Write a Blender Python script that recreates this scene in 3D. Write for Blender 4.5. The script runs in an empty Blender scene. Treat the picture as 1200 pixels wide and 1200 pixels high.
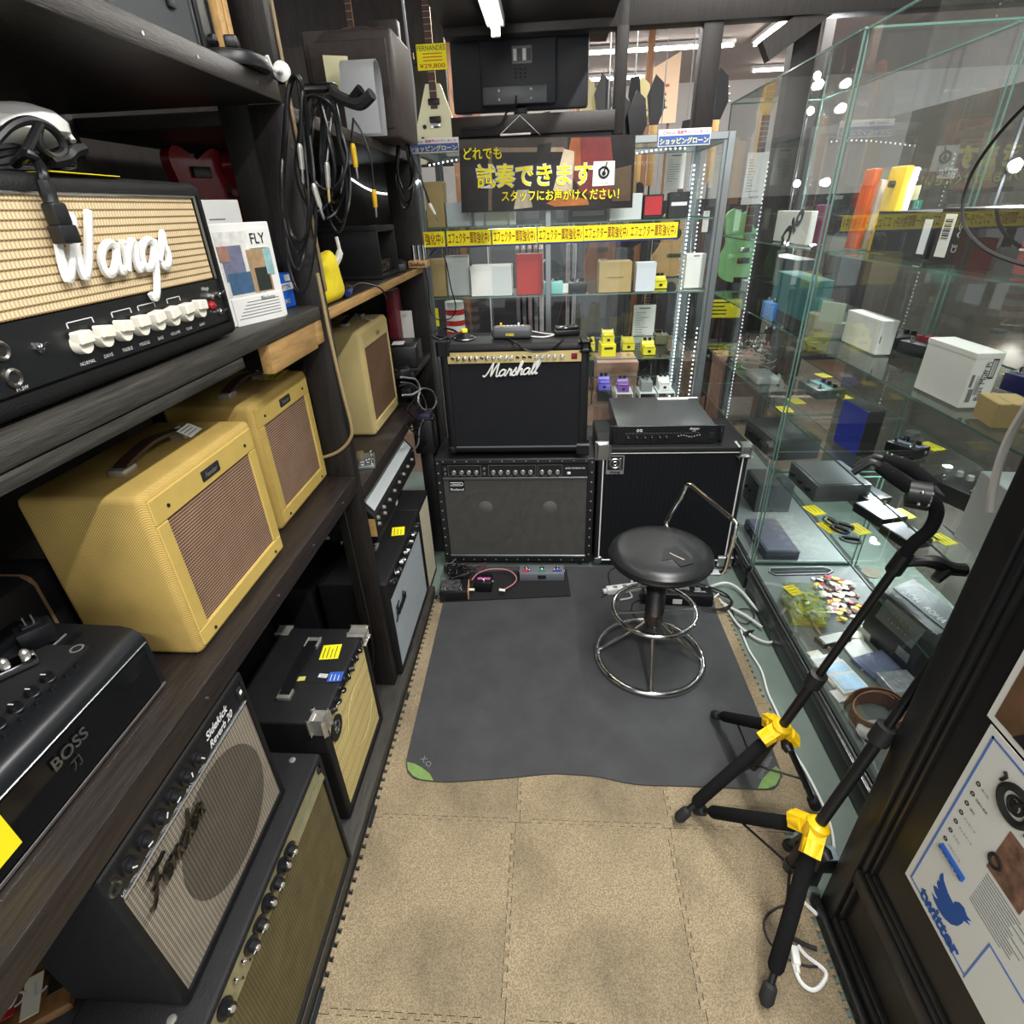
import bpy, bmesh, math, random
from mathutils import Vector, Matrix
S = bpy.context.scene
COL = S.collection
rnd = random.Random(7)
PI = math.pi
# ------------------------------------------------------------------ camera
F_PX, PITCH, YAW, ROLL, CAM_H = 637.573, 0.507902, -0.0789651, -0.0402637, 1.6
cp, sp, cy, sy, cr, sr = math.cos(PITCH), math.sin(PITCH), math.cos(YAW), math.sin(YAW), math.cos(ROLL), math.sin(ROLL)
FWD = Vector((sy*cp, cy*cp, -sp))
R0 = Vector((cy, -sy, 0)); U0 = R0.cross(FWD)
RT = cr*R0 + sr*U0; UP = -sr*R0 + cr*U0
CAM = Vector((0, 0, CAM_H))
cam_d = bpy.data.cameras.new('camera'); cam = bpy.data.objects.new('camera', cam_d); COL.objects.link(cam)
cam_d.sensor_fit = 'HORIZONTAL'; cam_d.sensor_width = 36.0; cam_d.lens = 36.0*F_PX/1200; cam_d.clip_start = 0.02; cam_d.clip_end = 60
cam.matrix_world = Matrix(((RT.x, UP.x, -FWD.x, 0), (RT.y, UP.y, -FWD.y, 0), (RT.z, UP.z, -FWD.z, CAM_H), (0, 0, 0, 1)))
S.camera = cam
# ------------------------------------------------------------------ world, view, lamps
S.view_settings.view_transform = 'Standard'; S.view_settings.look = 'None'
S.view_settings.exposure = 1.66; S.view_settings.gamma = 1.0; S.view_settings.use_curve_mapping = False
S.cycles.transparent_max_bounces = 40; S.cycles.max_bounces = 8
S.cycles.use_denoising = True
W = bpy.data.worlds.new('world'); S.world = W; W.use_nodes = True
bg = W.node_tree.nodes['Background']; bg.inputs[0].default_value = (0.95, 0.97, 1.0, 1); bg.inputs[1].default_value = 0.33
def area(name, loc, sx, sy_, power, rot=(0, 0, 0), col=(1, .985, .955)):
    l = bpy.data.lights.new(name, 'AREA'); l.shape = 'RECTANGLE'; l.size = sx; l.size_y = sy_; l.energy = power*1.15; l.color = col
    o = bpy.data.objects.new(name, l); o.location = loc; o.rotation_euler = rot; COL.objects.link(o); return o
area('ceiling_tube_light', (0.75, 0.15, 2.98), 0.06, 1.25, 17)
area('ceiling_tube_light', (0.75, 1.75, 2.98), 0.06, 1.25, 15)
area('ceiling_tube_light', (-0.2, -1.1, 2.98), 1.25, 0.06, 24)
area('ceiling_tube_light', (1.9, -0.9, 2.98), 1.25, 0.06, 15)
area('ceiling_tube_light', (2.0, 4.6, 2.98), 1.25, 0.06, 26)
area('ceiling_tube_light', (-0.6, 5.2, 2.98), 1.25, 0.06, 26)

# ------------------------------------------------------------------ helpers
def P(px, py, ax, val):
    """world point seen at a pixel of the 1200x1200 frame on the plane ax = val"""
    d = (px-600)/F_PX*RT - (py-600)/F_PX*UP + FWD
    i = 'xyz'.index(ax); return CAM + d*((val-CAM[i])/d[i])
def lin(c):
    if isinstance(c, str):
        c = [int(c[i:i+2], 16)/255 for i in (0, 2, 4)]
    return tuple((x/12.92 if x <= .04045 else ((x+.055)/1.055)**2.4) for x in c)
class NT:
    def __init__(s, m): s.t = m.node_tree; s.n = s.t.nodes; s.l = s.t.links
    def new(s, kind, **kw):
        n = s.n.new(kind)
        for k, v in kw.items(): setattr(n, k, v)
        return n
    def link(s, a, b): s.l.new(a, b)
    def math(s, op, a, b=None, c=None):
        n = s.n.new('ShaderNodeMath'); n.operation = op
        for i, v in enumerate((a, b, c)):
            if v is None: continue
            if isinstance(v, (int, float)): n.inputs[i].default_value = v
            else: s.l.new(v, n.inputs[i])
        return n.outputs[0]
    def mix(s, fac, a, b):
        n = s.n.new('ShaderNodeMix'); n.data_type = 'RGBA'
        for i, v in ((0, fac), (6, a), (7, b)):
            if isinstance(v, (int, float)): n.inputs[i].default_value = v
            elif isinstance(v, (tuple, list)): n.inputs[i].default_value = (*v[:3], 1)
            else: s.l.new(v, n.inputs[i])
        return n.outputs[2]
    def obj(s): return s.n.new('ShaderNodeTexCoord').outputs['Object']
    def noise(s, scale, detail=3, vec=None, rough=.55):
        n = s.n.new('ShaderNodeTexNoise'); n.inputs['Scale'].default_value = scale; n.inputs['Detail'].default_value = detail; n.inputs['Roughness'].default_value = rough
        s.l.new(vec if vec is not None else s.obj(), n.inputs['Vector']); return n.outputs['Fac']
    def ramp(s, fac, lo, hi):
        n = s.n.new('ShaderNodeMapRange'); n.inputs[1].default_value = lo; n.inputs[2].default_value = hi; s.l.new(fac, n.inputs[0]); return n.outputs[0]
    def scale(s, v, sc):
        n = s.n.new('ShaderNodeMapping'); n.inputs['Scale'].default_value = sc; s.l.new(v, n.inputs[0]); return n.outputs[0]
MATS = {}
def M(name, color=(.5, .5, .5), rough=.5, metal=0., spec=.5, var=0., vscale=40, bump=0., bscale=200, emit=0., aniso=None, coat=0.):
    """principled material with optional noise mottling and bump"""
    if name in MATS: return MATS[name]
    m = bpy.data.materials.new(name); m.use_nodes = True; t = NT(m); b = t.n['Principled BSDF']; c = lin(color)
    b.inputs['Base Color'].default_value = (*c, 1); b.inputs['Roughness'].default_value = rough; b.inputs['Metallic'].default_value = metal
    b.inputs['Specular IOR Level'].default_value = spec
    if coat: b.inputs['Coat Weight'].default_value = coat; b.inputs['Coat Roughness'].default_value = .08
    if var:
        v = t.obj()
        if aniso: v = t.scale(v, aniso)
        f = t.ramp(t.noise(vscale, 4, v), .3, .7)
        t.link(t.mix(f, tuple(x*(1-var) for x in c), tuple(min(1, x*(1+var)) for x in c)), b.inputs['Base Color'])
    if bump:
        v = t.obj()
        if aniso: v = t.scale(v, aniso)
        n = t.new('ShaderNodeBump'); n.inputs['Strength'].default_value = bump; n.inputs['Distance'].default_value = .002
        t.link(t.noise(bscale, 3, v), n.inputs['Height']); t.link(n.outputs[0], b.inputs['Normal'])
    if emit:
        b.inputs['Emission Color'].default_value = (*c, 1); b.inputs['Emission Strength'].default_value = emit
    MATS[name] = m; return m
def weave(name, base, c1, p1, w1, c2, p2, w2, rough=.75, var=.15, axes=(0, 2), amp=1., diag=False, bump=.4):
    """woven cloth: two sets of thread lines over a base; p = period in m, w = line share"""
    m = bpy.data.materials.new(name); m.use_nodes = True; t = NT(m); b = t.n['Principled BSDF']
    sx = t.new('ShaderNodeSeparateXYZ'); t.link(t.obj(), sx.inputs[0])
    u, v = sx.outputs[axes[0]], sx.outputs[axes[1]]
    if diag:
        u = t.math('ADD', t.math('ADD', sx.outputs[0], sx.outputs[1]), sx.outputs[2])
    def line(co, p, w):
        s_ = t.math('SINE', t.math('MULTIPLY', co, 2*PI/p))
        return t.ramp(s_, 1-2*w-.3, 1-2*w+.3)
    col = t.mix(line(v, p2, w2), lin(base), lin(c2))
    l1 = line(u, p1, w1)
    col = t.mix(t.math('MULTIPLY', l1, amp), col, lin(c1))
    f = t.ramp(t.noise(18, 4), .3, .7)
    mul = t.new('ShaderNodeMix', data_type='RGBA', blend_type='MULTIPLY'); mul.inputs[0].default_value = 1
    t.link(col, mul.inputs[6]); t.link(t.mix(f, (1-var,)*3, (1, 1, 1)), mul.inputs[7])
    t.link(mul.outputs[2], b.inputs['Base Color']); b.inputs['Roughness'].default_value = rough; b.inputs['Specular IOR Level'].default_value = .2
    if bump:
        n = t.new('ShaderNodeBump'); n.inputs['Strength'].default_value = bump; n.inputs['Distance'].default_value = .001
        t.link(l1, n.inputs['Height']); t.link(n.outputs[0], b.inputs['Normal'])
    MATS[name] = m; return m
def glass(name, tint, base=.06, gain=.75):
    m = bpy.data.materials.new(name); m.use_nodes = True; t = NT(m); t.n.clear()
    out = t.new('ShaderNodeOutputMaterial'); mx = t.new('ShaderNodeMixShader'); tr = t.new('ShaderNodeBsdfTransparent'); gl = t.new('ShaderNodeBsdfGlossy')
    tr.inputs[0].default_value = (*tint, 1); gl.inputs['Roughness'].default_value = 0.0; gl.inputs[0].default_value = (.95, 1, .97, 1)
    lw = t.new('ShaderNodeLayerWeight'); lw.inputs[0].default_value = .5
    fac = t.math('ADD', t.math('MULTIPLY', t.math('POWER', lw.outputs['Facing'], 4.), gain), base)
    t.link(fac, mx.inputs[0]); t.link(tr.outputs[0], mx.inputs[1]); t.link(gl.outputs[0], mx.inputs[2]); t.link(mx.outputs[0], out.inputs[0])
    MATS[name] = m; return m

class G:
    """collects shapes, links them as one mesh object"""
    def __init__(s): s.v = []; s.f = []; s.m = []
    def add(s, vs, fs, m=0):
        o = len(s.v); s.v += [tuple(x) for x in vs]
        for f in fs: s.f.append([i+o for i in f]); s.m.append(m)
        return s
    def box(s, a, b, m=0):
        (x0, y0, z0), (x1, y1, z1) = [tuple(min(a[i], b[i]) for i in range(3)), tuple(max(a[i], b[i]) for i in range(3))]
        return s.add([(x0,y0,z0),(x1,y0,z0),(x1,y1,z0),(x0,y1,z0),(x0,y0,z1),(x1,y0,z1),(x1,y1,z1),(x0,y1,z1)],
                     [(0,3,2,1),(4,5,6,7),(0,1,5,4),(1,2,6,5),(2,3,7,6),(3,0,4,7)], m)
    def cbox(s, c, d, m=0): return s.box([c[i]-d[i]/2 for i in range(3)], [c[i]+d[i]/2 for i in range(3)], m)
    def rbox(s, a, b, r=.005, seg=2, m=0):
        bm = bmesh.new(); bmesh.ops.create_cube(bm, size=1)
        for v in bm.verts: v.co = Vector([a[i]+(v.co[i]+.5)*(b[i]-a[i]) for i in range(3)])
        bmesh.ops.bevel(bm, geom=list(bm.edges), offset=r, segments=seg, profile=.5, affect='EDGES')
        return s.bm(bm, m)
    def bm(s, bm, m=0):
        bm.verts.index_update(); s.add([v.co for v in bm.verts], [[v.index for v in f.verts] for f in bm.faces], m); bm.free(); return s
    def obox(s, c, ax, ay, az, m=0):
        c, ax, ay, az = map(Vector, (c, ax, ay, az)); vs = []
        for k in (-.5, .5):
            for (i, j) in ((-.5,-.5),(.5,-.5),(.5,.5),(-.5,.5)): vs.append(c+ax*i+ay*j+az*k)
        return s.add(vs, [(0,3,2,1),(4,5,6,7),(0,1,5,4),(1,2,6,5),(2,3,7,6),(3,0,4,7)], m)
    def tube(s, pts, r, n=8, closed=False, m=0, flat=None):
        pts = [Vector(p) for p in pts]; N = len(pts); rs = r if isinstance(r, (list, tuple)) else [r]*N
        tang = [((pts[(i+1) % N] if closed or i < N-1 else pts[i])-(pts[i-1] if closed or i > 0 else pts[i])).normalized() for i in range(N)]
        ref = Vector((0, 0, 1)) if abs(tang[0].z) < .9 else Vector((1, 0, 0))
        nv = tang[0].cross(ref).normalized(); vs = []
        for i in range(N):
            nv = (nv - tang[i]*nv.dot(tang[i]))
            nv = nv.normalized() if nv.length > 1e-6 else tang[i].orthogonal().normalized()
            bv = tang[i].cross(nv)
            for k in range(n):
                a = 2*PI*k/n; vs.append(pts[i]+(nv*math.cos(a)+bv*math.sin(a))*rs[i])
        fs = []
        for i in range(N if closed else N-1):
            j = (i+1) % N
            for k in range(n): fs.append((i*n+k, i*n+(k+1) % n, j*n+(k+1) % n, j*n+k))
        if not closed: fs += [tuple(range(n))[::-1], tuple((N-1)*n+k for k in range(n))]
        return s.add(vs, fs, m)
    def cyl(s, p0, p1, r0, r1=None, n=16, m=0): return s.tube([p0, p1], [r0, r0 if r1 is None else r1], n, m=m)
    def lathe(s, prof, c=(0, 0, 0), axis='z', n=20, m=0):
        vs = []
        for (r, h) in prof:
            for k in range(n):
                a = 2*PI*k/n; x, y = r*math.cos(a), r*math.sin(a)
                q = (x, y, h) if axis == 'z' else ((x, -h, y) if axis == '-y' else (h, x, y))
                vs.append(tuple(q[i]+c[i] for i in range(3)))
        fs = [(i*n+k, i*n+(k+1) % n, (i+1)*n+(k+1) % n, (i+1)*n+k) for i in range(len(prof)-1) for k in range(n)]
        fs += [tuple(range(n))[::-1], tuple((len(prof)-1)*n+k for k in range(n))]
        return s.add(vs, fs, m)
    def prism(s, poly, ext, m=0):
        poly = [Vector(p) for p in poly]; e = Vector(ext); n = len(poly)
        return s.add(poly+[p+e for p in poly], [tuple(range(n)), tuple(range(2*n-1, n-1, -1))]+[(i, i+n, (i+1) % n+n, (i+1) % n) for i in range(n)], m)
    def quad(s, a, b, c, d, m=0): return s.add([a, b, c, d], [(0, 1, 2, 3)], m)
    def ball(s, c, r, n=12, m=0, sz=(1, 1, 1)):
        k = n//2; prof = [(max(1e-4, math.sin(PI*i/k))*r, -math.cos(PI*i/k)*r) for i in range(k+1)]
        o = len(s.v); s.lathe(prof, (0, 0, 0), 'z', n, m)
        for i in range(o, len(s.v)): s.v[i] = tuple(s.v[i][j]*sz[j]+c[j] for j in range(3))
        return s
    def torus(s, c, R, r, axis='z', n=32, k=8, m=0):
        pts = []
        for i in range(n):
            a = 2*PI*i/n; p = (R*math.cos(a), R*math.sin(a), 0)
            if axis == 'y': p = (p[0], 0, p[1])
            pts.append(Vector(c)+Vector(p))
        return s.tube(pts, r, k, True, m)
    def xf(s, mat):
        s.v = [tuple(mat @ Vector(v)) for v in s.v]; return s
    def mesh(s, name, mats, org=None, sharp=35):
        me = bpy.data.meshes.new(name)
        vs = s.v if org is None else [(v[0]-org[0], v[1]-org[1], v[2]-org[2]) for v in s.v]
        me.from_pydata(vs, [], s.f)
        for x in (mats if isinstance(mats, (list, tuple)) else [mats]): me.materials.append(x)
        me.polygons.foreach_set('material_index', s.m)
        me.polygons.foreach_set('use_smooth', [True]*len(s.f))
        me.update(); me.set_sharp_from_angle(angle=math.radians(sharp)); return me
    def build(s, name, mats, parent=None, loc=None, rz=0, org=None, fix=True):
        if org is None and parent is None and loc is None and s.v:      # world-built top-level: origin at the base
            xs = [v[0] for v in s.v]; ys = [v[1] for v in s.v]; zs = [v[2] for v in s.v]
            org = ((min(xs)+max(xs))/2, (min(ys)+max(ys))/2, min(zs)); loc = org
        me = s.mesh(name, mats, org)
        if fix:
            bm = bmesh.new(); bm.from_mesh(me); bmesh.ops.recalc_face_normals(bm, faces=bm.faces); bm.to_mesh(me); bm.free()
        o = bpy.data.objects.new(name, me); COL.objects.link(o)
        if parent is not None: o.parent = parent
        if loc is not None: o.location = loc
        if rz: o.rotation_euler.z = rz
        return o
def tag(o, label, cat=None, group=None, kind=None):
    if label: o['label'] = label
    if cat: o['category'] = cat
    if group: o['group'] = group
    if kind: o['kind'] = kind
    return o
def thing(name, label, cat, loc=(0, 0, 0), rz=0, group=None):
    o = bpy.data.objects.new(name, None); o.empty_display_size = .05; COL.objects.link(o)
    o.location = loc; o.rotation_euler = (0, 0, rz); return tag(o, label, cat, group)
def struct(g, name, mat, **k): return tag(g.build(name, mat, **k), None, kind='structure')
def rep(proto, loc, parent=None, rot=None, scale=None):
    o = proto.copy(); COL.objects.link(o); o.location = loc
    if parent is not None: o.parent = parent
    if rot is not None: o.rotation_euler = rot
    if scale is not None: o.scale = scale
    return o
def copy_tree(o, parent=None):
    c = o.copy(); COL.objects.link(c)
    if parent is not None: c.parent = parent
    for ch in list(o.children): copy_tree(ch, c)
    return c
def textgeo(s, w=None, h=None, ext=.0006, bold=0., shear=0., space=1.):
    """text as a flat solid centred on the origin in XY, scaled to w and/or h"""
    cu = bpy.data.curves.new('lettering', 'FONT'); cu.body = s; cu.resolution_u = 3; cu.offset = bold; cu.shear = shear; cu.space_character = space
    o = bpy.data.objects.new('lettering', cu); me = bpy.data.meshes.new_from_object(o)
    vs = [v.co.copy() for v in me.vertices]; fs = [list(p.vertices) for p in me.polygons]
    bpy.data.objects.remove(o); bpy.data.curves.remove(cu); bpy.data.meshes.remove(me)
    x0, x1 = min(v.x for v in vs), max(v.x for v in vs); y0, y1 = min(v.y for v in vs), max(v.y for v in vs)
    kx = w/(x1-x0) if w else None; ky = h/(y1-y0) if h else None
    kx = kx or ky; ky = ky or kx
    g = G(); n = len(vs)
    g.add([((v.x-(x0+x1)/2)*kx, (v.y-(y0+y1)/2)*ky, ext) for v in vs], fs)
    return g
XZ = Matrix.Rotation(PI/2, 4, 'X')           # flat text -> upright, facing -Y
def text(s, mat, parent, c, w=None, h=None, face='-y', name='lettering', rot=None, **k):
    g = textgeo(s, w, h, **k)
    m = XZ if face == '-y' else Matrix.Identity(4)
    if rot is not None: m = rot @ m
    g.xf(Matrix.Translation(Vector(c)) @ m)
    return g.build(name, mat, parent, fix=False)
def catmull(pts, n=6):
    pts = [Vector(p) for p in pts]; q = [pts[0]]+pts+[pts[-1]]; out = []
    for i in range(1, len(q)-2):
        a, b, c, d = q[i-1], q[i], q[i+1], q[i+2]
        for k in range(n):
            t = k/n; out.append(.5*((2*b)+(c-a)*t+(2*a-5*b+4*c-d)*t*t+(3*b-3*c+d-a)*t**3))
    return out+[pts[-1]]
GLYPH = {
 'a': (1.15, [[(.9,.8),(.6,1.0),(.2,.8),(.05,.4),(.25,.02),(.6,.15),(.85,.6),(.93,.97),(.85,.4),(.95,.05),(1.15,.15)]]),
 'n': (1.0, [[(.05,.95),(.2,.9),(.2,.4),(.15,0),(.3,.6),(.6,.98),(.76,.85),(.72,.35),(.8,.03),(1.0,.2)]]),
 'g': (1.05, [[(.9,.8),(.6,1.0),(.2,.8),(.05,.4),(.25,.02),(.6,.15),(.85,.6),(.93,.97),(.82,0),(.65,-.8),(.42,-1.05),(.25,-.85)]]),
 's': (.75, [[(0,.2),(.35,.8),(.5,1.2),(.5,.8),(.68,.4),(.55,.05),(.25,0),(.1,.2)]]),
 'r': (.8, [[(0,.2),(.25,.9),(.3,1.12),(.35,.9),(.6,.92),(.65,.7),(.6,.3),(.7,.03),(.85,.2)]]),
 'h': (1.0, [[(0,.2),(.4,1.2),(.55,1.9),(.4,2.05),(.25,1.6),(.1,0),(.3,.6),(.6,.95),(.75,.8),(.7,.3),(.8,.03),(1.0,.2)]]),
 'l': (.55, [[(0,.2),(.4,1.2),(.55,1.9),(.4,2.1),(.22,1.6),(.18,.5),(.3,.03),(.55,.2)]]),
 'e': (.75, [[(.02,.4),(.55,.6),(.68,.85),(.45,1.0),(.12,.7),(.1,.25),(.4,0),(.75,.2)]]),
 'd': (1.1, [[(.9,.8),(.6,1.0),(.2,.8),(.05,.4),(.25,.02),(.6,.15),(.9,.8),(1.1,2.0),(.95,.5),(1.02,.03),(1.15,.2)]]),
 'M': (1.85, [[(-.6,.25),(-.35,.05),(0,.5),(.4,1.6),(.58,2.1),(.6,1.2),(.62,.1),(1.0,1.2),(1.42,2.1),(1.42,1.2),(1.45,.25),(1.6,.03),(1.85,.2)]]),
 'W': (1.72, [[(.12,1.95),(.02,.9),(.12,.05),(.4,.5),(.78,1.9),(.72,.9),(.84,.05),(1.15,.5),(1.5,1.75),(1.56,2.0)]]),
 'F': (1.3, [[(.1,1.75),(.5,1.95),(1.0,1.9),(1.6,2.05)],[(.8,1.9),(.6,.9),(.4,.2),(.1,-.1),(-.1,.1)],[(.2,.95),(.6,1.0),(1.05,1.05)]]),
}
def script(s, mat, parent, c, w, r, depth=.5, slant=.18, rise=0., name='letter', split=True, joined_name='script_logo'):
    """cursive lettering made of round strokes, upright facing -Y; w = total width, r = stroke radius"""
    tot = sum(GLYPH[ch][0] for ch in s); k = w/tot; x = 0.; allg = G(); outs = []
    for ch in s:
        adv, strokes = GLYPH[ch]; g = G()
        for st in strokes:
            pts = []
            for p in catmull([(a, b, 0) for a, b in st], 5):
                u = (x+p.x+p.y*slant)*k-w/2; v = p.y*k + rise*(x/tot)
                pts.append((u, 0, v))
            g.tube(pts, r, 6)
        g.v = [(v[0]+c[0], v[1]*depth+c[1], v[2]+c[2]) for v in g.v]
        x += adv
        if split: outs.append(g.build(name, mat, parent))
        else:
            o = len(allg.v); allg.v += g.v; allg.f += [[i+o for i in f] for f in g.f]; allg.m += g.m
    if not split: outs.append(allg.build(joined_name, mat, parent))
    return outs
# ------------------------------------------------------------------ materials
tolex = M('black_tolex', '131314', .6, spec=.3, bump=.5, bscale=420, var=.25, vscale=60)
tolex2 = M('charcoal_tolex', '18181a', .58, spec=.3, bump=.5, bscale=380, var=.2)
blackpl = M('black_plastic', '121316', .38)
blackmat = M('black_matte', '0f1012', .8)
rubber = M('black_rubber', '191a1b', .75, bump=.3, bscale=300)
foamblk = M('black_foam', '141415', .95, spec=.15, bump=.9, bscale=350)
steel = M('brushed_steel', 'b9bbbc', .3, 1.)
chrome = M('chrome', 'd9dadb', .12, 1.)
alu = M('aluminium', '9aa0a2', .35, .9)
nickel = M('nickel', 'b9b7b0', .35, .7, var=.12)
white = M('white_plastic', 'e6e6e2', .4)
cream = M('cream_plastic', 'e3dfd0', .35)
paper = M('white_paper', 'e4e5e0', .8)
paperg = M('grey_card', 'c9cfd0', .8)
yellow = M('yellow_paper', 'f2e414', .7)
yelpl = M('yellow_plastic', 'efc316', .4)
redm = M('red_lacquer', '8f1420', .2, coat=.6)
redink = M('red_print', 'b3221c', .8)
orangeink = M('orange_print', 'c2521a', .8)
brownink = M('brown_print', '7a2d12', .8)
inkm = M('black_print', '1a1a1a', .8)
greyink = M('grey_print', '77797b', .8)
blueink = M('blue_print', '1d4f9e', .7)
navyink = M('navy_print', '22306e', .7)
whiteink = M('white_print', 'd9dadb', .7)
yelink = M('yellow_print', 'f0e019', .7)
kraft = M('kraft_card', 'b09a6a', .85, var=.08, vscale=12)
redcard = M('red_card', 'b02a22', .6)
tealcard = M('teal_card', '1f6f72', .7)
bluecard = M('blue_card', '1c2f9a', .6)
blueplas = M('blue_card_bright', '1660c9', .6)
blkcard = M('black_card', '1d1e21', .6)
mint = M('mint_paint', '7fc4be', .35)
purple = M('purple_paint', '5b4ba6', .3)
skyblue = M('sky_blue_paint', '3f86d8', .35)
beige = M('beige_paint', 'a8a284', .5)
yelpaint = M('yellow_paint', 'd9cf2f', .35)
bluepaint = M('navy_paint', '20276b', .3)
redknob = M('red_knob', '9c1436', .35)
gold = M('gold_plate', 'd9c389', .35, .55)
leather = M('brown_leather', '6d4432', .6, var=.15, bump=.3, bscale=150)
dkleather = M('dark_brown_leather', '3a2a22', .5, var=.2, bump=.4, bscale=200)
wood_blk = M('black_stained_wood', '231d1a', .42, spec=.5, var=.45, vscale=9, bump=.35, bscale=30, aniso=(14, 1.2, 14))
wood_blkx = M('black_stained_wood_grain', '1d1917', .5, spec=.4, var=.4, vscale=9, bump=.3, bscale=30, aniso=(14, 14, 1.2))
wood_grey = M('worn_black_wood', '35332f', .5, var=.55, vscale=10, bump=.4, bscale=40, aniso=(18, 1.0, 18))
wood_raw = M('raw_wood', 'a7834f', .7, var=.25, vscale=10, aniso=(10, 1, 10))
wood_brown = M('brown_wood', '6e4a2c', .6, var=.3, vscale=8, aniso=(10, 10, 1))
wood_pale = M('pale_wood', 'c49c62', .55, var=.15, vscale=12, aniso=(8, 1, 8))
cork = M('cork_foam', '8f7f66', .9, spec=.12, bump=.3, bscale=260)
# cork: two scales of speckle plus dirt
_m = MATS['cork_foam']; _t = NT(_m); _b = _t.n['Principled BSDF']
_f1 = _t.ramp(_t.noise(300, 2), .40, .62); _f2 = _t.ramp(_t.noise(3.2, 6), .44, .70); _f3 = _t.ramp(_t.noise(800, 2), .3, .7)
_c = _t.mix(_f1, lin('6a5d4a'), lin('9d8d71')); _c = _t.mix(_t.math('MULTIPLY', _f3, .35), _c, lin('b6a78a')); _c = _t.mix(_t.math('MULTIPLY', _f2, .6), _c, lin('544d40'))
_t.link(_c, _b.inputs['Base Color'])
matm = M('grey_rubber_mat', '3d3e40', .75, spec=.3, var=.16, vscale=7, bump=.4, bscale=250)
vinyl = M('green_grey_vinyl', '66746c', .5, var=.15, vscale=6)
brownfloor = M('brown_store_floor', '6b5647', .5, var=.25, vscale=5)
ceil_m = M('store_ceiling_board', 'b9aca6', .8, var=.04, vscale=3)
wall_m = M('white_store_wall', 'd6d3cf', .8)
darkwall = M('dark_board_wall', '2b2724', .7, var=.35, vscale=7, aniso=(6, 6, 1))
greywall = M('grey_brown_wall', '454039', .8, var=.3, vscale=3)
lampm = M('lamp_tube', 'fffaf2', .5, emit=9.)
ledm = M('led_bead', 'f4f8ff', .5, emit=3.)
spotm = M('led_spot', 'f8fbff', .5, emit=40.)
glassm = glass('showcase_glass', (.968, .985, .978), base=.055)
glass2 = glass('shelf_glass', (.90, .955, .935), base=.085)
gedge = M('glass_edge', '5d7a70', .1, spec=.8)
clearpl = glass('clear_plastic', (.95, .97, .93), base=.07)
tweed = weave('tweed_cloth', 'd0b468', 'a98846', .0042, .42, 'd4ba74', .0042, .3, axes=(0, 2), diag=True, var=.14, bump=.3)
tweedf = weave('tweed_front', 'ccb062', 'b69849', .0028, .4, 'd0b870', .0028, .3, axes=(0, 2), var=.12, bump=.15)
tweedc = weave('cream_tweed', 'cfbd86', 'bda76b', .003, .4, 'd3c392', .003, .3, diag=True, var=.1, bump=.15)
oxblood = weave('brown_grille', '5a3f30', '8b6a55', .0052, .28, 'd6bea4', .0056, .17, var=.2)
oxblood2 = weave('brown_grille_fine', '5f4735', '7c5e48', .004, .3, '8b6d54', .004, .3, var=.2)
wicker = weave('cane_grille', 'e4cfa8', 'b39668', .0056, .3, '6b5232', .0098, .16, var=.12, bump=.8, amp=.55)
silvergr = weave('silver_grille', '8f8677', 'a69c8b', .0075, .3, '454038', .0058, .26, var=.2, amp=.7)
bronzegr = weave('bronze_grille', '685f40', '7d7150', .0075, .25, '4b4430', .0062, .28, var=.3, amp=.6)
creamgr = weave('cream_grille', 'd6c488', 'c0ad72', .011, .35, 'bba768', .05, .12, var=.1)
bluegr = weave('pale_blue_grille', 'a0a7ac', 'b2babf', .004, .35, '8f979d', .004, .3, var=.1)
greygr = weave('grey_grille', '454543', '605f5a', .0045, .3, '333332', .0045, .3, var=.2)
blackgr = weave('black_grille', '191a1d', '24262a', .0045, .3, '131417', .0045, .3, var=.15)
navygr = weave('ribbed_black_grille', '0c0d11', '090a0d', .02, .1, '171a20', .009, .35, var=.1)
lacegr = weave('cream_cloth', 'c8c2a8', 'b7b096', .006, .35, 'd1ccb4', .006, .3, var=.12)

# ------------------------------------------------------------------ structure
struct(G().box((-1.6, -2.6, -.05), (3.2, 3.45, 0)), 'floor', vinyl)
struct(G().box((-5, 3.45, -.06), (7, 10.2, -.01)), 'floor', brownfloor)
struct(G().box((-5, -2.6, 3.1), (7, 10.2, 3.16)), 'ceiling', ceil_m)
struct(G().box((-5, 10.0, -.05), (7, 10.1, 3.1)), 'wall_back', wall_m)
wl_o = struct(G().box((-1.34, -1.4, 0), (-1.325, 2.85, 2.32)), 'wall_left', darkwall)
for i in range(15): G().rbox((-1.324, -1.4, .02+i*.152), (-1.27-.006*(i % 2), 2.85, .02+i*.152+.149), .003, 1).build('board', darkwall, wl_o, org=wl_o.location)
struct(G().box((1.78, .2, 0), (1.84, 3.4, 1.95)), 'wall_right', greywall)
struct(G().box((-.5448, .33, 0), (-.522, 2.05, .0008)), 'tile_gap_black', blackmat)  # thin black strip added to darken the gaps between the tile teeth
struct(G().box((-2.4, 6.4, -.01), (4.2, 6.46, 1.62)), 'dark_backdrop', M('backdrop_dark', '26252a', .75, var=.3, vscale=2))  # backdrop board added so the store looks dark through the showcase glass
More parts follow.
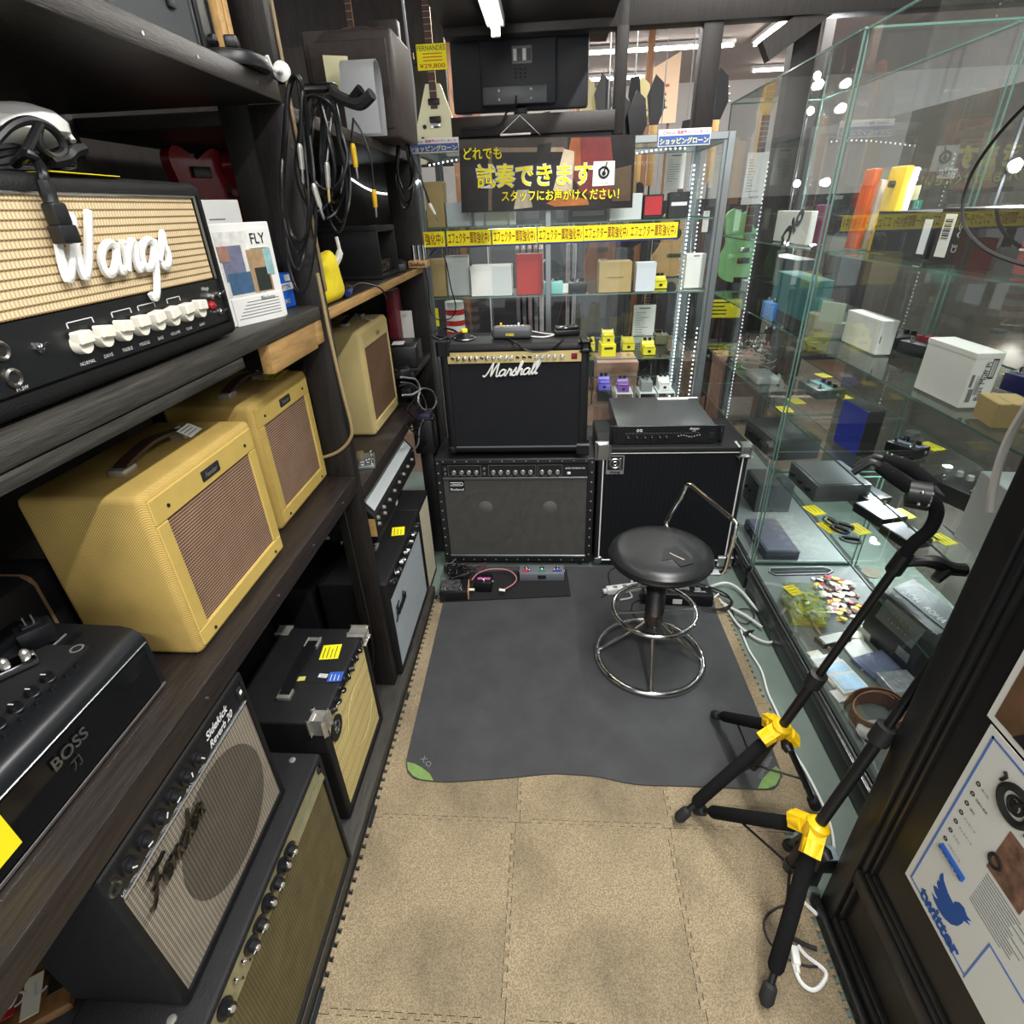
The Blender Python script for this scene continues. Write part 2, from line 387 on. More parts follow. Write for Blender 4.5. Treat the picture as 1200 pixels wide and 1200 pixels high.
# booth frame: dark soffit, posts, beam
struct(G().box((-.43, 1.2, 2.25), (.26, 3.22, 2.275)), 'ceiling', wood_blkx)
struct(G().rbox((-.43, 2.86, 2.22), (2.6, 2.94, 2.40), .004), 'trim_1', wood_blkx)
struct(G().rbox((.272, 2.86, 1.866), (.322, 2.93, 2.4), .004), 'trim_2', wood_blkx)
struct(G().rbox((.615, 2.87, 1.866), (.695, 2.95, 2.4), .004), 'trim_3', wood_blkx)
g = G().rbox((1.02, 3.0, 1.0), (1.12, 3.08, 2.42), .004); struct(g, 'trim_4', wood_blkx)
struct(G().obox((1.0, 2.9, 2.2), (.26, 0, .16), (0, .06, 0), (-.04, 0, .065)), 'trim_5', wood_blkx)

def tube_lamp(name, c, length, along, label, group=None):
    t = thing(name, label, 'lamp', c, 0 if along == 'x' else PI/2, group)
    G().rbox((-length/2-.03, -.035, .012), (length/2+.03, .035, .05), .006).build('housing', white, t)
    G().tube([(-length/2, 0, -.004), (length/2, 0, -.004)], .014, 10).build('tube', lampm, t)
    for s_ in (-1, 1): G().cbox((s_*(length/2+.012), 0, 0), (.022, .034, .04)).build('socket', white, t)
    return t
tube_lamp('tube_lamp', (-.203, 2.08, 2.2), 1.25, 'y', 'fluorescent tube under the dark booth ceiling above the television')
for i, (x0, x1, y) in enumerate(((-1.2, .15, 7.5), (.38, 1.62, 7.6), (1.72, 1.95, 7.62), (.36, 1.55, 9.05), (-1.25, .0, 9.0), (2.62, 3.1, 9.05))):
    n = ('behind the white pointed guitar, nearer row', 'long one over the sign, nearer row', 'short end beyond the dark post', 'long one over the sign, farther row', 'behind the white pointed guitar, farther row', 'short one seen just over the glass showcase edge')[i]
    tube_lamp('tube_lamp', ((x0+x1)/2, y, 3.045), x1-x0, 'x', 'store ceiling tube lamp, '+n, 'store ceiling tubes')
tube_lamp('tube_lamp', (2.2, 7.05, 3.045), 1.2, 'y', 'store ceiling tube lamp running lengthwise beside the dark beam brace', 'store ceiling tubes')
tube_lamp('tube_lamp', (2.9, 6.2, 3.045), 1.2, 'x', 'store ceiling tube lamp seen between the posts over the showcase', 'store ceiling tubes')

# ------------------------------------------------------------------ shelving on the left
XF = -.58
sh = thing('shelving_unit', 'tall black-stained wooden shelving unit holding amplifiers along the aisle', 'shelving', (XF, 1.45, 0))
O = Vector((XF, 1.45, 0))
def shp(name, a, b, mat=wood_blk, r=.003): return G().rbox(a, b, r).build(name, mat, sh, org=O)
shp('shelf_board', (-1.12, -.2, 1.82), (XF, 1.44, 1.858))
shp('shelf_board', (-1.12, -.2, 1.372), (XF, 1.425, 1.405), wood_grey, .006)
shp('shelf_rail', (-.625, -.2, 1.35), (XF-.004, 1.02, 1.371), wood_grey)
tag(shp('support_block', (-1.1, 1.385, 1.315), (XF-.004, 1.428, 1.371), wood_raw), 'raw wood support block with torn white paint')
tag(shp('support_block', (-.612, 1.13, 1.308), (XF-.006, 1.384, 1.371), wood_raw), 'raw wood support strip under the shelf end')
shp('shelf_board', (-1.15, -.2, .868), (XF, 1.44, .92))
shp('base_board', (-1.2, -.2, 0), (-.545, 2.06, .05), wood_grey)
shp('post', (-.662, 1.44, 0.051), (XF, 1.482, 1.82), wood_blkx)
shp('post', (-.735, 1.45, 1.372), (-.663, 1.484, 2.25), wood_blkx)
shp('post', (-.662, 1.44, 1.858), (XF, 1.484, 2.25), wood_blkx)
shp('post', (-1.15, 1.44, 0.051), (-1.1, 1.484, 2.25), wood_blkx)
tag(shp('edge_strip', (-.5795, 1.472, 1.43), (-.574, 1.4835, 2.1), M('aged_pale_wood', '8a7656', .7, var=.2)), 'raw wooden edge strip on the post')
shp('post', (-.70, 2.70, 0), (XF, 2.75, 2.25), wood_blkx)
shp('shelf_board', (-1.15, 1.485, 1.79), (XF, 2.765, 1.82))
g = G().rbox((-1.15, 1.485, 1.358), (XF-.012, 2.698, 1.388), .003); g.build('shelf_board', wood_blk, sh, org=O)
tag(shp('shelf_edge', (XF-.0118, 1.485, 1.360), (XF, 2.698, 1.386), wood_raw), 'raw pale plywood edge of the shelf')
shp('shelf_board', (-1.15, 1.485, .815), (XF, 2.32, .865))
shp('shelf_board', (-1.15, 1.485, .575), (-.90, 2.32, .60))
# nail heads on the black fascia
g = G()
for z, ys in ((1.838, (.98, 1.12, 1.33)), (.893, (.62, .9, 1.1, 1.32))):
    for y in ys: g.cyl((XF, y, z), (XF+.0015, y, z), .003, n=8)
tag(g.build('nail_heads', steel, sh, org=O), None, kind='stuff')

# ------------------------------------------------------------------ floor tiles and mat
def toothed(a, b, period=.03, depth=.011, flip=False, avoid=()):
    a, b = Vector(a), Vector(b); d = b-a; L = d.length; d /= L; nrm = Vector((-d.y, d.x, 0)); ax = 0 if abs(d.x) > .5 else 1; out = [a]
    k0, k1 = math.floor(min(a[ax], b[ax])/period), math.ceil(max(a[ax], b[ax])/period); ks = range(k0, k1+1)
    for k in (ks if d[ax] > 0 else reversed(ks)):
        c = (k+.5)*period
        if min(abs(c-q) for q in (*avoid, a[ax], b[ax])) < period*.95 or not min(a[ax], b[ax]) < c < max(a[ax], b[ax]): continue
        m = a+d*abs(c-a[ax])
        for u, h in ((-.27, 0), (-.32, 1), (.32, 1), (.27, 0)): out.append(m+d*(u*period)+nrm*(depth*h*(-1 if flip else 1)))
    return out
def tile(x0, x1, y0, y1, label, av0=(), av1=(), z0=.001, z1=.012, ease=.0008):
    e = ease
    pts = toothed((x0+e, y0+e, 0), (x1-e, y0+e, 0), avoid=av0) + toothed((x1-e, y0+e, 0), (x1-e, y1-e, 0)) + toothed((x1-e, y1-e, 0), (x0+e, y1-e, 0), flip=True, avoid=av1) + toothed((x0+e, y1-e, 0), (x0+e, y0+e, 0), flip=True)
    # teeth of neighbours face the same way along a shared edge, so they mesh with a narrow gap
    poly = [(p.x, p.y, z0) for p in pts]
    o = G().prism(poly, (0, 0, z1-z0)).build('foam_tile', cork)
    return tag(o, label, 'floor tile', 'interlocking cork foam tiles')
cols = {0: (-.53, -.12, .33, .668), 1: (-.53, -.102, .348, .668), 2: (-.53, -.09, .36, .79), 3: (-.53, -.09, .36, .785)}
rows = ((.03, .497), (.497, .957), (.957, 1.425), (1.425, 2.05))
nm = (('the front strip, nearest row', 'in the nearest row, middle', 'in the nearest row by the cabinet foot'),
      ('next to the bronze amplifier, large bare row', 'bare row, in the middle of the aisle', 'bare row, below the guitar stands'),
      ('left end of the row half under the dark mat', 'middle of the row half under the dark mat', 'right end of the row half under the dark mat'),
      ('back row, thin strip showing by the pale blue amplifier', 'back row, hidden under the stool mat', 'back row, thin strip showing by the showcase cables'))
for r in range(4):
    for c in range(3):
        tile(cols[r][c], cols[r][c+1], rows[r][0], rows[r][1], 'cork-topped foam tile, '+nm[r][c], cols[r]+cols.get(r-1, ()), cols[r]+cols.get(r+1, ()))
fz = .0125
mp = [(476, 893), (477, 903), (482, 910), (490, 914), (520, 917), (560, 915), (600, 912), (640, 908), (662, 908), (700, 911), (745, 920), (800, 922), (850, 924), (898, 926), (910, 922), (915, 912), (913, 900), (880, 815), (841, 722)]
pts = [P(x, y, 'z', fz) for x, y in mp]
pts = catmull([tuple(p) for p in pts], 3) + [Vector((.76, 2.27, fz)), Vector((-.50, 2.27, fz))]
tag(G().prism([(p.x, p.y, fz) for p in pts], (0, 0, .005)).build('floor_mat', matm), 'large dark grey rubber mat with rounded green corners under the stool', 'mat')
mat_o = bpy.data.objects['floor_mat']
grn = M('green_print', '6d8a4c', .8, var=.15)
def on_mat(poly, name, mat):
    g = G().prism([tuple(P(x, y, 'z', .0176)) for x, y in poly], (0, 0, .0006)); o = g.build(name, mat, mat_o, org=mat_o.location); return o
on_mat([(477, 893), (478, 902), (484, 909), (492, 913), (508, 915), (504, 907), (495, 900), (486, 895)], 'green_corner', grn)
on_mat([(914, 902), (914, 911), (909, 920), (899, 924), (888, 924), (894, 912), (903, 903), (909, 898)], 'green_corner', grn)
for (px, py, a, s_) in ((500, 893, -.75, 'X.O.'), (897, 899, .9, 'COMPOSITION')):
    p = P(px, py, 'z', .0182); text(s_, greyink, mat_o, p-mat_o.location, w=.05 if len(s_) < 6 else .1, face='z', rot=Matrix.Rotation(a, 4, 'Z'))
# ------------------------------------------------------------------ amplifier building blocks (front faces -Y, origin at the front bottom centre)
def cabinet(root, W_, D_, H_, mat, r=.012, front=None, rec=.012, name='cabinet', seg=3):
    """rounded box with a recessed front opening front=(x0, x1, z0, z1)"""
    bm = bmesh.new(); bmesh.ops.create_cube(bm, size=1)
    for v in bm.verts: v.co = Vector((v.co.x*W_, (v.co.y+.5)*D_, (v.co.z+.5)*H_))
    bmesh.ops.bevel(bm, geom=list(bm.edges), offset=r, segments=seg, profile=.5, affect='EDGES')
    if front:
        bm.faces.ensure_lookup_table(); f = max((f for f in bm.faces if f.normal.y < -.9), key=lambda f: f.calc_area())
        bmesh.ops.inset_region(bm, faces=[f], thickness=.004)
        x0, x1, z0, z1 = front
        for v in f.verts: v.co.x = x0 if v.co.x < 0 else x1; v.co.z = z0 if v.co.z < H_/2 else z1
        res = bmesh.ops.extrude_discrete_faces(bm, faces=[f])['faces'][0]
        for v in res.verts: v.co.y += rec
    return G().bm(bm).build(name, mat, root)
def panel(root, x0, x1, z0, z1, y, mat, t=.004, name='control_panel', r=0.):
    g = G().rbox((x0, y, z0), (x1, y+t, z1), r, 2) if r else G().box((x0, y, z0), (x1, y+t, z1))
    return g.build(name, mat, root)
def knob_mesh(r, h, skirt=1.25, mats=None):
    g = G().lathe([(r*skirt, 0), (r*skirt, h*.25), (r, h*.35), (r*.92, h), (.0005, h)], axis='-y', n=14)
    g.box((-r*.1, -h-.0006, 0), (r*.1, -h+.001, r*.9), 1)
    return g.mesh('knob', mats or [blackpl, whiteink])
def knobs(root, xs, z, y, me, name='knob', rots=None):
    for i, x in enumerate(xs):
        o = bpy.data.objects.new(name, me); COL.objects.link(o); o.parent = root; o.location = (x, y, z)
        o.rotation_euler.y = (rots[i] if rots else rnd.uniform(-2, 2))
def jack(root, x, z, y, r=.007, name='jack_socket'):
    g = G().torus((x, y-.001, z), r, r*.35, 'y', 16, 6, 0).cyl((x, y-.0015, z), (x, y+.002, z), r*.8, n=12, m=1)
    return g.build(name, [M('jack_metal', '8f8d88', .3, 1.), blackmat], root)
def toggle(root, x, z, y, name='toggle_switch'):
    return G().lathe([(.006, 0), (.006, .004), (.004, .005)], (x, y, z), '-y', 8).cyl((x, y-.004, z), (x+.001, y-.016, z+.006), .0018, .0024, 8).build(name, chrome, root)
def corners(root, W_, D_, H_, mat, s_=.03, which='tb', t=.0018, name='corner_cap'):
    for sx in (-1, 1):
        for z in (['t'] if 't' in which else [])+(['b'] if 'b' in which else []):
            zz = H_ if z == 't' else 0; zi = zz-s_ if z == 't' else zz+s_
            G().rbox((sx*(W_/2+t), -t, zz+(t if z == 't' else -0.0001)), (sx*(W_/2-s_), s_, zi), s_*.28, 3).build(name, mat, root)
def strap(root, x0, x1, y, z, lift, mat, w=.024, t=.006, cap=nickel):
    pts = catmull([(x0, y, z+.006), (x0+(x1-x0)*.12, y, z+lift*.6), ((x0+x1)/2, y, z+lift), (x0+(x1-x0)*.88, y, z+lift*.6), (x1, y, z+.006)], 5)
    g = G()
    for i in range(len(pts)-1):
        a, b = pts[i], pts[i+1]; d = b-a; n = Vector((-d.z, 0, d.x)).normalized()*t
        g.obox((a+b)/2+n/2, d*1.06, (0, w, 0), n)
    h = g.build('handle', mat, root)
    for x in (x0, x1):
        s_ = 1 if x == x0 else -1
        G().rbox((x-s_*.012, y-w*.62, z-.002), (x+s_*.022, y+w*.62, z+.012), .003).build('handle_cap', cap, h)
    return h
def piping(root, x0, x1, z0, z1, y, mat, w=.005, name='piping', sides='tblr'):
    g = G()
    if 't' in sides: g.rbox((x0, y, z1-w), (x1, y+w, z1), w*.3, 1)
    if 'b' in sides: g.rbox((x0, y, z0), (x1, y+w, z0+w), w*.3, 1)
    if 'l' in sides: g.rbox((x0, y, z0), (x0+w, y+w, z1), w*.3, 1)
    if 'r' in sides: g.rbox((x1-w, y, z0), (x1, y+w, z1), w*.3, 1)
    return g.build(name, mat, root)
def sticker(parent, c, w, h, mat, rot=0., lines=0, name='price_tag', ink=inkm, t=.0008, tilt=None, title=None):
    """flat card lying face up; lines = rows of print"""
    g = G().box((-w/2, -h/2, 0), (w/2, h/2, t), 0)
    r2 = random.Random(int(abs(c[0]*1000+c[1]*777)))
    for i in range(lines):
        y = h/2-(i+.8)*h/(lines+.8); x1 = w*(.1+.32*r2.random())
        g.box((-w*.42, y-h*.022, t), (x1, y+h*.022, t+.0004), 1)
    m = Matrix.Translation(Vector(c)) @ Matrix.Rotation(rot, 4, 'Z')
    if tilt is not None: m = Matrix.Translation(Vector(c)) @ tilt
    return g.xf(m).build(name, [mat, ink], parent)
def AMP(name, label, x, y, z, rz, cat='amplifier', group=None): return thing(name, label, cat, (x, y, z), rz, group)
LFT = PI/2                                          # faces the aisle (+X): local x runs along world +Y

# ---- amplifier head with white script letters, on the middle shelf
a = AMP('amplifier_head', 'black amplifier head with cane front and chunky white script lettering', -.60, .78, 1.4101, LFT)
W_, H_ = .56, .248
cabinet(a, W_, .24, H_, tolex, .014, (-.262, .262, .022, .228), .010)
for sx in (-.2, .2): G().lathe([(.018, 0), (.022, .006), (.02, .01)], (sx, .04, -.004)).build('foot', blackpl, a)
panel(a, -.2615, .2615, .026, .098, .004, blackpl)
panel(a, -.258, .248, .1, .226, .005, wicker, .003, 'grille_cloth')
piping(a, -.262, .256, .098, .229, .001, steel, .0045, sides='trl')
script('Wangs', white, a, (.019, -.004, .131), .216, .0056, depth=.9, slant=.28)
kw = knob_mesh(.0105, .014, 1.0, [cream, cream])
g = G().lathe([(.0125, 0), (.0125, .006), (.0118, .012)], axis='-y', n=14).rbox((-.0115, -.018, .0), (.0115, -.002, .016), .002, 1)
chick = g.mesh('knob', cream)
kx = [-.135, -.088, -.036, .012, .062, .104, .150, .188]
kx = [-.1+.0383*i for i in range(8)]
knobs(a, kx, .058, .004, chick, rots=[.15*math.sin(i) for i in range(8)])
for x, s_ in zip(kx, ('NORMAL', 'DRIVE', 'TREBLE', 'MIDDLE', 'BASS', 'VOLUME', 'TONE', 'GAIN')): text(s_, whiteink, a, (x+.004, .0035, .034), h=.0045, ext=.0004)
for x in (.222, .246): toggle(a, x, .072, .004)
toggle(a, .236, .044, .004); toggle(a, -.158, .066, .004)
tag(G().ball((.214, .001, .058), .008, 12).build('pilot_light', redm, a), 'red jewel pilot light')
for z in (.073, .043): jack(a, -.205, z, .004, .0085)
text('Wangs', whiteink, a, (.212, .0035, .086), w=.022, ext=.0004, shear=.3)
text('F1.5W', whiteink, a, (-.2, .0035, .03), w=.016, ext=.0004)
g = G()
for x0, x1 in ((-.105, -.06), (-.025, .015), (.03, .07), (.1, .135)): g.box((x0, .0032, .084), (x1, .004, .085)).box((x0, .0032, .078), (x0+.0012, .004, .085)).box((x1-.0012, .0032, .078), (x1, .004, .085))
g.build('panel_lines', whiteink, a)

# ---- two tweed combos on the lower shelf
def tweed_amp(label, x, y0, y1, H_, D_, mat_cloth, cloth, tag_mat=None, logo='Fender', front=None, fmat=tweedf):
    W_ = y1-y0; t = AMP('tweed_amplifier', label, x, (y0+y1)/2, .9206, LFT)
    fx = W_/2-.028
    cabinet(t, W_, D_, H_, mat_cloth, .013, (-W_/2+.012, W_/2-.012, .012, H_-.012), .002)
    # front board in four pieces around the grille
    gz0, gz1 = .046, H_-.058
    g = G().rbox((-W_/2+.013, -.0035, .013), (W_/2-.013, .004, gz0), .002, 1).rbox((-W_/2+.013, -.0035, gz1), (W_/2-.013, .004, H_-.013), .002, 1)
    g.rbox((-W_/2+.013, -.0035, gz0), (-fx+.012, .004, gz1), .002, 1).rbox((fx-.012, -.0035, gz0), (W_/2-.013, .004, gz1), .002, 1)
    g.build('front_board', fmat, t)
    panel(t, -fx+.012, fx-.012, gz0, gz1, .0015, cloth, .002, 'grille_cloth')
    for sx in (-1, 1):
        for z in (gz0-.022, gz1+.02): G().lathe([(.0035, 0), (.003, .002), (.0005, .0025)], (sx*(W_/2-.05), -.0035, z), '-y', 8).build('screw', blackpl, t)
    p = panel(t, -.028, .028, H_-.045, H_-.026, -.006, M('grey_badge', '3b3b3a', .4, .6), .003, 'badge', .001)
    text(logo, greyink, p, (0, -.0062, H_-.0355), w=.04, shear=.3, ext=.0004)
    strap(t, -.09, .09, D_*.42, H_, .022, dkleather)
    return t
t1 = tweed_amp('yellow tweed combo amplifier with a small white tag tied to its handle', -.62, .69, 1.043, .318, .205, tweed, oxblood)
sticker(t1, (.07, .06, .335), .045, .026, paper, .2, 3, tilt=Matrix.Rotation(.1, 4, 'Z') @ Matrix.Rotation(.5, 4, 'X'))
t2 = tweed_amp('yellow tweed combo amplifier with a yellow price card on top, behind the white-tagged one', -.66, 1.12, 1.438, .32, .205, tweed, oxblood)
sticker(t2, (.10, .06, .3215), .09, .05, yellow, .1, 3)

# ---- digital amplifier head on the lower shelf, near end
b = AMP('digital_amplifier_head', 'black amplifier head with chrome trim and raised logo on the wide lower shelf', -.645, .40, .925, LFT)
W_, H_, D_ = .45, .125, .21
g = G(); prof = [(0, .006), (0, .088), (.004, .100), (.014, .112), (.03, .12), (.06, .124), (D_, .128), (D_, .0)]
prof = [(0, 0), (0, .094), (.005, .106), (.016, .116), (.034, .121), (D_, .128), (D_, 0)]
g.prism([(-W_/2, y, z) for y, z in prof], (W_, 0, 0)); g.build('cabinet', M('black_satin', '17191c', .3, spec=.5), b)
panel(b, -W_/2+.012, W_/2-.012, .008, .088, -.002, M('smoked_front', '0b0c0e', .12), .004, 'front_panel')
G().rbox((-W_/2+.01, -.004, .0), (W_/2-.004, .0, .006), .001, 1).build('chrome_trim', chrome, b)
G().rbox((-W_/2+.01, -.003, .0905), (W_/2-.004, .0, .0935), .001, 1).build('chrome_trim', steel, b)
text('BOSS', steel, b, (.045, -.004, .066), w=.058, h=.019, bold=.02, ext=.001)
text('刀', steel, b, (.042, -.004, .04), w=.016, h=.016, ext=.001)
G().box((-W_/2+.02, .045, .1215), (W_/2-.05, .16, .1265)).build('top_panel', blackmat, b)
kb = knob_mesh(.008, .011, 1.15); 
for i, x in enumerate([-.16, -.12, -.08, -.04, 0, .03, .056, .082, .108]):
    o = bpy.data.objects.new('knob', kb); COL.objects.link(o); o.parent = b; o.location = (x, .052, .1235); o.rotation_euler.x = -PI/2
for x in (-.06, -.02, .02, .045, .07, .095, .12, .14): G().lathe([(.004, 0), (.0035, .004)], (x, .036, .1215)).build('button', blackpl, b)
G().box((.165, .078, .1235), (.205, .088, .1252)).build('slot', blackpl, b); G().box((.0, .10, .1245), (.2, .103, .1258)).build('panel_line', greyink, b)
g = G().torus((.168, .058, .1245), .008, .0026).cyl((.168, .058, .1225), (.168, .058, .125), .006, n=10, m=1); g.build('jack_socket', [nickel, blackmat], b)
sticker(b, (-.1, -.0045, .062), .09, .075, yellow, tilt=XZ.copy(), lines=2)
text('¥', redink, b, (-.12, -.006, .06), w=.02)
# small black adapter on it
ad = thing('power_adapter', 'small black power adapter block on the digital amplifier head', 'adapter', tuple(P(48, 752, 'z', 1.0525)), .9)
G().rbox((-.022, -.016, 0), (.022, .016, .032), .003).build('body', blackpl, ad); G().rbox((-.012, -.010, .032), (.012, .010, .038), .002).build('plug_base', blackpl, ad)
for s_ in (-1, 1): G().box((s_*.005-.001, -.003, .038), (s_*.005+.001, .003, .05)).build('pin', steel, ad)
# metal tuner plate
mt = thing('headstock_tuner_set', 'silver metal machine-head plate with tuner buttons beside the black adapter', 'hardware', tuple(P(8, 784, 'z', 1.0605)), .9)
G().rbox((-.035, -.014, -.006), (.035, .014, .006), .003).build('plate', chrome, mt)
for i in range(3): G().lathe([(.006, 0), (.006, .008), (.003, .012)], (-.024+.024*i, 0, .006), n=10).build('tuner_post', nickel, mt)

# ---- leaning small combo with silver grille (second row on the base board)
s_ = AMP('combo_amplifier', 'black combo amplifier with silver striped grille and chrome script logo', -.585, .534, .4868, LFT)
W_, H_, D_ = .375, .368, .2
cabinet(s_, W_, D_, H_, tolex, .006, (-W_/2+.013, W_/2-.013, .02, H_-.014), .008)
panel(s_, -W_/2+.014, W_/2-.014, H_-.064, H_-.013, .002, blackpl)
G().rbox((-W_/2+.014, -.001, H_-.068), (W_/2-.014, .004, H_-.064), .001, 1).build('silver_strip', steel, s_)
panel(s_, -W_/2+.014, W_/2-.014, .021, H_-.069, .004, silvergr, .003, 'grille_cloth')
tag(G().lathe([(.124, 0), (.124, .0008), (.0005, .0008)], (.03, .0035, .160), '-y', 40).build('speaker_disc', weave('silver_grille_over_speaker', '5a534a', '6f675b', .0075, .3, '302c27', .0058, .26, var=.2, amp=.7), s_), 'darker disc where the loudspeaker shows through')  # disc of darker weave where the loudspeaker sits behind the cloth
ks = knob_mesh(.0098, .013, 1.35, [blackpl, whiteink])
kx6 = [-.175+.062*i for i in range(6)]; kx6 = [-.165, -.1, -.05, .0, .045, .09]
knobs(s_, [-.145+.034*i for i in range(6)], H_-.036, .002, ks)
for x, w_ in zip([-.145+.034*i for i in range(6)], ('VOLUME', 'MASTER', 'TREBLE', 'MIDDLE', 'BASS', 'REVERB')): text(w_, whiteink, s_, (x, .0015, H_-.059), w=.021, ext=.0004)
jack(s_, -.174, H_-.036, .002, .009); text('INPUT', whiteink, s_, (-.174, .0015, H_-.059), w=.02, ext=.0004)
text('Sidekick', whiteink, s_, (.09, .0015, H_-.026), w=.07, h=.016, shear=.35, bold=.02); text('Reverb 20', whiteink, s_, (.094, .0015, H_-.047), w=.075, h=.015, shear=.35, bold=.02)
G().rbox((.158, -.002, H_-.05), (.172, .004, H_-.024), .002).build('rocker_switch', blackmat, s_); G().box((.161, -.003, H_-.037), (.168, -.0015, H_-.03)).build('switch_mark', white, s_)
script('Fender', M('dark_chrome', '6d6a66', .25, 1.), s_, (-.085, -.005, .238), .14, .004, depth=.7, slant=.3, rise=.01)
# ---- bronze grille combo in front of it
v = AMP('combo_amplifier', 'black combo amplifier with bronze panel and olive grille nearest the aisle', -.545, .565, .0506, LFT)
W_, H_, D_ = .515, .435, .225
cabinet(v, W_, D_, H_, tolex2, .008, (-W_/2+.016, W_/2-.016, .022, H_-.012), .012)
bz = M('bronze_panel', '8a8464', .42, .25, var=.12)
pm = G().obox((0, .006, H_-.041), (W_-.034, 0, 0), (0, .012, .056), (0, -.004, .0012)).build('control_panel', bz, v)
panel(v, -W_/2+.018, W_/2-.018, .023, H_-.068, .006, bronzegr, .003, 'grille_cloth')
kf = knob_mesh(.0115, .016, 1.5, [blackpl, whiteink])
for xk in (.056, .023, -.008, -.045, -.08, -.113, -.204):
    o = bpy.data.objects.new('knob', kf); COL.objects.link(o); o.parent = v; o.location = (xk, .002, H_-.042); o.rotation_euler = (-.22, rnd.uniform(-2, 2), 0)
    G().lathe([(.0055, 0), (.005, .003)], (0, -.0162, 0), '-y', 10).build('knob_cap', nickel, o)
for x in (-.14, -.166, -.238): toggle(v, x, H_-.038, .002)
G().ball((.235, .004, H_-.036), .008, 10).build('pilot_light', blackpl, v)
text('FENDER  REVERB  AMP', M('teal_print', '6f8f86', .6), v, (.15, -.002, H_-.036), w=.13, h=.011, rot=Matrix.Rotation(-.0, 4, 'X'))
for x in (-.235, .235): G().lathe([(.008, 0), (.007, .002), (.003, .003)], (x, .06, H_), n=12).build('handle_screw', nickel, v)
# ---- black combo with cream grille and metal corners
p_ = AMP('combo_amplifier', 'black combo amplifier with cream grille, metal corners and round black badge', -.583, 1.105, .0506, LFT)
W_, H_, D_ = .365, .412, .27
cabinet(p_, W_, D_, H_, tolex2, .008, (-W_/2+.022, W_/2-.022, .03, H_-.032), .012)
panel(p_, -W_/2+.024, W_/2-.024, .031, H_-.033, .006, creamgr, .003, 'grille_cloth')
corners(p_, W_, D_, H_, nickel, .034, 't')
for sx in (-1, 1):
    G().rbox((sx*(W_/2+.0015), D_-.034, H_+.0015), (sx*(W_/2-.034), D_+.0015, H_-.03), .005).build('corner_cap', nickel, p_)
kp = knob_mesh(.009, .016, 1.2)
for i in range(7): 
    o = bpy.data.objects.new('knob', kp); COL.objects.link(o); o.parent = p_; o.location = (-.125+.037*i, .001, H_-.017); o.rotation_euler = (-.5, rnd.uniform(-2, 2), 0)
jack(p_, .142, H_-.02, -.001, .007); toggle(p_, .152, H_-.018, .0)
strap(p_, -.1, .11, D_*.5, H_, .014, blackpl, .03, .006, nickel)
sticker(p_, (.075, .07, H_+.0008), .06, .055, yellow, .12, 4)
sticker(p_, (-.035, .13, H_+.0012), .016, .05, M('pale_tape', 'c9c36a', .6), .15)
tag(G().box((-.045, .01, H_+.0004), (-.005, .10, H_+.0009)).build('tape_strip', M('dark_clear_tape', '26282b', .15), p_), 'dark clear tape strip')
sticker(p_, (-.025, .02, H_+.0035), .036, .04, M('blue_label', '2f57b0', .6), .1, 3, ink=whiteink)
sticker(p_, (-.02, .058, H_+.001), .026, .014, paperg, 1.5, 2)
bd = G().lathe([(.036, 0), (.036, .003), (.0005, .0035)], (-.118, .004, .32), '-y', 28).build('badge', blackpl, p_)
g = G().tube(catmull([(-.128, 0, .332), (-.118, 0, .342), (-.106, 0, .336), (-.104, 0, .322), (-.112, 0, .308), (-.126, 0, .308), (-.13, 0, .32), (-.12, 0, .326)], 4), .002, 6)
g.tube([(-.122, 0, .318), (-.114, 0, .318)], .002, 6); g.build('badge_mark', steel, bd)
G().torus((.045, .0058, .2), .105, .0008, 'y', 40, 4).build('grille_ring', M('cream_ring', 'cbb87c', .8), p_)
# ---- pale blue grille combo behind the post
w = AMP('combo_amplifier', 'black combo amplifier with pale blue-grey grille and chrome knobs behind the post', -.563, 1.752, .0506, LFT)
W_, H_, D_ = .524, .432, .25
cabinet(w, W_, D_, H_, tolex, .01, (-W_/2+.016, W_/2-.016, .02, H_-.014), .012)
panel(w, -W_/2+.017, W_/2-.017, .022, H_-.078, .005, bluegr, .003, 'grille_cloth')
G().obox((0, .007, H_-.047), (W_-.036, 0, 0), (0, .014, .062), (0, -.004, .001)).build('control_panel', blackpl, w)
kk = knob_mesh(.0085, .014, 1.5, [chrome, blackpl])
for i in range(11):
    o = bpy.data.objects.new('knob', kk); COL.objects.link(o); o.parent = w; o.location = (-.175+.033*i, .003, H_-.046+.012*(i % 2)); o.rotation_euler = (.2, rnd.uniform(-2, 2), 0)
for x in (.205, .23): toggle(w, x, H_-.045, .004)
script('Fender', blackpl, w, (-.15, -.0005, .235), .14, .0045, depth=.5, slant=.3)
strap(w, -.17, -.03, .11, H_, .016, dkleather); sticker(w, (.09, .045, H_+.001), .065, .05, yellow, .2, 3)
# ---- narrow cream fronted cabinet beyond it
c_ = AMP('small_cabinet', 'narrow black cabinet with cream cloth front squeezed beside the grey twin amplifier', -.575, 2.16, .0, LFT, 'amplifier')
cabinet(c_, .2, .25, .46, tolex, .006, (-.09, .09, .02, .44), .006); panel(c_, -.089, .089, .021, .439, .002, lacegr, .002, 'grille_cloth')

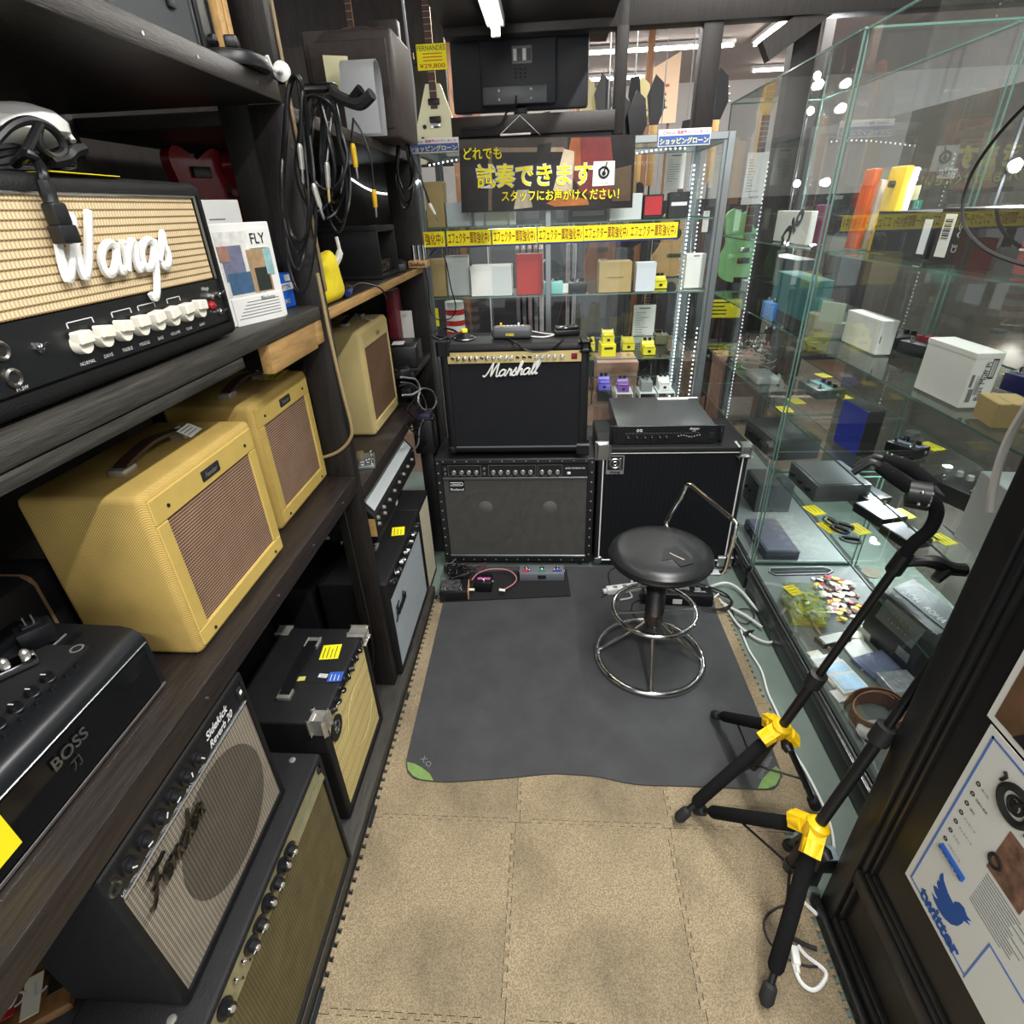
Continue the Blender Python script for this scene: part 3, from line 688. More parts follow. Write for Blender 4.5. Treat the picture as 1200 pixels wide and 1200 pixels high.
# ---- stack at the back: grey twin, black valve combo on top, bass cabinet and bass head
r_ = AMP('combo_amplifier', 'wide black twin-speaker combo amplifier with grey grille at the bottom of the stack', -.163, 2.288, .03, 0)
W_, H_, D_ = .745, .572, .28
cabinet(r_, W_, D_, H_, M('black_vinyl', '1b1b1d', .5, spec=.45, bump=.4, bscale=300), .008, (-.34, .34, .03, .548), .012)
panel(r_, -.338, .338, .478, .542, .004, blackmat)
panel(r_, -.338, .338, .046, .468, .007, greygr, .003, 'grille_cloth')
G().rbox((-.339, .0, .466), (.339, .006, .477), .0015, 1).build('silver_strip', M('dull_silver', '77797a', .4, .8), r_)
G().rbox((-.339, -.002, .032), (.339, .006, .045), .0015, 1).build('silver_strip', alu, r_)
for x in (-.145, .165):
    tag(G().lathe([(.034, 0), (.032, .001), (.0005, .0035)], (x, .0072, .315), '-y', 28).build('speaker_dome', M('dome_seen_through_cloth', '5c5a56', .5, var=.1), r_), 'pale speaker dust cap showing through the cloth')
    G().torus((x, .0068, .25), .145, .0008, 'y', 48, 4).build('speaker_ring', M('ring_seen_through_cloth', '343432', .8), r_)
kr = knob_mesh(.0085, .014, 1.2, [nickel, blackpl])
kxs = [-.283, -.247, -.213, -.178, -.098, -.064, -.03, .005, .04, .075, .128, .164, .2]
knobs(r_, kxs, .503, .004, kr)
for x0, x1 in ((-.31, -.155), (-.12, .1), (.108, .222)): piping(r_, x0, x1, .485, .538, .003, greyink, .0012, 'panel_line')
for x in (-.325, -.14):
    for z in (.495, .52): jack(r_, x, z, .004, .005)
text('JAZZ CHORUS-120', whiteink, r_, (.28, .0035, .52), w=.09, h=.009, bold=.03, ext=.0004)
G().rbox((.245, .001, .49), (.26, .005, .502), .001, 1).build('switch', white, r_)
lg = panel(r_, -.312, -.238, .405, .46, .004, blackmat, .002, 'badge')
text('Roland', whiteink, lg, (-.275, .0035, .414), w=.062, h=.012, bold=.02)
g = G()
for q in ([(-.306, .45), (-.25, .45), (-.246, .446), (-.246, .438), (-.25, .434), (-.306, .434)], ): g.tube([(x, .003, z) for x, z in q], .0016, 6, True)
g.tube([(-.298, .003, .442), (-.256, .003, .442)], .0014, 6); g.build('badge_mark', whiteink, lg)
g = G()
for z in [.05+.05*i for i in range(11)]:
    for x in (-.357, .357): g.ball((x, -.0, z), .0045, 8)
for i in range(13): g.ball((-.33+.055*i, 0, .559), .0035, 8)
for i in range(13): g.ball((-.33+.055*i, 0, .016), .0035, 8)
tag(g.build('studs', nickel, r_), None, kind='stuff')
for sx in (-.31, .31):
    cst = G().cyl((sx, .03, -.012), (sx+.016, .03, -.012), .0165, n=16).build('caster', blackpl, r_); G().box((sx-.004, .02, -.01), (sx+.02, .04, .0)).build('caster_fork', steel, cst)
m_ = AMP('combo_amplifier', 'black combo amplifier with gold panel and white script lettering atop the grey twin', -.147, 2.288, .6285, 0)
W_, H_, D_ = .628, .488, .26
cabinet(m_, W_, D_, H_, tolex2, .022, (-.278, .278, .026, .462), .010)
panel(m_, -.277, .277, .028, .405, .006, blackgr, .003, 'grille_cloth')
panel(m_, -.279, .279, .41, .455, -.001, gold, .006)
G().rbox((-.277, .0, .027), (.277, .006, .034), .001, 1).build('bottom_strip', M('dull_grey', '55585b', .5), m_)
script('Marshall', white, m_, (-.012, -.002, .352), .215, .0036, depth=.8, slant=.3, rise=.01)
km = knob_mesh(.0075, .013, 1.25, [blackpl, chrome])
ksil = G().lathe([(.009, 0), (.009, .004), (.0075, .005), (.0072, .013), (.0005, .0135)], axis='-y', n=14).mesh('knob', chrome)
knobs(m_, [-.235, -.208, -.182, -.158, -.112, -.085, -.058, -.034, -.01, .094, .118, .142, .17, .2], .431, -.001, ksil)
for x in (.015, .042, .066, -.258, -.135): jack(m_, x, .431, -.001, .006)
tag(G().rbox((.238, -.004, .42), (.262, 0, .445), .002).build('power_switch', M('red_switch', '6d1018', .3), m_), 'dark red power switch')
corners(m_, W_, D_, H_, blackpl, .036, 'tb', .0012)
e_ = AMP('bass_cabinet', 'large black bass speaker cabinet with white piping and square silver badge', .553, 2.288, .02, 0, 'speaker')
W_, H_, D_ = .665, .63, .38
cabinet(e_, W_, D_, H_, tolex2, .010, (-.312, .312, .022, .605), .012)
panel(e_, -.31, .31, .024, .603, .006, navygr, .003, 'grille_cloth')
piping(e_, -.312, .312, .022, .606, .0, white, .006)
corners(e_, W_, D_, H_, steel, .045, 'tb', .002)
bg_ = panel(e_, -.295, -.215, .5, .592, .001, M('silver_badge', '9fa2a3', .35, .6), .003, 'badge')
panel(bg_, -.29, -.22, .521, .588, .0003, blackmat, .002, 'badge_field')
g = G().torus((-.256, 0, .554), .022, .005, 'y', 28, 6).torus((-.256, 0, .554), .009, .004, 'y', 20, 6).rbox((-.238, -.003, .526), (-.228, .003, .58), .001, 1); g.build('badge_mark', steel, bg_)
text('Ampeg', blackmat, bg_, (-.255, .0008, .509), w=.05, shear=.25, bold=.03)
for sx in (-.29, .29): G().lathe([(.02, 0), (.022, .018)], (sx, .05, -.0185), n=12).build('foot', blackpl, e_)
for sx in (-.333, .333): G().rbox((sx-.006 if sx < 0 else sx-.01, .13, .3), (sx+.01 if sx < 0 else sx+.006, .25, .42), .004).build('side_handle', blackpl, e_)
h_ = AMP('bass_amplifier_head', 'flat black rack bass amplifier head on top of the bass cabinet', .52, 2.33, .6505, 0)
W_, H_, D_ = .5, .088, .42
G().rbox((-.215, .002, .008), (.215, D_, H_-.004), .003).build('chassis', M('dark_grey_sheet', '4c4e50', .4, .5), h_)
for sx in (-1, 1):
    ear = G().rbox((sx*.215, -.004, .002), (sx*.25, .0, H_), .001, 1).build('rack_ear', blackpl, h_)
    G().tube(catmull([(sx*.234, -.004, .015), (sx*.234, -.024, .02), (sx*.234, -.024, H_-.02), (sx*.234, -.004, H_-.015)], 4), .004, 8).build('rack_handle', blackpl, ear)
G().rbox((-.22, -.006, .002), (.22, .003, H_), .002, 1).build('front_panel', blackpl, h_)
kh = knob_mesh(.006, .012, 1.2, [blackpl, whiteink]); knobs(h_, [-.17, -.13, -.095, -.062, -.03, -.0], .036, -.006, kh)
g = G()
for i in range(9): g.box((.052+i*.0115, -.0072, .022), (.0555+i*.0115, -.005, .058))
g.build('slider_slots', blackmat, h_)
for i in range(9): G().rbox((.0505+i*.0115, -.012, .036+.004*math.sin(i)), (.057+i*.0115, -.006, .042+.004*math.sin(i)), .001, 1).build('slider', greyink, h_)
g = G().torus((-.126, -.0065, .066), .005, .0014, 'y', 16, 5).torus((-.112, -.0065, .066), .005, .0014, 'y', 16, 5); g.build('round_marks', whiteink, h_)
text('Ampeg', whiteink, h_, (.12, -.0065, .072), w=.045, shear=.3, bold=.02); text('B-2R', whiteink, h_, (.12, -.0065, .062), w=.014)
G().rbox((.187, -.009, .028), (.206, -.005, .056), .001, 1).build('power_switch', blackmat, h_)
g = G()
for i in range(22): g.box((-.18+i*.015, -.0066, .052), (-.171+i*.015, -.0055, .0535))
tag(g.build('panel_print', greyink, h_), None, kind='stuff')
for sx in (-.18, .18): G().lathe([(.012, 0), (.014, .008)], (sx, .05, 0), n=10).build('foot', blackpl, h_)
sticker(h_, (.10, D_-.03, H_-.003), .15, .035, paper, .0, 0); sticker(h_, (.2, D_-.02, H_-.003), .05, .02, paper, .0, 0)
# ------------------------------------------------------------------ small goods: cartons and effect pedals
def carton(name, label, loc, rz, w, d, h, mat, group=None, cat='box', seam=True, lab=None, side=None):
    """closed cardboard box, front face -Y at y=0, centred in x"""
    t = thing(name, label, cat, loc, rz, group)
    b = G().rbox((-w/2, 0, 0), (w/2, d, h), min(.0025, w*.04), 1).build('body', mat, t)
    if seam:
        G().rbox((-w/2-.0006, -.0006, h*.86), (w/2+.0006, d+.0006, h+.0008), .0012, 1).build('lid', mat, t)
    if lab: G().box((-w*lab[0]/2+lab[4]*w, -.0018, h*(.5+lab[5]-lab[1]/2)), (w*lab[0]/2+lab[4]*w, -.0007, h*(.5+lab[5]+lab[1]/2))).build('label', lab[2], t)
    return t
def pedal(label, loc, rz, w, d, h, mat, nk=3, kmat=None, group=None, name='effect_pedal', style='stomp', toggles=0, face=None):
    """floor effect unit: body, knobs on the rear top, foot switch or treadle, side jacks"""
    t = thing(name, label, 'effect pedal', loc, rz, group); km_ = kmat or blackpl
    if style == 'boss':
        G().prism([(-w/2, 0, 0), (-w/2, d, 0), (-w/2, d, h), (-w/2, d*.62, h), (-w/2, d*.55, h*.78), (-w/2, 0, h*.55)], (w, 0, 0)).build('body', mat, t)
        G().rbox((-w*.44, d*.02, h*.60), (w*.44, d*.56, h*.80), .003, 1).build('treadle', mat, t)
        G().rbox((-w*.13, -.0015, h*.18), (w*.13, .004, h*.42), .001, 1).build('thumb_screw', blackpl, t)
        ky, kz = d*.82, h
    elif style == 'mini':
        G().rbox((-w/2, 0, 0), (w/2, d, h), .003).build('body', mat, t); G().lathe([(.006, 0), (.006, .004), (.004, .005), (.004, .012)], (0, d*.22, h), n=10).build('foot_switch', chrome, t); ky, kz = d*.75, h
    else:
        G().rbox((-w/2, 0, 0), (w/2, d, h), .004).build('body', mat, t)
        for x in ([0] if w < .1 else [-w*.28, w*.28]): G().lathe([(.008, 0), (.008, .004), (.0055, .005), (.0055, .014), (.004, .016)], (x, d*.2, h), n=10).build('foot_switch', chrome, t)
        if face: G().box((-w*.4, d*.36, h-.0005), (w*.4, d*.6, h+.0006)).build('face_plate', face, t)
        ky, kz = d*.75, h
    rk = min(.009, w/(nk*2.6)) if nk else 0
    for i in range(nk):
        x = (i-(nk-1)/2)*w*.8/max(1, nk)
        G().lathe([(rk, 0), (rk*.9, rk*1.5), (.0005, rk*1.5)], (x, ky, kz), n=10).build('knob', km_, t)
    for i in range(toggles): G().lathe([(.003, 0), (.002, .014)], ((i-(toggles-1)/2)*w*.25, d*.55, kz), n=8).build('toggle_switch', chrome, t)
    for sx in (-1, 1): G().cyl((sx*w/2, d*.7, h*.5), (sx*(w/2+.004), d*.7, h*.5), .006, n=10).build('jack_socket', nickel, t)
    return t
def price_card(loc, w, d, rz, label, mat=yellow, lines=3, ink=inkm, tilt=None, group=None):
    o = G(); o.box((-w/2, -d/2, 0), (w/2, d/2, .0008))
    for i in range(lines):
        y = d/2-(i+.7)*d/(lines+.4); o.box((-w*.42, y-d*.022, .0008), (w*(.1+.3*rnd.random()), y+d*.022, .0011), 1)
    if tilt is not None: o.xf(tilt)
    ob = o.build('price_card', [mat, ink], None, loc=tuple(loc), rz=rz); return tag(ob, label, 'price card', group)

# ------------------------------------------------------------------ back showcase
YC, YB, XL, XR, ZT = 2.77, 3.38, -.60, .772, 1.85
cs = thing('glass_showcase', 'aluminium framed glass showcase behind the stacked amplifiers', 'showcase', (.086, YC, 0)); CO = Vector((.086, YC, 0))
def csp(g, name, mat): return g.build(name, mat, cs, org=CO)
csp(G().rbox((XL, YC+.012, 0), (XR, YB-.01, .36), .004), 'base', M('grey_laminate', '3d3f40', .5))
def apost(x, y, s=.03, inx=-1):
    return csp(G().rbox((x-s/2, y-s/2, .36), (x+s/2, y+s/2, ZT), .002, 1).rbox((x+inx*s/2, y-s*.2, .37), (x+inx*(s/2+.012), y+s*.2, ZT-.01), .001, 1), 'frame_post', alu)
for x, i in ((XL+.015, 1), (XR-.015, -1)):
    apost(x, YC+.0151, .03, i); apost(x, YB-.0151, .03, i)
csp(G().rbox((-.017, YC-.006, .36), (.009, YC+.006, ZT-.03), .002, 1), 'door_stile', alu)
for y in (YC+.015, YB-.015): csp(G().rbox((XL+.03, y-.013, ZT-.028), (XR-.03, y+.013, ZT), .002, 1), 'frame_rail', alu)
for x in (XL+.015, XR-.015): csp(G().rbox((x-.013, YC+.03, ZT-.028), (x+.013, YB-.03, ZT), .002, 1), 'frame_rail', alu)
def pane(o_root, org, a, b, mat=glassm, name='glass_pane', edge=True):
    """thin pane: one clear face in the middle, edge faces all round"""
    a = [min(p, q) for p, q in zip(a, b)] if False else list(a)
    ax = min(range(3), key=lambda i: abs(a[i]-b[i])); lo = [min(a[i], b[i]) for i in range(3)]; hi = [max(a[i], b[i]) for i in range(3)]
    u, v = [i for i in range(3) if i != ax]; mid = (lo[ax]+hi[ax])/2; g = G()
    def pt(uu, vv, w): p = [0, 0, 0]; p[u] = uu; p[v] = vv; p[ax] = w; return tuple(p)
    g.quad(pt(lo[u], lo[v], mid), pt(hi[u], lo[v], mid), pt(hi[u], hi[v], mid), pt(lo[u], hi[v], mid), 0)
    q = [(lo[u], lo[v]), (hi[u], lo[v]), (hi[u], hi[v]), (lo[u], hi[v])]
    if edge:
        for k in range(4):
            (u0, v0), (u1, v1) = q[k], q[(k+1) % 4]
            g.quad(pt(u0, v0, lo[ax]), pt(u1, v1, lo[ax]), pt(u1, v1, hi[ax]), pt(u0, v0, hi[ax]), 1)
    return g.build(name, [mat, gedge], o_root, org=org, fix=False)
pane(cs, CO, (XL+.03, YC+.004, .37), (-.017, YC+.009, ZT-.028)); pane(cs, CO, (.009, YC+.004, .37), (XR-.03, YC+.009, ZT-.028))
pane(cs, CO, (XR-.012, YC+.03, .37), (XR-.007, YB-.03, ZT-.028)); pane(cs, CO, (XL+.03, YB-.012, .37), (XR-.03, YB-.007, ZT-.028))
pane(cs, CO, (XL+.03, YC+.03, ZT-.006), (XR-.03, YB-.03, ZT-.001))
ZS = [P(650, 345.5, 'y', 2.81).z, P(720, 420, 'y', 2.81).z, P(740, 472, 'y', 2.83).z, P(640, 262, 'y', 2.81).z]
for z in ZS: pane(cs, CO, (XL+.035, 2.805, z-.006), (XR-.035, YB-.035, z), glass2, 'glass_shelf')
# LED strips: rows of beads
def beads(pts, r, name, org, root): 
    g = G()
    for p in pts: g.ball(p, r, 6)
    return tag(g.build(name, ledm, root, org=org), None, kind='stuff')
led = []
for k in range(68): led.append((XR-.035, YB-.06, .42+k*.02))
beads(led, .0042, 'led_beads', CO, cs)
beads([(XR-.05+.0, YC+.04, .42+k*.022) for k in range(30)], .003, 'led_beads', CO, cs)
beads([(-.55+k*.021, 2.95+.0, 1.79+.02*math.sin(k*.15)-.00*k) for k in range(56)], .0036, 'led_beads', CO, cs)

def cbox(x0, yt, x1, yb, zs, dep, mat, label, yfront=2.83, name='carton', rz=0., **k):
    a, b = P(x0, yb, 'y', yfront), P(x1, yb, 'y', yfront); h = P((x0+x1)/2, yt, 'y', yfront).z-zs
    return carton(name, label, ((a.x+b.x)/2, yfront, zs+.0004), rz, b.x-a.x, dep, h, mat, **k)
z1, z2, z3, z4 = ZS
cbox(526, 300, 551, 347, z1, .05, paperg, 'thin white upright carton in the back showcase, first from the kraft box', 2.88)
cbox(553, 312, 600, 349, z1, .12, paper, 'wide white carton beside the showcase door stile', 2.825, lab=(.45, .98, paperg, 0, .26, 0))
cbox(606, 298, 636, 348, z1, .07, redcard, 'tall red carton in the back showcase', 2.825)
cbox(701, 307, 739, 343, z1, .11, kraft, 'square tan carton in the back showcase with a cut handle slot', 2.825, seam=False, lab=(.5, .03, M('kraft_cut', '8a744a', .9), 0, 0, 0))
cbox(744, 308, 767, 342, z1, .06, M('pale_grey_card', 'd3dae2', .7), 'pale grey carton right of the tan carton', 2.825)
cbox(801, 298, 823, 338, z1, .06, paper, 'white upright carton by the LED corner post of the back showcase', 2.90, name='carton', lab=(.3, .04, greyink, 0, 0, .45))
cbox(500, 305, 524, 352, z1, .12, kraft, 'kraft carton with folded flaps at the showcase end beside the shelf post', 2.86)
def bped(x, yb, zs, y, w, d, h, mat, label, **k):
    q = P(x, yb, 'y', y); return pedal(label, (q.x, y, zs+.0004), k.pop('rz', 0), w, d, h, mat, **k)
bped(648, 346, z1, 2.83, .095, .07, .055, mint, 'mint green effect pedal with two black knobs next to the red carton', nk=2, toggles=1)
bped(677, 344, z1, 2.85, .09, .11, .045, blackpl, 'black six-knob effect pedal on the upper shelf of the back showcase', nk=3, kmat=blackpl, toggles=2)
bped(774, 338, z1, 2.93, .062, .1, .05, yelpaint, 'yellow effect pedal beside the pale grey carton', nk=3, style='boss')
cbox(659, 333, 667, 347, z1, .03, paper, 'tiny white box between mint and black pedals', 2.86, seam=False)
carton('carton', 'bright yellow pedal carton under a yellow effect pedal', (P(713, 415, 'y', 2.84).x, 2.84, z2+.0004), .05, .075, .11, .062, yellow, seam=False, lab=(.6, .16, inkm, 0, 0, .2))
bped(713, 402, z2+.063, 2.86, .058, .1, .055, yelpaint, 'yellow effect pedal standing on the yellow carton', nk=4, style='boss')
bped(737, 405, z2, 2.98, .062, .11, .055, yelpaint, 'yellow effect pedal behind the yellow carton', nk=3, style='boss')
bped(761, 412, z2, 2.87, .062, .11, .055, yelpaint, 'yellow effect pedal standing alone on the second shelf', nk=2, style='boss')
bped(692, 400, z2, 2.98, .05, .1, .055, yelpaint, 'yellow effect pedal half hidden by the black combo', nk=1, style='boss')
bped(776, 398, z2, 3.1, .07, .1, .05, M('olive_metal', '5c5a42', .5), 'dark olive pedal with a yellow top at the back of the second shelf', nk=3)
carton('carton', 'small black carton under the violet pedal', (P(708, 478, 'y', 2.86).x, 2.86, z3+.0004), 0, .075, .11, .058, blkcard, seam=False)
bped(708, 463, z3+.059, 2.87, .058, .1, .055, M('violet_paint', '6f68d8', .3), 'violet effect pedal on a small black carton', nk=2, style='boss')
bped(730, 468, z3+.03, 2.92, .06, .1, .055, M('plum_paint', '74489c', .3), 'plum purple effect pedal on the lower shelf of the back showcase', nk=2, style='boss')
bped(757, 466, z3+.03, 2.92, .06, .1, .055, M('grey_metal_paint', '8a8d8c', .35), 'grey metal effect pedal with black treadle on the lower shelf', nk=2)
bped(778, 466, z3+.03, 2.94, .06, .1, .055, white, 'white effect pedal next to the LED corner post', nk=2, style='boss')
for x, lb in ((730, 'clear riser under the plum pedal'), (757, 'clear riser under the grey metal pedal'), (778, 'clear riser under the white pedal')):
    q = P(x, 470, 'y', 2.95); r0 = thing('display_riser', lb, 'stand', (q.x, 2.95, z3+.0004)); G().rbox((-.045, -.05, .024), (.045, .08, .029), .001, 1).build('top', paperg, r0); 
    for sx in (-1, 1): G().box((sx*.045, -.05, 0), (sx*.041, .08, .0245)).build('side', paperg, r0)
# goods on the top shelf, behind the banner
cbox(501, 213, 522, 262, z4, .1, kraft, 'tall kraft carton on the top shelf behind the hanging cable plug', 2.83)
cbox(524, 237, 551, 266, z4, .06, M('pale_blue_card', 'b9c4cc', .6), 'pale blue grey carton peeking below the banner corner', 2.83, seam=False)
cbox(556, 244, 567, 264, z4, .05, paperg, 'narrow grey carton below the banner', 2.84, seam=False)
cbox(569, 245, 595, 264, z4, .06, M('pale_green_card', 'c3cabb', .6), 'pale green carton below the banner', 2.84, seam=False)
cbox(597, 245, 604, 264, z4, .05, paper, 'slim white carton below the banner', 2.84, seam=False)
cbox(632, 240, 652, 262, z4, .05, M('frosted_card', '8e9494', .5), 'frosted grey carton below the banner middle', 2.85, seam=False)
cbox(666, 240, 712, 262, z4, .08, blkcard, 'black lettered carton below the banner', 2.85, seam=False, lab=(.8, .3, greyink, 0, 0, 0))
cbox(714, 227, 751, 260, z4, .06, paperg, 'large pale carton beside the banner edge', 2.85, seam=False)
cbox(753, 228, 776, 256, z4, .06, blkcard, 'black carton with a red and white front label', 2.85, seam=False, lab=(.85, .75, M('red_label', 'b52a33', .6), 0, 0, .05))
cbox(782, 225, 806, 258, z4, .06, M('charcoal_card', '26272a', .55), 'charcoal carton with white print by the LED corner post', 2.85, seam=False, lab=(.75, .14, whiteink, 0, 0, .05))
def sheet(x0, y0, x1, y1, y, label, mat=paper, lines=10, name='price_sheet', lean=.0):
    a, b = P(x0, y1, 'y', y), P(x1, y0, 'y', y); w, h = b.x-a.x, b.z-a.z
    g = G().box((0, 0, 0), (w, .002, h))
    r2 = random.Random(int(x0)); g.box((w*.25, -.0006, h*.9), (w*.75, 0, h*.93), 1)
    for i in range(lines): g.box((w*.12, -.0006, h*(.8-.65*i/lines)), (w*(.3+.5*r2.random()), 0, h*(.8-.65*i/lines)+h*.012), 1)
    return tag(g.build(name, [mat, greyink], None, loc=(a.x, y, a.z)), label, 'paper sheet')
sheet(740, 357, 769, 402, 3.36, 'white printed price sheet standing behind the yellow pedals')
sheet(778, 178, 805, 222, 3.36, 'printed sheet inside the top of the back showcase')
sheet(822, 247, 832, 272, 3.36, 'small white note inside the showcase beyond the LED post', lines=3)
# ------------------------------------------------------------------ signs on the back showcase
tp = thing('notice_tape', 'strip of yellow notices with red brown lettering along the showcase glass', 'sign', (P(650, 275, 'y', YC-.002).x, YC-.010, P(650, 275, 'y', YC-.002).z)); TO = tp.location.copy()
segs = [(496, 522), (523, 575.5), (576.5, 629), (630, 683), (684, 737), (738, 793)]
def tape_y(x): return 281-(x-510)*.040
for x0, x1 in segs:
    a, b = P(x0, tape_y(x0)-9.5, 'y', YC-.010), P(x1, tape_y(x1)+9.5, 'y', YC-.010)
    pg = G().box((a.x, YC-.010, b.z), (b.x, YC-.0065, a.z)).build('notice', yelpaint if False else yellow, tp, org=TO)
    G().box((a.x, YC-.0106, b.z-.004), (b.x, YC-.0066, b.z+.0035)).build('notice_border', navyink, pg, org=TO)
    s_, wd = ('エフェクター買取強化中♪', b.x-a.x-.012) if x1-x0 > 30 else ('強化中♪', b.x-a.x-.012)
    text(s_, brownink, pg, ((a.x+b.x)/2-TO.x, YC-.0106-TO.y, (a.z+b.z)/2+.003-TO.z), w=wd, h=(a.z-b.z)*.74, bold=.012, ext=.0004)
bn = thing('banner', 'dark printed banner with big yellow Japanese lettering hung over the showcase', 'sign', tuple(P(642, 247, 'y', 2.74))); BO = bn.location.copy()
cA, cB, cC, cD = P(537.5, 163.5, 'y', 2.74), P(745, 157.5, 'y', 2.74), P(741, 243.5, 'y', 2.74), P(541, 249.5, 'y', 2.74)
def bl(u, v, dy=0.): 
    q = cD.lerp(cC, u).lerp(cA.lerp(cB, u), v); return Vector((q.x, q.y+dy, q.z))
def bpoly(uv, name, mat, dy): return G().prism([bl(u, v, dy) for u, v in uv], (0, .0006, 0)).build(name, mat, bn, org=BO)
bpoly([(0, 0), (1, 0), (1, 1), (0, 1)], 'sheet', M('banner_dark', '1f1a18', .25, var=.5, vscale=8), 0)
pr = [('photo_print', [(.0, .88), (.62, .84), (.62, .99), (.0, .99)], '3c332c'), ('photo_print', [(.2, .82), (.6, .80), (.6, .86), (.2, .88)], '8a7a62'), ('photo_print', [(.63, .55), (.66, .98), (.86, .98), (.9, .3), (.83, .12), (.7, .25)], '6a2420'),
      ('photo_print', [(.61, .6), (.64, .98), (.69, .98), (.7, .5)], '8c4a25'), ('photo_print', [(.5, .1), (.55, .05), (.75, .06), (.74, .14), (.6, .22)], '9a5a22'), ('photo_print', [(.16, .02), (.18, .02), (.19, .8), (.17, .8)], '6e5c44'),
      ('photo_print', [(.54, .28), (.65, .24), (.66, .8), (.6, .84)], 'b7a78e'), ('photo_print', [(.43, .2), (.5, .24), (.53, .93), (.45, .9)], '12100f'), ('photo_print', [(.31, .03), (.42, .05), (.40, .3), (.33, .3)], '958b78'), ('photo_print', [(.88, .1), (.985, .1), (.985, .6), (.89, .55)], '4a3a26')]
for i, (n_, uv, c) in enumerate(pr): bpoly(uv, n_, M('banner_print_'+c, c, .35, var=.3, vscale=14), -.0008-.0002*i)
def btext(s, u, v, w, h, mat, dy, bold=0.):
    q = bl(u, v, dy); text(s, mat, bn, q-BO, w=w, h=h, bold=bold, ext=.0004, rot=Matrix.Rotation(math.atan2(cB.z-cA.z, cB.x-cA.x)*-1, 4, 'Y'))
Wb, Hb = (cB-cA).length, (cA-cD).length
for (s_, u, v, w_, h_) in (('どれでも', .135, .81, .22, .16), ('試奏できます', .43, .5, .67, .33), ('スタッフにお声がけください！', .58, .215, .69, .16)):
    btext(s_, u, v, Wb*w_*1.015, Hb*h_*1.04, M('dark_outline', '3a2a0c', .6) if h_ < .2 else whiteink, -.0034, .05); btext(s_, u, v, Wb*w_, Hb*h_, yelink, -.0042, .016)
bpoly([(.765, .32), (.89, .33), (.89, .66), (.77, .66)], 'logo_panel', white, -.0032)
g = G(); q = bl(.829, .51, -.0045)
g.torus(tuple(q), .019, .0045, 'y', 24, 6).ball(q+Vector((0, 0, -.004)), .009, 10, sz=(1, .2, 1)) 
g.tube([q+Vector((0, 0, 0)), q+Vector((.012, 0, .036))], .003, 6).tube([q+Vector((-.024, 0, .006)), q+Vector((-.018, 0, .014))], .002, 6).tube([q+Vector((.024, 0, .006)), q+Vector((.019, 0, -.012))], .002, 6)
g.build('logo_mark', inkm, bn, org=BO)
q = bl(.829, .36, -.0042); text('オバちゃん楽器', inkm, bn, q-BO, w=.035, h=.006)
st = G()
tip = P(609, 135, 'y', 2.834)
for x, y in ((587, 157), (633, 158)): st.tube([tip, P(x, y, 'y', 2.741)], .0012, 6)
tag(st.build('hanging_string', whiteink, bn, org=BO), 'white string holding the banner')
tag(G().rbox(tuple(P(586, 158, 'y', 2.742)+Vector((0, 0, -.004))), tuple(P(622, 155.5, 'y', 2.752)), .001, 1).build('hanging_bar', white, bn, org=BO), 'white plastic hanging bar')
def loan(x0, y0, x1, y1, y, label):
    a, b = P(x0, y1, 'y', y), P(x1, y0, 'y', y); o = Vector(((a.x+b.x)/2, y, a.z)); t = thing('loan_sign', label, 'sign', tuple(o)); w, h = b.x-a.x, b.z-a.z
    G().rbox((-w/2, 0, 0), (w/2, .004, h), .001, 1).build('plate', white, t); G().box((-w/2+.003, -.001, .004), (w/2-.003, 0, h*.62)).build('band', M('blue_band', '33549c', .5), t)
    text('ショッピングローン', M('pale_yellow_print', 'f0ec7a', .6), t, (0, -.0012, h*.31), w=w*.93, h=h*.38, bold=.02)
    text('Orico', inkm, t, (-w*.3, -.0006, h*.8), w=w*.22, h=h*.2); text('国産導入いたしました', M('pink_print', 'b03a7a', .6), t, (w*.16, -.0006, h*.8), w=w*.6, h=h*.2, bold=.02)
    return t
loan(770.5, 149, 834, 172.5, YC-.008, 'small blue and white loan sign beside the LED corner post')
loan(478, 160.5, 537, 180.5, YC-.008, 'small blue and white loan sign under the white pointed guitar')

# ------------------------------------------------------------------ television on the beam, seen from behind
tv = thing('television', 'black flat television seen from behind on the beam above the showcase', 'television', (-.127, 2.98, 1.962)); 
sb = thing('support_shelf', 'dark wooden shelf beam carrying the television', 'shelf', (-.06, 2.9, 1.866))
G().rbox((-.36, -.06, .012), (.34, .3, .085), .004).build('board', wood_blk, sb)
G().rbox((-.36, -.05, -.012), (.33, .28, .0115), .003).build('ledge', blackmat, sb)
tv.location = (-.127, 3.0, 1.9515)
G().rbox((-.30, 0, .03), (.30, .035, .40), .012).build('back_shell', M('tv_shell', '202227', .5), tv)
G().rbox((-.17, -.035, .045), (.16, .0, .30), .014).build('rear_housing', M('tv_shell2', '26282d', .55), tv)
G().rbox((-.16, -.045, .05), (.12, -.03, .115), .004).build('stand_plate', M('grey_metal_plate', '5a5d60', .5, .5), tv)
for x in (-.09, .05):
    for z in (.068, .1): G().ball((x, -.046, z), .0055, 8).build('bolt', white, tv)
G().rbox((-.03, -.0365, .19), (.055, -.034, .25), .001, 1).build('port_panel', greyink, tv)
for i in range(4): G().rbox((-.024+.02*i, -.039, .2), (-.01+.02*i, -.036, .24), .001, 1).build('port', blackpl if i % 2 else white, tv)
g = G()
for i in range(3):
    for k in range(3): g.box((-.02+.02*i, -.0362, .14+.014*k), (-.01+.02*i, -.0345, .147+.014*k))
tag(g.build('vent_slots', blackmat, tv), None, kind='stuff')
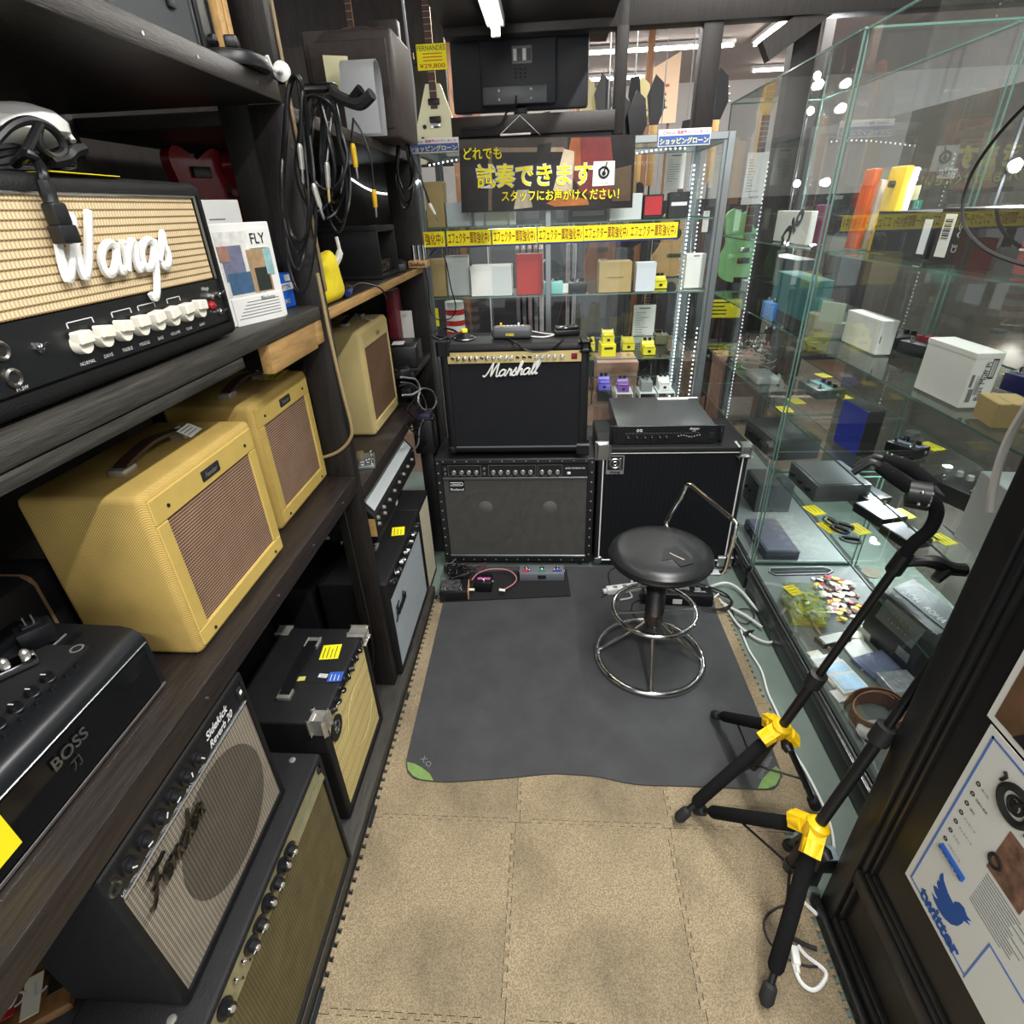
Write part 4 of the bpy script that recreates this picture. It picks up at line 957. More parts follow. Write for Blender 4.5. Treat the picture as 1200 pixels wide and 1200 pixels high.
G().rbox((-.1, -.06, 0), (.1, .12, .012), .004).build('stand_foot', blackpl, tv); G().rbox((-.03, .0, .01), (.03, .03, .06), .004).build('stand_neck', blackpl, tv)
cb = [P(605, 112, 'y', 2.95), P(603, 130, 'y', 2.93)+Vector((0, 0, .004)), Vector((P(594, 137, 'y', 2.832).x, 2.832, 1.958)), P(585, 146, 'y', 2.826), P(560, 150, 'y', 2.82), P(540, 151, 'y', 2.82)]
tag(G().tube(catmull([tuple(p) for p in cb], 5), .004, 6).build('power_cable', blackpl, None), 'black cable draped from the television over the beam', 'cable')

# ------------------------------------------------------------------ guitars
def guitar(label, loc, rz, outline, bodymat, k=1., thick=.045, neck=.62, neckw=.05, pick=None, pups=((0, .16), (0, .05)), acoustic=False, tilt=0., group=None, headm=None, fretm=None, name='electric_guitar', wire=True, short=False):
    """hung guitar, face towards -Y; body outline in m around the body centre, neck upwards"""
    t = thing(name, label, 'guitar', loc, rz, group); t.rotation_euler.x = tilt; t.scale = (k, k, k)
    pts = catmull([(x, 0, z) for x, z in outline]+[(outline[0][0], 0, outline[0][1])], 4)[:-1] if not pick == 'sharp' else [Vector((x, 0, z)) for x, z in outline]
    G().prism([(p.x, 0, p.z) for p in pts], (0, thick, 0)).build('body', bodymat, t)
    top = max(z for x, z in outline)
    if short:
        for x, z in pups: G().rbox((x-.04, -.012, z-.018), (x+.04, 0, z+.018), .003).build('pickup', blackpl, t)
        G().rbox((-.035, -.012, -.09), (.035, 0, -.06), .003).build('bridge', chrome, t); return t
    G().rbox((-neckw/2, -.006, top-.12), (neckw/2, .014, top-.12+neck), .004).build('neck', headm or wood_pale, t)
    fb = G().rbox((-neckw/2+.001, -.010, top-.14), (neckw/2-.001, -.006, top-.13+neck), .001, 1).build('fretboard', fretm or M('rosewood', '4a3125', .5), t)
    g = G()
    for i in range(16): g.box((-neckw/2+.001, -.0115, top-.1+(neck-.04)*(1-.94**i)/(1-.94**16)), (neckw/2-.001, -.0098, top-.1+(neck-.04)*(1-.94**i)/(1-.94**16)+.0025))
    tag(g.build('frets', steel, t), None, kind='stuff')
    hz = top-.12+neck; G().prism([(-neckw*.5, -.004, hz), (neckw*.5, -.004, hz), (neckw*.9, -.004, hz+.05), (neckw*.6, -.004, hz+.16), (-neckw*.7, -.004, hz+.15), (-neckw*.9, -.004, hz+.04)], (0, .014, 0)).build('headstock', headm or blackpl, t)
    if wire: G().cyl((0, .01, hz+.1), (0, .01, max(hz+.2, (3.099-loc[2])/k)), .004, n=6).build('hanging_wire', steel, t)
    if acoustic:
        G().lathe([(.05, 0), (.05, .001), (.0005, .001)], (0, 0, .07), '-y', 24).build('sound_hole', blackmat, t); G().rbox((-.06, -.012, -.12), (.06, -.0, -.09), .003).build('bridge', M('dark_bridge', '2b1d15', .5), t)
    else:
        for x, z in pups: G().rbox((x-.04, -.012, z-.018), (x+.04, 0, z+.018), .003).build('pickup', blackpl, t)
        G().rbox((-.035, -.012, -.05), (.035, 0, -.02), .003).build('bridge', chrome, t)
    return t
VOUT = [(-.05, .2), (.05, .2), (.22, -.26), (.10, -.26), (.045, -.19), (-.045, -.19), (-.10, -.26), (-.22, -.26)]
q = P(512, 140, 'y', 4.4)
vg = guitar('white pointed V-shaped electric guitar with black pickups hanging above the loan sign', (q.x-.01, 4.4, q.z), 0, VOUT, M('ivory_lacquer', 'e4e0b8', .25, coat=.4), .95, pick='sharp', neck=.64, pups=((0, .1), (0, .0)))
for x, z in ((-.08, -.04), (-.1, -.11), (-.12, -.18)): G().lathe([(.014, 0), (.012, .014)], (x, 0, z), '-y', 10).build('knob', blackpl, vg)
a_, b_ = P(490, 83, 'y', 4.386), P(522, 50, 'y', 4.386)
pt = thing('price_tag', 'yellow hand-written price tag hung on the white pointed guitar neck', 'price tag', ((a_.x+b_.x)/2, 4.386, a_.z)); w_, h_ = b_.x-a_.x, b_.z-a_.z
G().rbox((-w_/2, 0, 0), (w_/2, .003, h_), .001, 1).build('card', yellow, pt); text('FERNANDES', M('green_ink', '2c5a3a', .7), pt, (0, -.0006, h_*.84), w=w_*.94, h=h_*.2); text('¥29,800', redink, pt, (0, -.0006, h_*.15), w=w_*.86, h=h_*.2)
g = G()
for i in range(3): g.box((-w_*.3, -.0008, h_*(.35+.13*i)), (w_*.35, 0, h_*(.385+.13*i)))
g.build('print_lines', orangeink, pt)
TELE = [(0, .2), (-.05, .185), (-.1, .21), (-.15, .17), (-.14, .08), (-.125, .0), (-.16, -.09), (-.15, -.19), (-.06, -.235), (.06, -.235), (.15, -.19), (.16, -.09), (.125, .0), (.15, .09), (.16, .17), (.13, .19), (.08, .10), (.04, .09)]
q = P(874, 286, 'y', 4.05)
tg = guitar('mint green electric guitar standing behind the far glass showcase', (q.x, 4.05, q.z), 0, TELE, M('mint_lacquer', '86c888', .3, coat=.4), .98, neck=.62, pups=((0, -.1),), headm=wood_pale, wire=False)
G().rbox((-.05, .0, (-q.z)/.98), (.05, .04, -.2), .004).build('stand_post', blackpl, tg)
ACO = [(0, .24), (-.09, .23), (-.13, .15), (-.1, .06), (-.13, -.04), (-.19, -.13), (-.16, -.24), (0, -.28), (.16, -.24), (.19, -.13), (.13, -.04), (.1, .06), (.13, .15), (.09, .23)]
q = P(790, 295, 'y', 4.4)
guitar('natural acoustic guitar body hanging behind the back showcase', (q.x, 4.4, q.z+.06), 0, ACO, M('spruce', 'c79f63', .4, coat=.3), .8, thick=.1, acoustic=True, name='acoustic_guitar')
q = P(752, 438, 'y', 4.3)
guitar('black acoustic guitar standing low behind the yellow pedals', (q.x, 4.3, q.z+.02), 0, ACO, M('black_lacquer', '17171a', .25, coat=.4), .8, thick=.1, acoustic=True, name='acoustic_guitar')
RG = [(0, .2), (-.08, .24), (-.12, .2), (-.1, .08), (-.14, -.06), (-.13, -.18), (0, -.22), (.13, -.18), (.14, -.06), (.1, .08), (.12, .2), (.08, .24)]
# ------------------------------------------------------------------ goods on and around the left shelving
def cable(pts, r, mat, label, name='cable', n=5, group=None, k=6):
    return tag(G().tube(catmull([tuple(p) for p in pts], n), r, k).build(name, mat), label, 'cable', group)
def plug_at(parent, p, d, mats=(nickel, steel), L=.045, r=.006, tip=.03):
    """jack plug: sleeve then thin tip, starting at p along d"""
    d = Vector(d).normalized(); p = Vector(p); org = parent.location if parent is not None else None
    o = G().tube([p, p+d*L*.15, p+d*L*.2, p+d*L], [r*.7, r, r, r*.85], 10).build('plug_sleeve', mats[0], parent, org=org)
    G().tube([p+d*L, p+d*(L+tip*.85), p+d*(L+tip)], [r*.5, r*.5, r*.15], 8).build('plug_tip', mats[1], parent, org=org); return o
zt = 1.4101+.248
def hx(px, x=-.64): return [P(u, v, 'x', x) for u, v in px]
lead = hx([(-25, 190), (-5, 165), (14, 147), (36, 141), (58, 149), (72, 164), (75, 178), (64, 184), (50, 176), (44, 160), (46, 146)], -.66)+hx([(30, 178), (18, 192)], -.64)+hx([(32, 181), (44, 190)], -.60)+hx([(50, 203), (52, 216)], -.585)
for p in lead[:13]: p.z = max(p.z, zt+.008)
pl_ = cable(lead, .0054, blackpl, 'thick black power lead looped on the white lettered amplifier head', n=7, k=8)
e0 = lead[-1].copy(); g = G().tube([e0+Vector((0, 0, .004)), e0+Vector((0, 0, -.008)), e0+Vector((0, 0, -.018)), e0+Vector((0, 0, -.022))], [.0075, .009, .008, .010], 10)
g.build('strain_relief', blackpl, pl_, org=pl_.location)
x_, y_, z_ = e0+Vector((0, 0, -.018))
G().rbox((x_-.008, y_-.011, z_-.026), (x_+.010, y_+.011, z_), .004).build('plug_body', blackpl, pl_, org=pl_.location)
G().rbox((x_-.008, y_-.0135, z_-.044), (x_+.010, y_+.0135, z_-.024), .002).build('plug_connector', blackpl, pl_, org=pl_.location)
g = G()
for s2 in (-.004, .004): g.box((x_-.002, y_+s2-.0012, z_-.0446), (x_+.003, y_+s2+.0012, z_-.043))
g.build('pin_hole', blackmat, pl_, org=pl_.location)
for i, lb in enumerate(('bottom', 'middle', 'top')):
    pts = hx([(-30, 196-6*i), (0, 192-9*i), (30, 186-7*i), (60, 190-6*i), (86, 196-4*i), (70, 200-4*i), (30, 199-6*i), (-20, 200-6*i)], -.67-.02*i)
    for p in pts: p.z = max(p.z, zt+.006+.009*i)
    cable(pts, .0052, blackpl, lb+' strand of the black cable bundle on the white lettered amplifier head', k=6)
pts = hx([(60, 190), (78, 186), (86, 178), (98, 174)], -.66); lc = cable(pts, [.006, .006, .007, .008, .0085]*4 if False else .0075, blackpl, 'stubby black lead end pointing out of the cable bundle')
wq = P(18, 150, 'x', -.72); wl = thing('white_bundle', 'white plastic bag bundle on top of the white lettered amplifier head', 'bag', (wq.x, wq.y, zt+.04))
g = G(); g.ball((0, 0, .02), .05, 14, sz=(1, 1.3, .55)); g.v = [(x+.006*math.sin(40*y), y+.006*math.sin(37*z+9*x), z+.005*math.sin(50*x)) for x, y, z in g.v]; g.build('bag_body', white, wl)
G().tube([(.0, .05, .02), (.02, .065, .025), (.03, .06, .01)], [.012, .006, .004], 8).build('bag_knot', white, wl)
price_card((-.615, .80, zt+.0008), .03, .13, .05, 'yellow card lying on the white lettered amplifier head', lines=0)
# goods right of that head
def at(px, py, z): return P(px, py, 'z', z)
pb = thing('product_box', 'white printed box with a photo of a guitarist and a small amplifier, lettered FLY', 'box', (-.624, 1.204, 1.4055), 1.24)
w_, h_, d_ = .16, .19, .06
G().rbox((-w_/2, 0, 0), (w_/2, d_, h_), .002, 1).build('body', white, pb)
for i, (a, b, c, d, col) in enumerate(((-.07, .055, .03, .175, 'd5d3cf'), (-.065, .085, -.01, .15, '6c6f86'), (-.06, .06, .0, .1, '3d5d7d'), (.0, .058, .055, .14, 'a58a68'), (.012, .06, .05, .105, '232b26'), (-.07, .122, -.045, .15, '9a7463'), (.045, .09, .066, .14, '8fb6b8'))):
    G().box((a, -.0006-.0003*i, b), (c, 0, d)).build('photo_print', M('box_print_'+col, col, .6, var=.2, vscale=60), pb)
G().box((.012, -.0032, .142), (.062, 0, .178)).build('title_panel', white, pb); text('FLY', inkm, pb, (.037, -.0036, .16), w=.04, h=.02, bold=.01)
G().box((-.068, -.0028, .0), (.07, 0, .052)).build('white_band', white, pb)
g = G()
for i in range(6): g.box((-.06+.006*i, -.0034, .012+.006*i), (.06, -.0026, .0135+.006*i))
g.build('small_print', greyink, pb); text('Blackstar', inkm, pb, (.03, -.0034, .046), w=.04, h=.008)
bb = thing('adapter_box', 'small bright blue adapter carton with white label at the shelf end', 'box', (-.644, 1.378, 1.4055), 1.45)
G().rbox((-.047, 0, 0), (.047, .06, .078), .002, 1).build('body', blueplas, bb); G().box((-.0475, -.0006, .04), (.0475, .0, .056)).build('label', white, bb); text('ADAPTOR', blueink, bb, (0, -.001, .048), w=.07, h=.01)
text('KORG', whiteink, bb, (.0, -.0006, .016), w=.04, h=.01); G().box((.018, -.0008, .06), (.04, 0, .074)).build('barcode_label', paper, bb)
wb = thing('white_carton', 'white carton with green edge and small print behind the FLY box', 'box', (-.745, 1.30, 1.4055), 1.2)
G().rbox((-.10, 0, 0), (.10, .09, .235), .002, 1).build('body', paper, wb); G().box((-.1005, -.0006, 0), (.1005, .0, .02)).build('green_edge', M('lime_print', '9fb35a', .7), wb)
g = G()
for i in range(6): g.ball((-.075+.018*(i % 2), -.0005, .15+.02*(i//2)), .006, 8, sz=(1, .2, 1))
g.build('print_marks', M('purple_print', '4a3a66', .6), wb); g = G()
for i in range(7): g.box((.01, -.0006, .1+.016*i), (.01+.04+.03*rnd.random(), 0, .1025+.016*i))
g.build('small_print', greyink, wb); G().rbox((-.10, -.02, .1), (-.085, -.001, .2), .003).build('dark_insert', M('dark_green_plastic', '1f2a24', .4), wb)
for (px, py, x, rz, lb, k) in ((238, 212, -1.0, 1.25, 'deep red glossy guitar body at the back of the shelf, in shadow', .77), (296, 212, -.93, 1.5, 'bright red glossy guitar body behind the shelf upright', .77)):
    q = P(px, py, 'x', x); guitar(lb, (x, q.y, 1.600), rz, RG, redm, k, wire=False, short=True)
# bags and black things at the back of that shelf
for i, (y, lb) in enumerate(((1.08, 'navy blue padded bag at the dark back of the middle shelf'), (.86, 'black padded bag at the dark back of the middle shelf'))):
    t = thing('padded_bag', lb, 'bag', (-1.12, y, 1.4055)); g = G().rbox((-.06, -.12, 0), (.08, .1, .3), .04, 4); g.build('bag_body', M('navy_cloth', '141c2c', .8) if i == 0 else blackmat, t); G().tube(catmull([(.08, -.05, .2), (.11, -.02, .22), (.11, .02, .22), (.08, .05, .2)], 4), .006, 6).build('bag_handle', blackpl, t)
# top shelf goods
tz = 1.8585
def P3(px, py, x): return P(px, py, 'x', x)
ga = thing('grey_amplifier', 'dark grey amplifier standing near the edge of the topmost shelf', 'amplifier', (-.64, 1.14, tz), LFT)
cabinet(ga, .26, .25, .32, M('grey_tolex', '3c4043', .5, spec=.4, bump=.3), .01, (-.115, .115, .015, .3), .006); panel(ga, -.114, .114, .016, .22, .003, M('grey_cloth', '474b4d', .8), .002, 'grille_cloth'); G().rbox((.04, -.004, .06), (.06, .004, .09), .002).build('switch', blackpl, ga)
for i, x in enumerate((-.06, -.02, .02)): G().lathe([(.009, 0), (.008, .012)], (x, .004, .26), '-y', 10).build('knob', blackpl, ga)
bk = thing('speaker_stack', 'black upright amplifier beside the grey one on the topmost shelf', 'amplifier', (-.64, 1.305, tz), LFT)
cabinet(bk, .055, .2, .36, blackpl, .006, (-.02, .02, .05, .34), .004); G().lathe([(.012, 0), (.011, .012)], (0, .004, .04), '-y', 12).build('knob', blackpl, bk); G().lathe([(.008, 0), (.007, .012)], (0, .004, .015), '-y', 12).build('knob', blackpl, bk)
for i, y in enumerate((1.352, 1.378)):
    t = thing('wood_batten', ('pale', 'second pale')[i]+' wooden slat leaning upright on the topmost shelf by the post', 'batten', (-.64, y, tz)); G().rbox((-.01, -.009, 0), (.01, .009, .42), .002, 1).build('board', wood_pale, t); G().box((-.0105, -.004, .05), (.0105, .004, .052)).build('pencil_line', brownink, t)
dp = thing('practice_pad', 'round black rubber practice pad on the edge of the topmost shelf', 'drum pad', (-.625, 1.335, tz))
G().lathe([(.07, 0), (.072, .008), (.068, .02), (.055, .024), (.0005, .024)], n=32).build('rim', blackpl, dp); G().lathe([(.052, .0242), (.05, .027), (.0005, .027)], n=28).build('pad', rubber, dp)
t = thing('mains_plug', 'black two-pin mains plug sticking out above the practice pad', 'plug', (-.61, 1.325, tz+.03), .3); G().rbox((-.012, -.02, 0), (.012, .02, .02), .004).build('plug_body', blackpl, t)
for z in (.006, .015): G().box((-.003, .02, z-.001), (.003, .042, z+.001)).build('pin', steel, t)
# cable hook and coils on the post
Yh = 1.425
hp = P(331, 84, 'y', Yh)
t = thing('cable_hook', 'white round plastic cable hook screwed to the post', 'hook', tuple(hp)); G().lathe([(.018, 0), (.018, .006), (.008, .012), (.006, .03)], axis='-y', n=18).build('hook_base', white, t); g = G().tube(catmull([(0, -.02, 0), (0, -.05, -.004), (0, -.065, .014)], 4), .004, 6); g.build('hook_arm', white, t); G().torus((0, -.0075, 0), .009, .003, 'y', 16, 6).build('hook_ring', blackpl, t)
t = thing('wall_hanger', 'black guitar hanger arm with padded fork fixed at the post top', 'hook', tuple(P(372, 103, 'y', 1.5)))
def hp3(x, y, yy): return P(x, y, 'y', yy)-t.location
G().tube(catmull([tuple(hp3(*a)) for a in ((372, 103, 1.5), (388, 103, 1.46), (395, 112, 1.43), (412, 120, 1.41), (424, 121, 1.40), (436, 110, 1.39))], 5), [.009]*8+[.012]*18, 8).build('hanger_arm', blackmat, t)
G().rbox(tuple(hp3(360, 110, 1.49)), tuple(hp3(389, 97, 1.455)), .003).build('hanger_plate', blackpl, t); G().tube([tuple(hp3(412, 118, 1.41)), tuple(hp3(423, 104, 1.40))], .010, 8).build('hanger_pad', foamblk, t)
def coil(cx, top, w, h, loops, y, mat, r, label, skew=.0, seed=1, ends=(), plugs=()):
    """bundle of hanging cable loops around an elongated ring, in pixels at depth y"""
    R_ = random.Random(seed); pts = []
    for L in range(loops):
        ww, hh, dx, dy = w*R_.uniform(.65, 1.05), h*R_.uniform(.72, 1.04), R_.uniform(-.13, .13)*w, R_.uniform(-.05, .12)
        for k in range(10):
            a = PI/2+2*PI*k/10; x = cx+dx+ww/2*math.cos(a)*(1 if math.sin(a) < .2 else .75)+skew*(hh/2-hh/2*math.sin(a)); yy = top+hh/2-hh/2*math.sin(a)
            pts.append(P(x, yy, 'y', y-.05+.05*R_.random()-.004*L))
    for e in ends: pts.append(P(e[0], e[1], 'y', y-.06))
    o = cable(pts, r, mat, label, n=4, group=None)
    for (x0, y0, x1, y1, ms) in plugs: 
        a, b = P(x0, y0, 'y', y-.058), P(x1, y1, 'y', y-.05); plug_at(o, a, b-a, ms, L=(b-a).length*.62, tip=(b-a).length*.38, r=.0062)
    return o
yl = M('yellow_sleeve', 'e8b90f', .4)
coil(345, 88, 44, 255, 4, 1.40, blackpl, .0036, 'large black cable coil hanging on the white hook, nearest', .02, 3, ((352, 168),), ((351, 168, 356, 216, (nickel, steel)), (367, 215, 380, 258, (nickel, steel))))
coil(372, 112, 56, 150, 5, 1.45, blackpl, .0034, 'black cable coil hanging behind the largest coil on the post', .05, 5, ((383, 190),), ((383, 190, 386, 238, (nickel, gold)),))
coil(388, 118, 40, 150, 3, 1.47, blackpl, .0032, 'thin black cable coil hanging rightmost on the post', .08, 8, (), ())
o = cable([P(*a, 'y', 1.9) for a in ((414, 138), (412, 165), (413, 180))], .003, blackpl, 'short black cable with a yellow jack sleeve hanging from a nail'); plug_at(o, P(413, 168, 'y', 1.9), (0, 0, -1), (yl, steel), L=.06, r=.008)
o = cable([P(*a, 'y', 2.0) for a in ((414, 140), (424, 155), (434, 185), (438, 222))], .003, blackpl, 'longer black cable with a yellow jack sleeve hanging over the small black amplifier'); plug_at(o, P(438, 222, 'y', 2.0), (-.05, 0, -1), (yl, steel), L=.05, r=.008)
coil(470, 158, 24, 88, 4, 2.42, blackpl, .0042, 'black cable coil hung at the far shelf end', .06, 11, ((492, 205), (503, 238)), ((503, 238, 514, 259, (white, steel)),))
# far bay, upper board
bx = P(350, 36, 'y', 2.2); bx2 = P(457, 30, 'y', 2.2)
br = thing('brown_amplifier', 'dark brown vinyl amplifier cabinet on the far upper shelf, seen from its back', 'amplifier', ((bx.x+bx2.x)/2, 2.2, 1.8205)); wd = bx2.x-bx.x; hh = (bx.z+bx2.z)/2-1.8205
brown = M('brown_vinyl', '39312f', .5, spec=.4, bump=.3, bscale=200, var=.15)
G().rbox((-wd/2, 0, 0), (wd/2, .27, hh), .012, 3).build('cabinet', brown, br); G().rbox((-wd/2+.02, -.004, .03), (wd/2-.02, .002, hh-.03), .002, 1).build('back_board', brown, br)
G().tube(catmull([(-.07, .13, hh), (-.04, .13, hh+.02), (.04, .13, hh+.02), (.07, .13, hh)], 4), .011, 8).build('handle', brown, br)
for x in (-wd/2+.06, -wd/2+.08): 
    for z in (hh*.45, hh*.5): G().ball((x, -.005, z), .004, 8).build('screw', steel, br)
lp = thing('paper_band', 'silver white band bent into a hoop standing before the brown amplifier', 'band', (P(428, 160, 'y', 2.02).x, 2.02, 1.8206))
a, b = P(407, 140, 'y', 2.0), P(446, 140, 'y', 2.0); w_ = b.x-a.x; top = P(428, 64, 'y', 2.0).z-lp.location.z; prof = [(0, 0), (0, top*.5), (.004, top*.86), (.02, top*.97), (.045, top), (.07, top*.95), (.085, top*.8), (.085, top*.4), (.075, 0)]
pr_ = catmull([(0, y, z) for y, z in prof], 4); g = G()
for i in range(len(pr_)-1):
    p0, p1 = pr_[i], pr_[i+1]; d = p1-p0; n = Vector((0, d.z, -d.y)).normalized()*.002; g.obox((p0+p1)/2, (w_, 0, 0), d*1.03, n)
g.build('band', M('silver_paper', 'aeb2b5', .4, .2), lp)
price_card(P(396, 88, 'y', 2.12), .075, .095, .4, 'pale yellow paper note pinned on the brown amplifier', M('pale_note', 'd5d2ab', .8), 0, tilt=Matrix.Rotation(PI/2, 4, 'X'))
# far bay, second board
ms = thing('small_valve_amplifier', 'small black open valve amplifier head on the narrow shelf', 'amplifier', (-.612, 2.27, 1.3885), LFT)
W_, H_, D_ = .26, .175, .2
g = G().rbox((-W_/2, 0, 0), (W_/2, D_, .016), .004).rbox((-W_/2, 0, H_-.02), (W_/2, D_, H_), .004).rbox((-W_/2, 0, .012), (-W_/2+.016, D_, H_-.012), .003).rbox((W_/2-.016, 0, .012), (W_/2, D_, H_-.012), .003); g.build('cabinet', tolex, ms)
G().rbox((-W_/2+.016, .02, .016), (W_/2-.016, .16, .06), .003).build('chassis', blackpl, ms)
for x in (-.07, -.04, -.01): G().lathe([(.009, 0), (.009, .012), (.0005, .0125)], (x, .02, .038), '-y', 10).build('knob', blackpl, ms)
G().ball((.03, .018, .038), .006, 8).build('pilot_light', redm, ms)
for x in (-.06, .0, .06): G().lathe([(.014, 0), (.014, .05), (.01, .062), (.0005, .066)], (x, .09, .06), n=12).build('valve', M('valve_glass', 'c9bfa6', .1, .6), ms)
pd = thing('black_plate', 'flat dark grey pedal plate lying beside the small valve head', 'effect pedal', (-.66, 2.50, 1.3885), .2); G().rbox((-.05, -.08, 0), (.05, .08, .03), .006).build('body', M('dark_grey_plastic', '3a3b3d', .5), pd); G().rbox((-.04, -.07, .03), (.04, .06, .038), .004).build('treadle', rubber, pd)
cl = thing('yellow_cloth', 'yellow cloth bundle clamped on the narrow shelf', 'cloth', (-.625, 1.60, 1.3885)); g = G().rbox((-.045, -.075, 0), (.04, .06, .115), .03, 5)
g.v = [(x*(1+.10*math.sin(45*y+30*z)), y*(1+.08*math.sin(50*z+20*x)), max(0, z*(1+.10*math.sin(42*y)+.05*math.sin(70*x)))) for x, y, z in g.v]; g.build('cloth_body', M('yellow_cloth', 'e6d01f', .85, bump=.6, bscale=50, var=.1, vscale=20), cl); G().tube(catmull([(.02, .05, .09), (.035, .065, .12), (.03, .075, .16)], 4), [.010]*5+[.005]*4, 8).build('cloth_tail', M('pale_cloth', 'cfcfc6', .8), cl)
ck = thing('clamp', 'blue and black spring clamp lying on the narrow shelf edge', 'clamp', (-.61, 1.72, 1.3885), .4); g = G().tube(catmull([(0, -.06, .012), (.01, -.02, .02), (0, .05, .012)], 4), .01, 8); g.build('clamp_arm', M('blue_black_plastic', '1a2f6a', .4), ck); G().tube(catmull([(0, -.05, .03), (.012, -.01, .022), (0, .08, .026)], 4), .009, 8).build('clamp_arm', blackpl, ck); G().rbox((-.012, .05, .006), (.012, .09, .012), .003).build('clamp_pad', M('pink_pad', 'b05a8a', .5), ck)
cable([(-.62, 1.78, 1.40), (-.60, 1.84, 1.41), (-.563, 1.92, 1.385), (-.560, 1.97, 1.345)], .003, blackpl, 'thin black lead drooping over the narrow shelf edge by the clamp')
sr = thing('slide_rack', 'small wooden rack of steel guitar slides at the far shelf end', 'rack', (-.60, 2.62, 1.3885), 0)
G().rbox((-.015, -.045, 0), (.065, .045, .028), .003).build('rack_base', wood_pale, sr); text('SlideRack', inkm, sr, (.025, -.0456, .014), w=.07, h=.015, bold=.03)
for i in range(3): G().lathe([(.0105, 0), (.0105, .06), (.0085, .06), (.0085, .02)], (.005+.022*i, .0, .0282), n=14).build('slide', chrome, sr)
# far bay, third board
t3 = thing('tweed_amplifier', 'cream tweed combo amplifier with fine brown grille on the shelf beyond the post', 'amplifier', (-.655, 2.085, .8655), LFT)
W_, H_, D_ = .355, .385, .2
cabinet(t3, W_, D_, H_, tweedc, .014, (-W_/2+.012, W_/2-.012, .012, H_-.012), .002)
fx, gz0, gz1 = W_/2-.022, .05, H_-.065
g = G().rbox((-W_/2+.013, -.0035, .013), (W_/2-.013, .004, gz0), .002, 1).rbox((-W_/2+.013, -.0035, gz1), (W_/2-.013, .004, H_-.013), .002, 1).rbox((-W_/2+.013, -.0035, gz0), (-fx, .004, gz1), .002, 1).rbox((fx, -.0035, gz0), (W_/2-.013, .004, gz1), .002, 1)
g.build('front_board', tweedc, t3); panel(t3, -fx, fx, gz0, gz1, .0015, oxblood2, .002, 'grille_cloth')
for sx in (-1, 1):
    for z in (.03, H_-.035): G().lathe([(.004, 0), (.0005, .002)], (sx*(W_/2-.045), -.0035, z), '-y', 8).build('screw', gold, t3)
text('Fender', brownink, t3, (0.02, -.004, H_-.04), w=.045, h=.02, shear=.4); strap(t3, -.09, .09, D_*.4, H_, .018, dkleather); sticker(t3, (.04, .03, H_+.002), .08, .02, paper, .6, 0)
met = thing('metal_bracket_set', 'grey metal bracket with bolts lying on the shelf before the cream tweed amplifier', 'hardware', (-.62, 1.66, .8655), .3)
G().rbox((-.035, -.06, 0), (.03, .06, .012), .002, 1).build('plate', alu, met); G().rbox((-.03, -.05, .012), (-.005, .05, .028), .003).build('block', steel, met); G().torus((.005, -.03, .02), .012, .004).build('ring', chrome, met)
for y in (-.04, 0, .04): G().lathe([(.006, 0), (.006, .01), (.004, .014)], (.02, y, .012), n=10).build('bolt', chrome, met)
psu = thing('power_unit', 'black power supply unit with white label on the shelf beyond the cream tweed amplifier', 'power supply', (-.655, 2.42, 1.015), .1)
G().rbox((-.06, -.1, 0), (.08, .1, .09), .006).build('body', blackpl, psu); G().box((-.03, -.05, .0902), (.02, .02, .091)).build('label', paper, psu); G().rbox((-.07, -.11, -.012), (.09, .11, -.0005), .002).build('base_plate', blackmat, psu)
psb = thing('bracket_shelf', 'narrow black bracket shelf under the black power supply unit', 'shelf', (-.66, 2.46, .97)); G().rbox((-.1, -.14, 0), (.075, .23, .03), .003).build('board', wood_blk, psb); G().rbox((-.1, -.14, -.05), (-.07, .23, -.0005), .003).build('bracket', wood_blkx, psb)
def lp5(px, x=-.565): return [P(u, v, 'x', x) for u, v in px]
cable(lp5([(470, 442), (478, 443), (487, 445), (492, 455), (490, 470), (497, 480), (507, 479), (511, 470), (507, 459), (496, 455), (484, 462), (472, 463)]), .0042, M('grey_cable', '8d9092', .5), 'pale grey cable looped at the shelf end beside the black gold-panel combo', n=6)
cable(lp5([(468, 452), (480, 450), (489, 458), (484, 470), (478, 480), (488, 492), (502, 498), (506, 510), (495, 516), (487, 506)]), .0034, blackpl, 'black cable hanging in a loose loop below the pale grey one', n=6)
cable(lp5([(470, 448), (486, 452), (498, 470), (499, 486), (492, 500), (490, 520), (484, 528)]), .0036, M('dark_grey_cable', '4a4c4f', .5), 'dark grey cable hanging lower at the shelf end', n=6)
cable(lp5([(476, 495), (484, 491), (492, 494), (490, 502), (480, 501), (475, 497), (486, 508), (500, 520), (507, 528)]), .003, blackpl, 'lowest black cable with a plug hanging below the shelf end', n=6)
for i, (u, v, lb) in enumerate(((478, 458, 'upper'), (474, 436, 'topmost'), (486, 470, 'lower'))):
    q = P(u, v, 'x', -.60); t = thing('power_adapter', 'black plug-in adapter hanging among the cables at the shelf end, the '+lb+' of three', 'adapter', tuple(q), .4*i); G().rbox((-.022, -.03, -.018), (.022, .03, .018), .005).build('body', blackpl, t); G().tube([(0, .03, 0), (0, .045, .002)], [.006, .004], 8).build('strain_relief', blackpl, t)
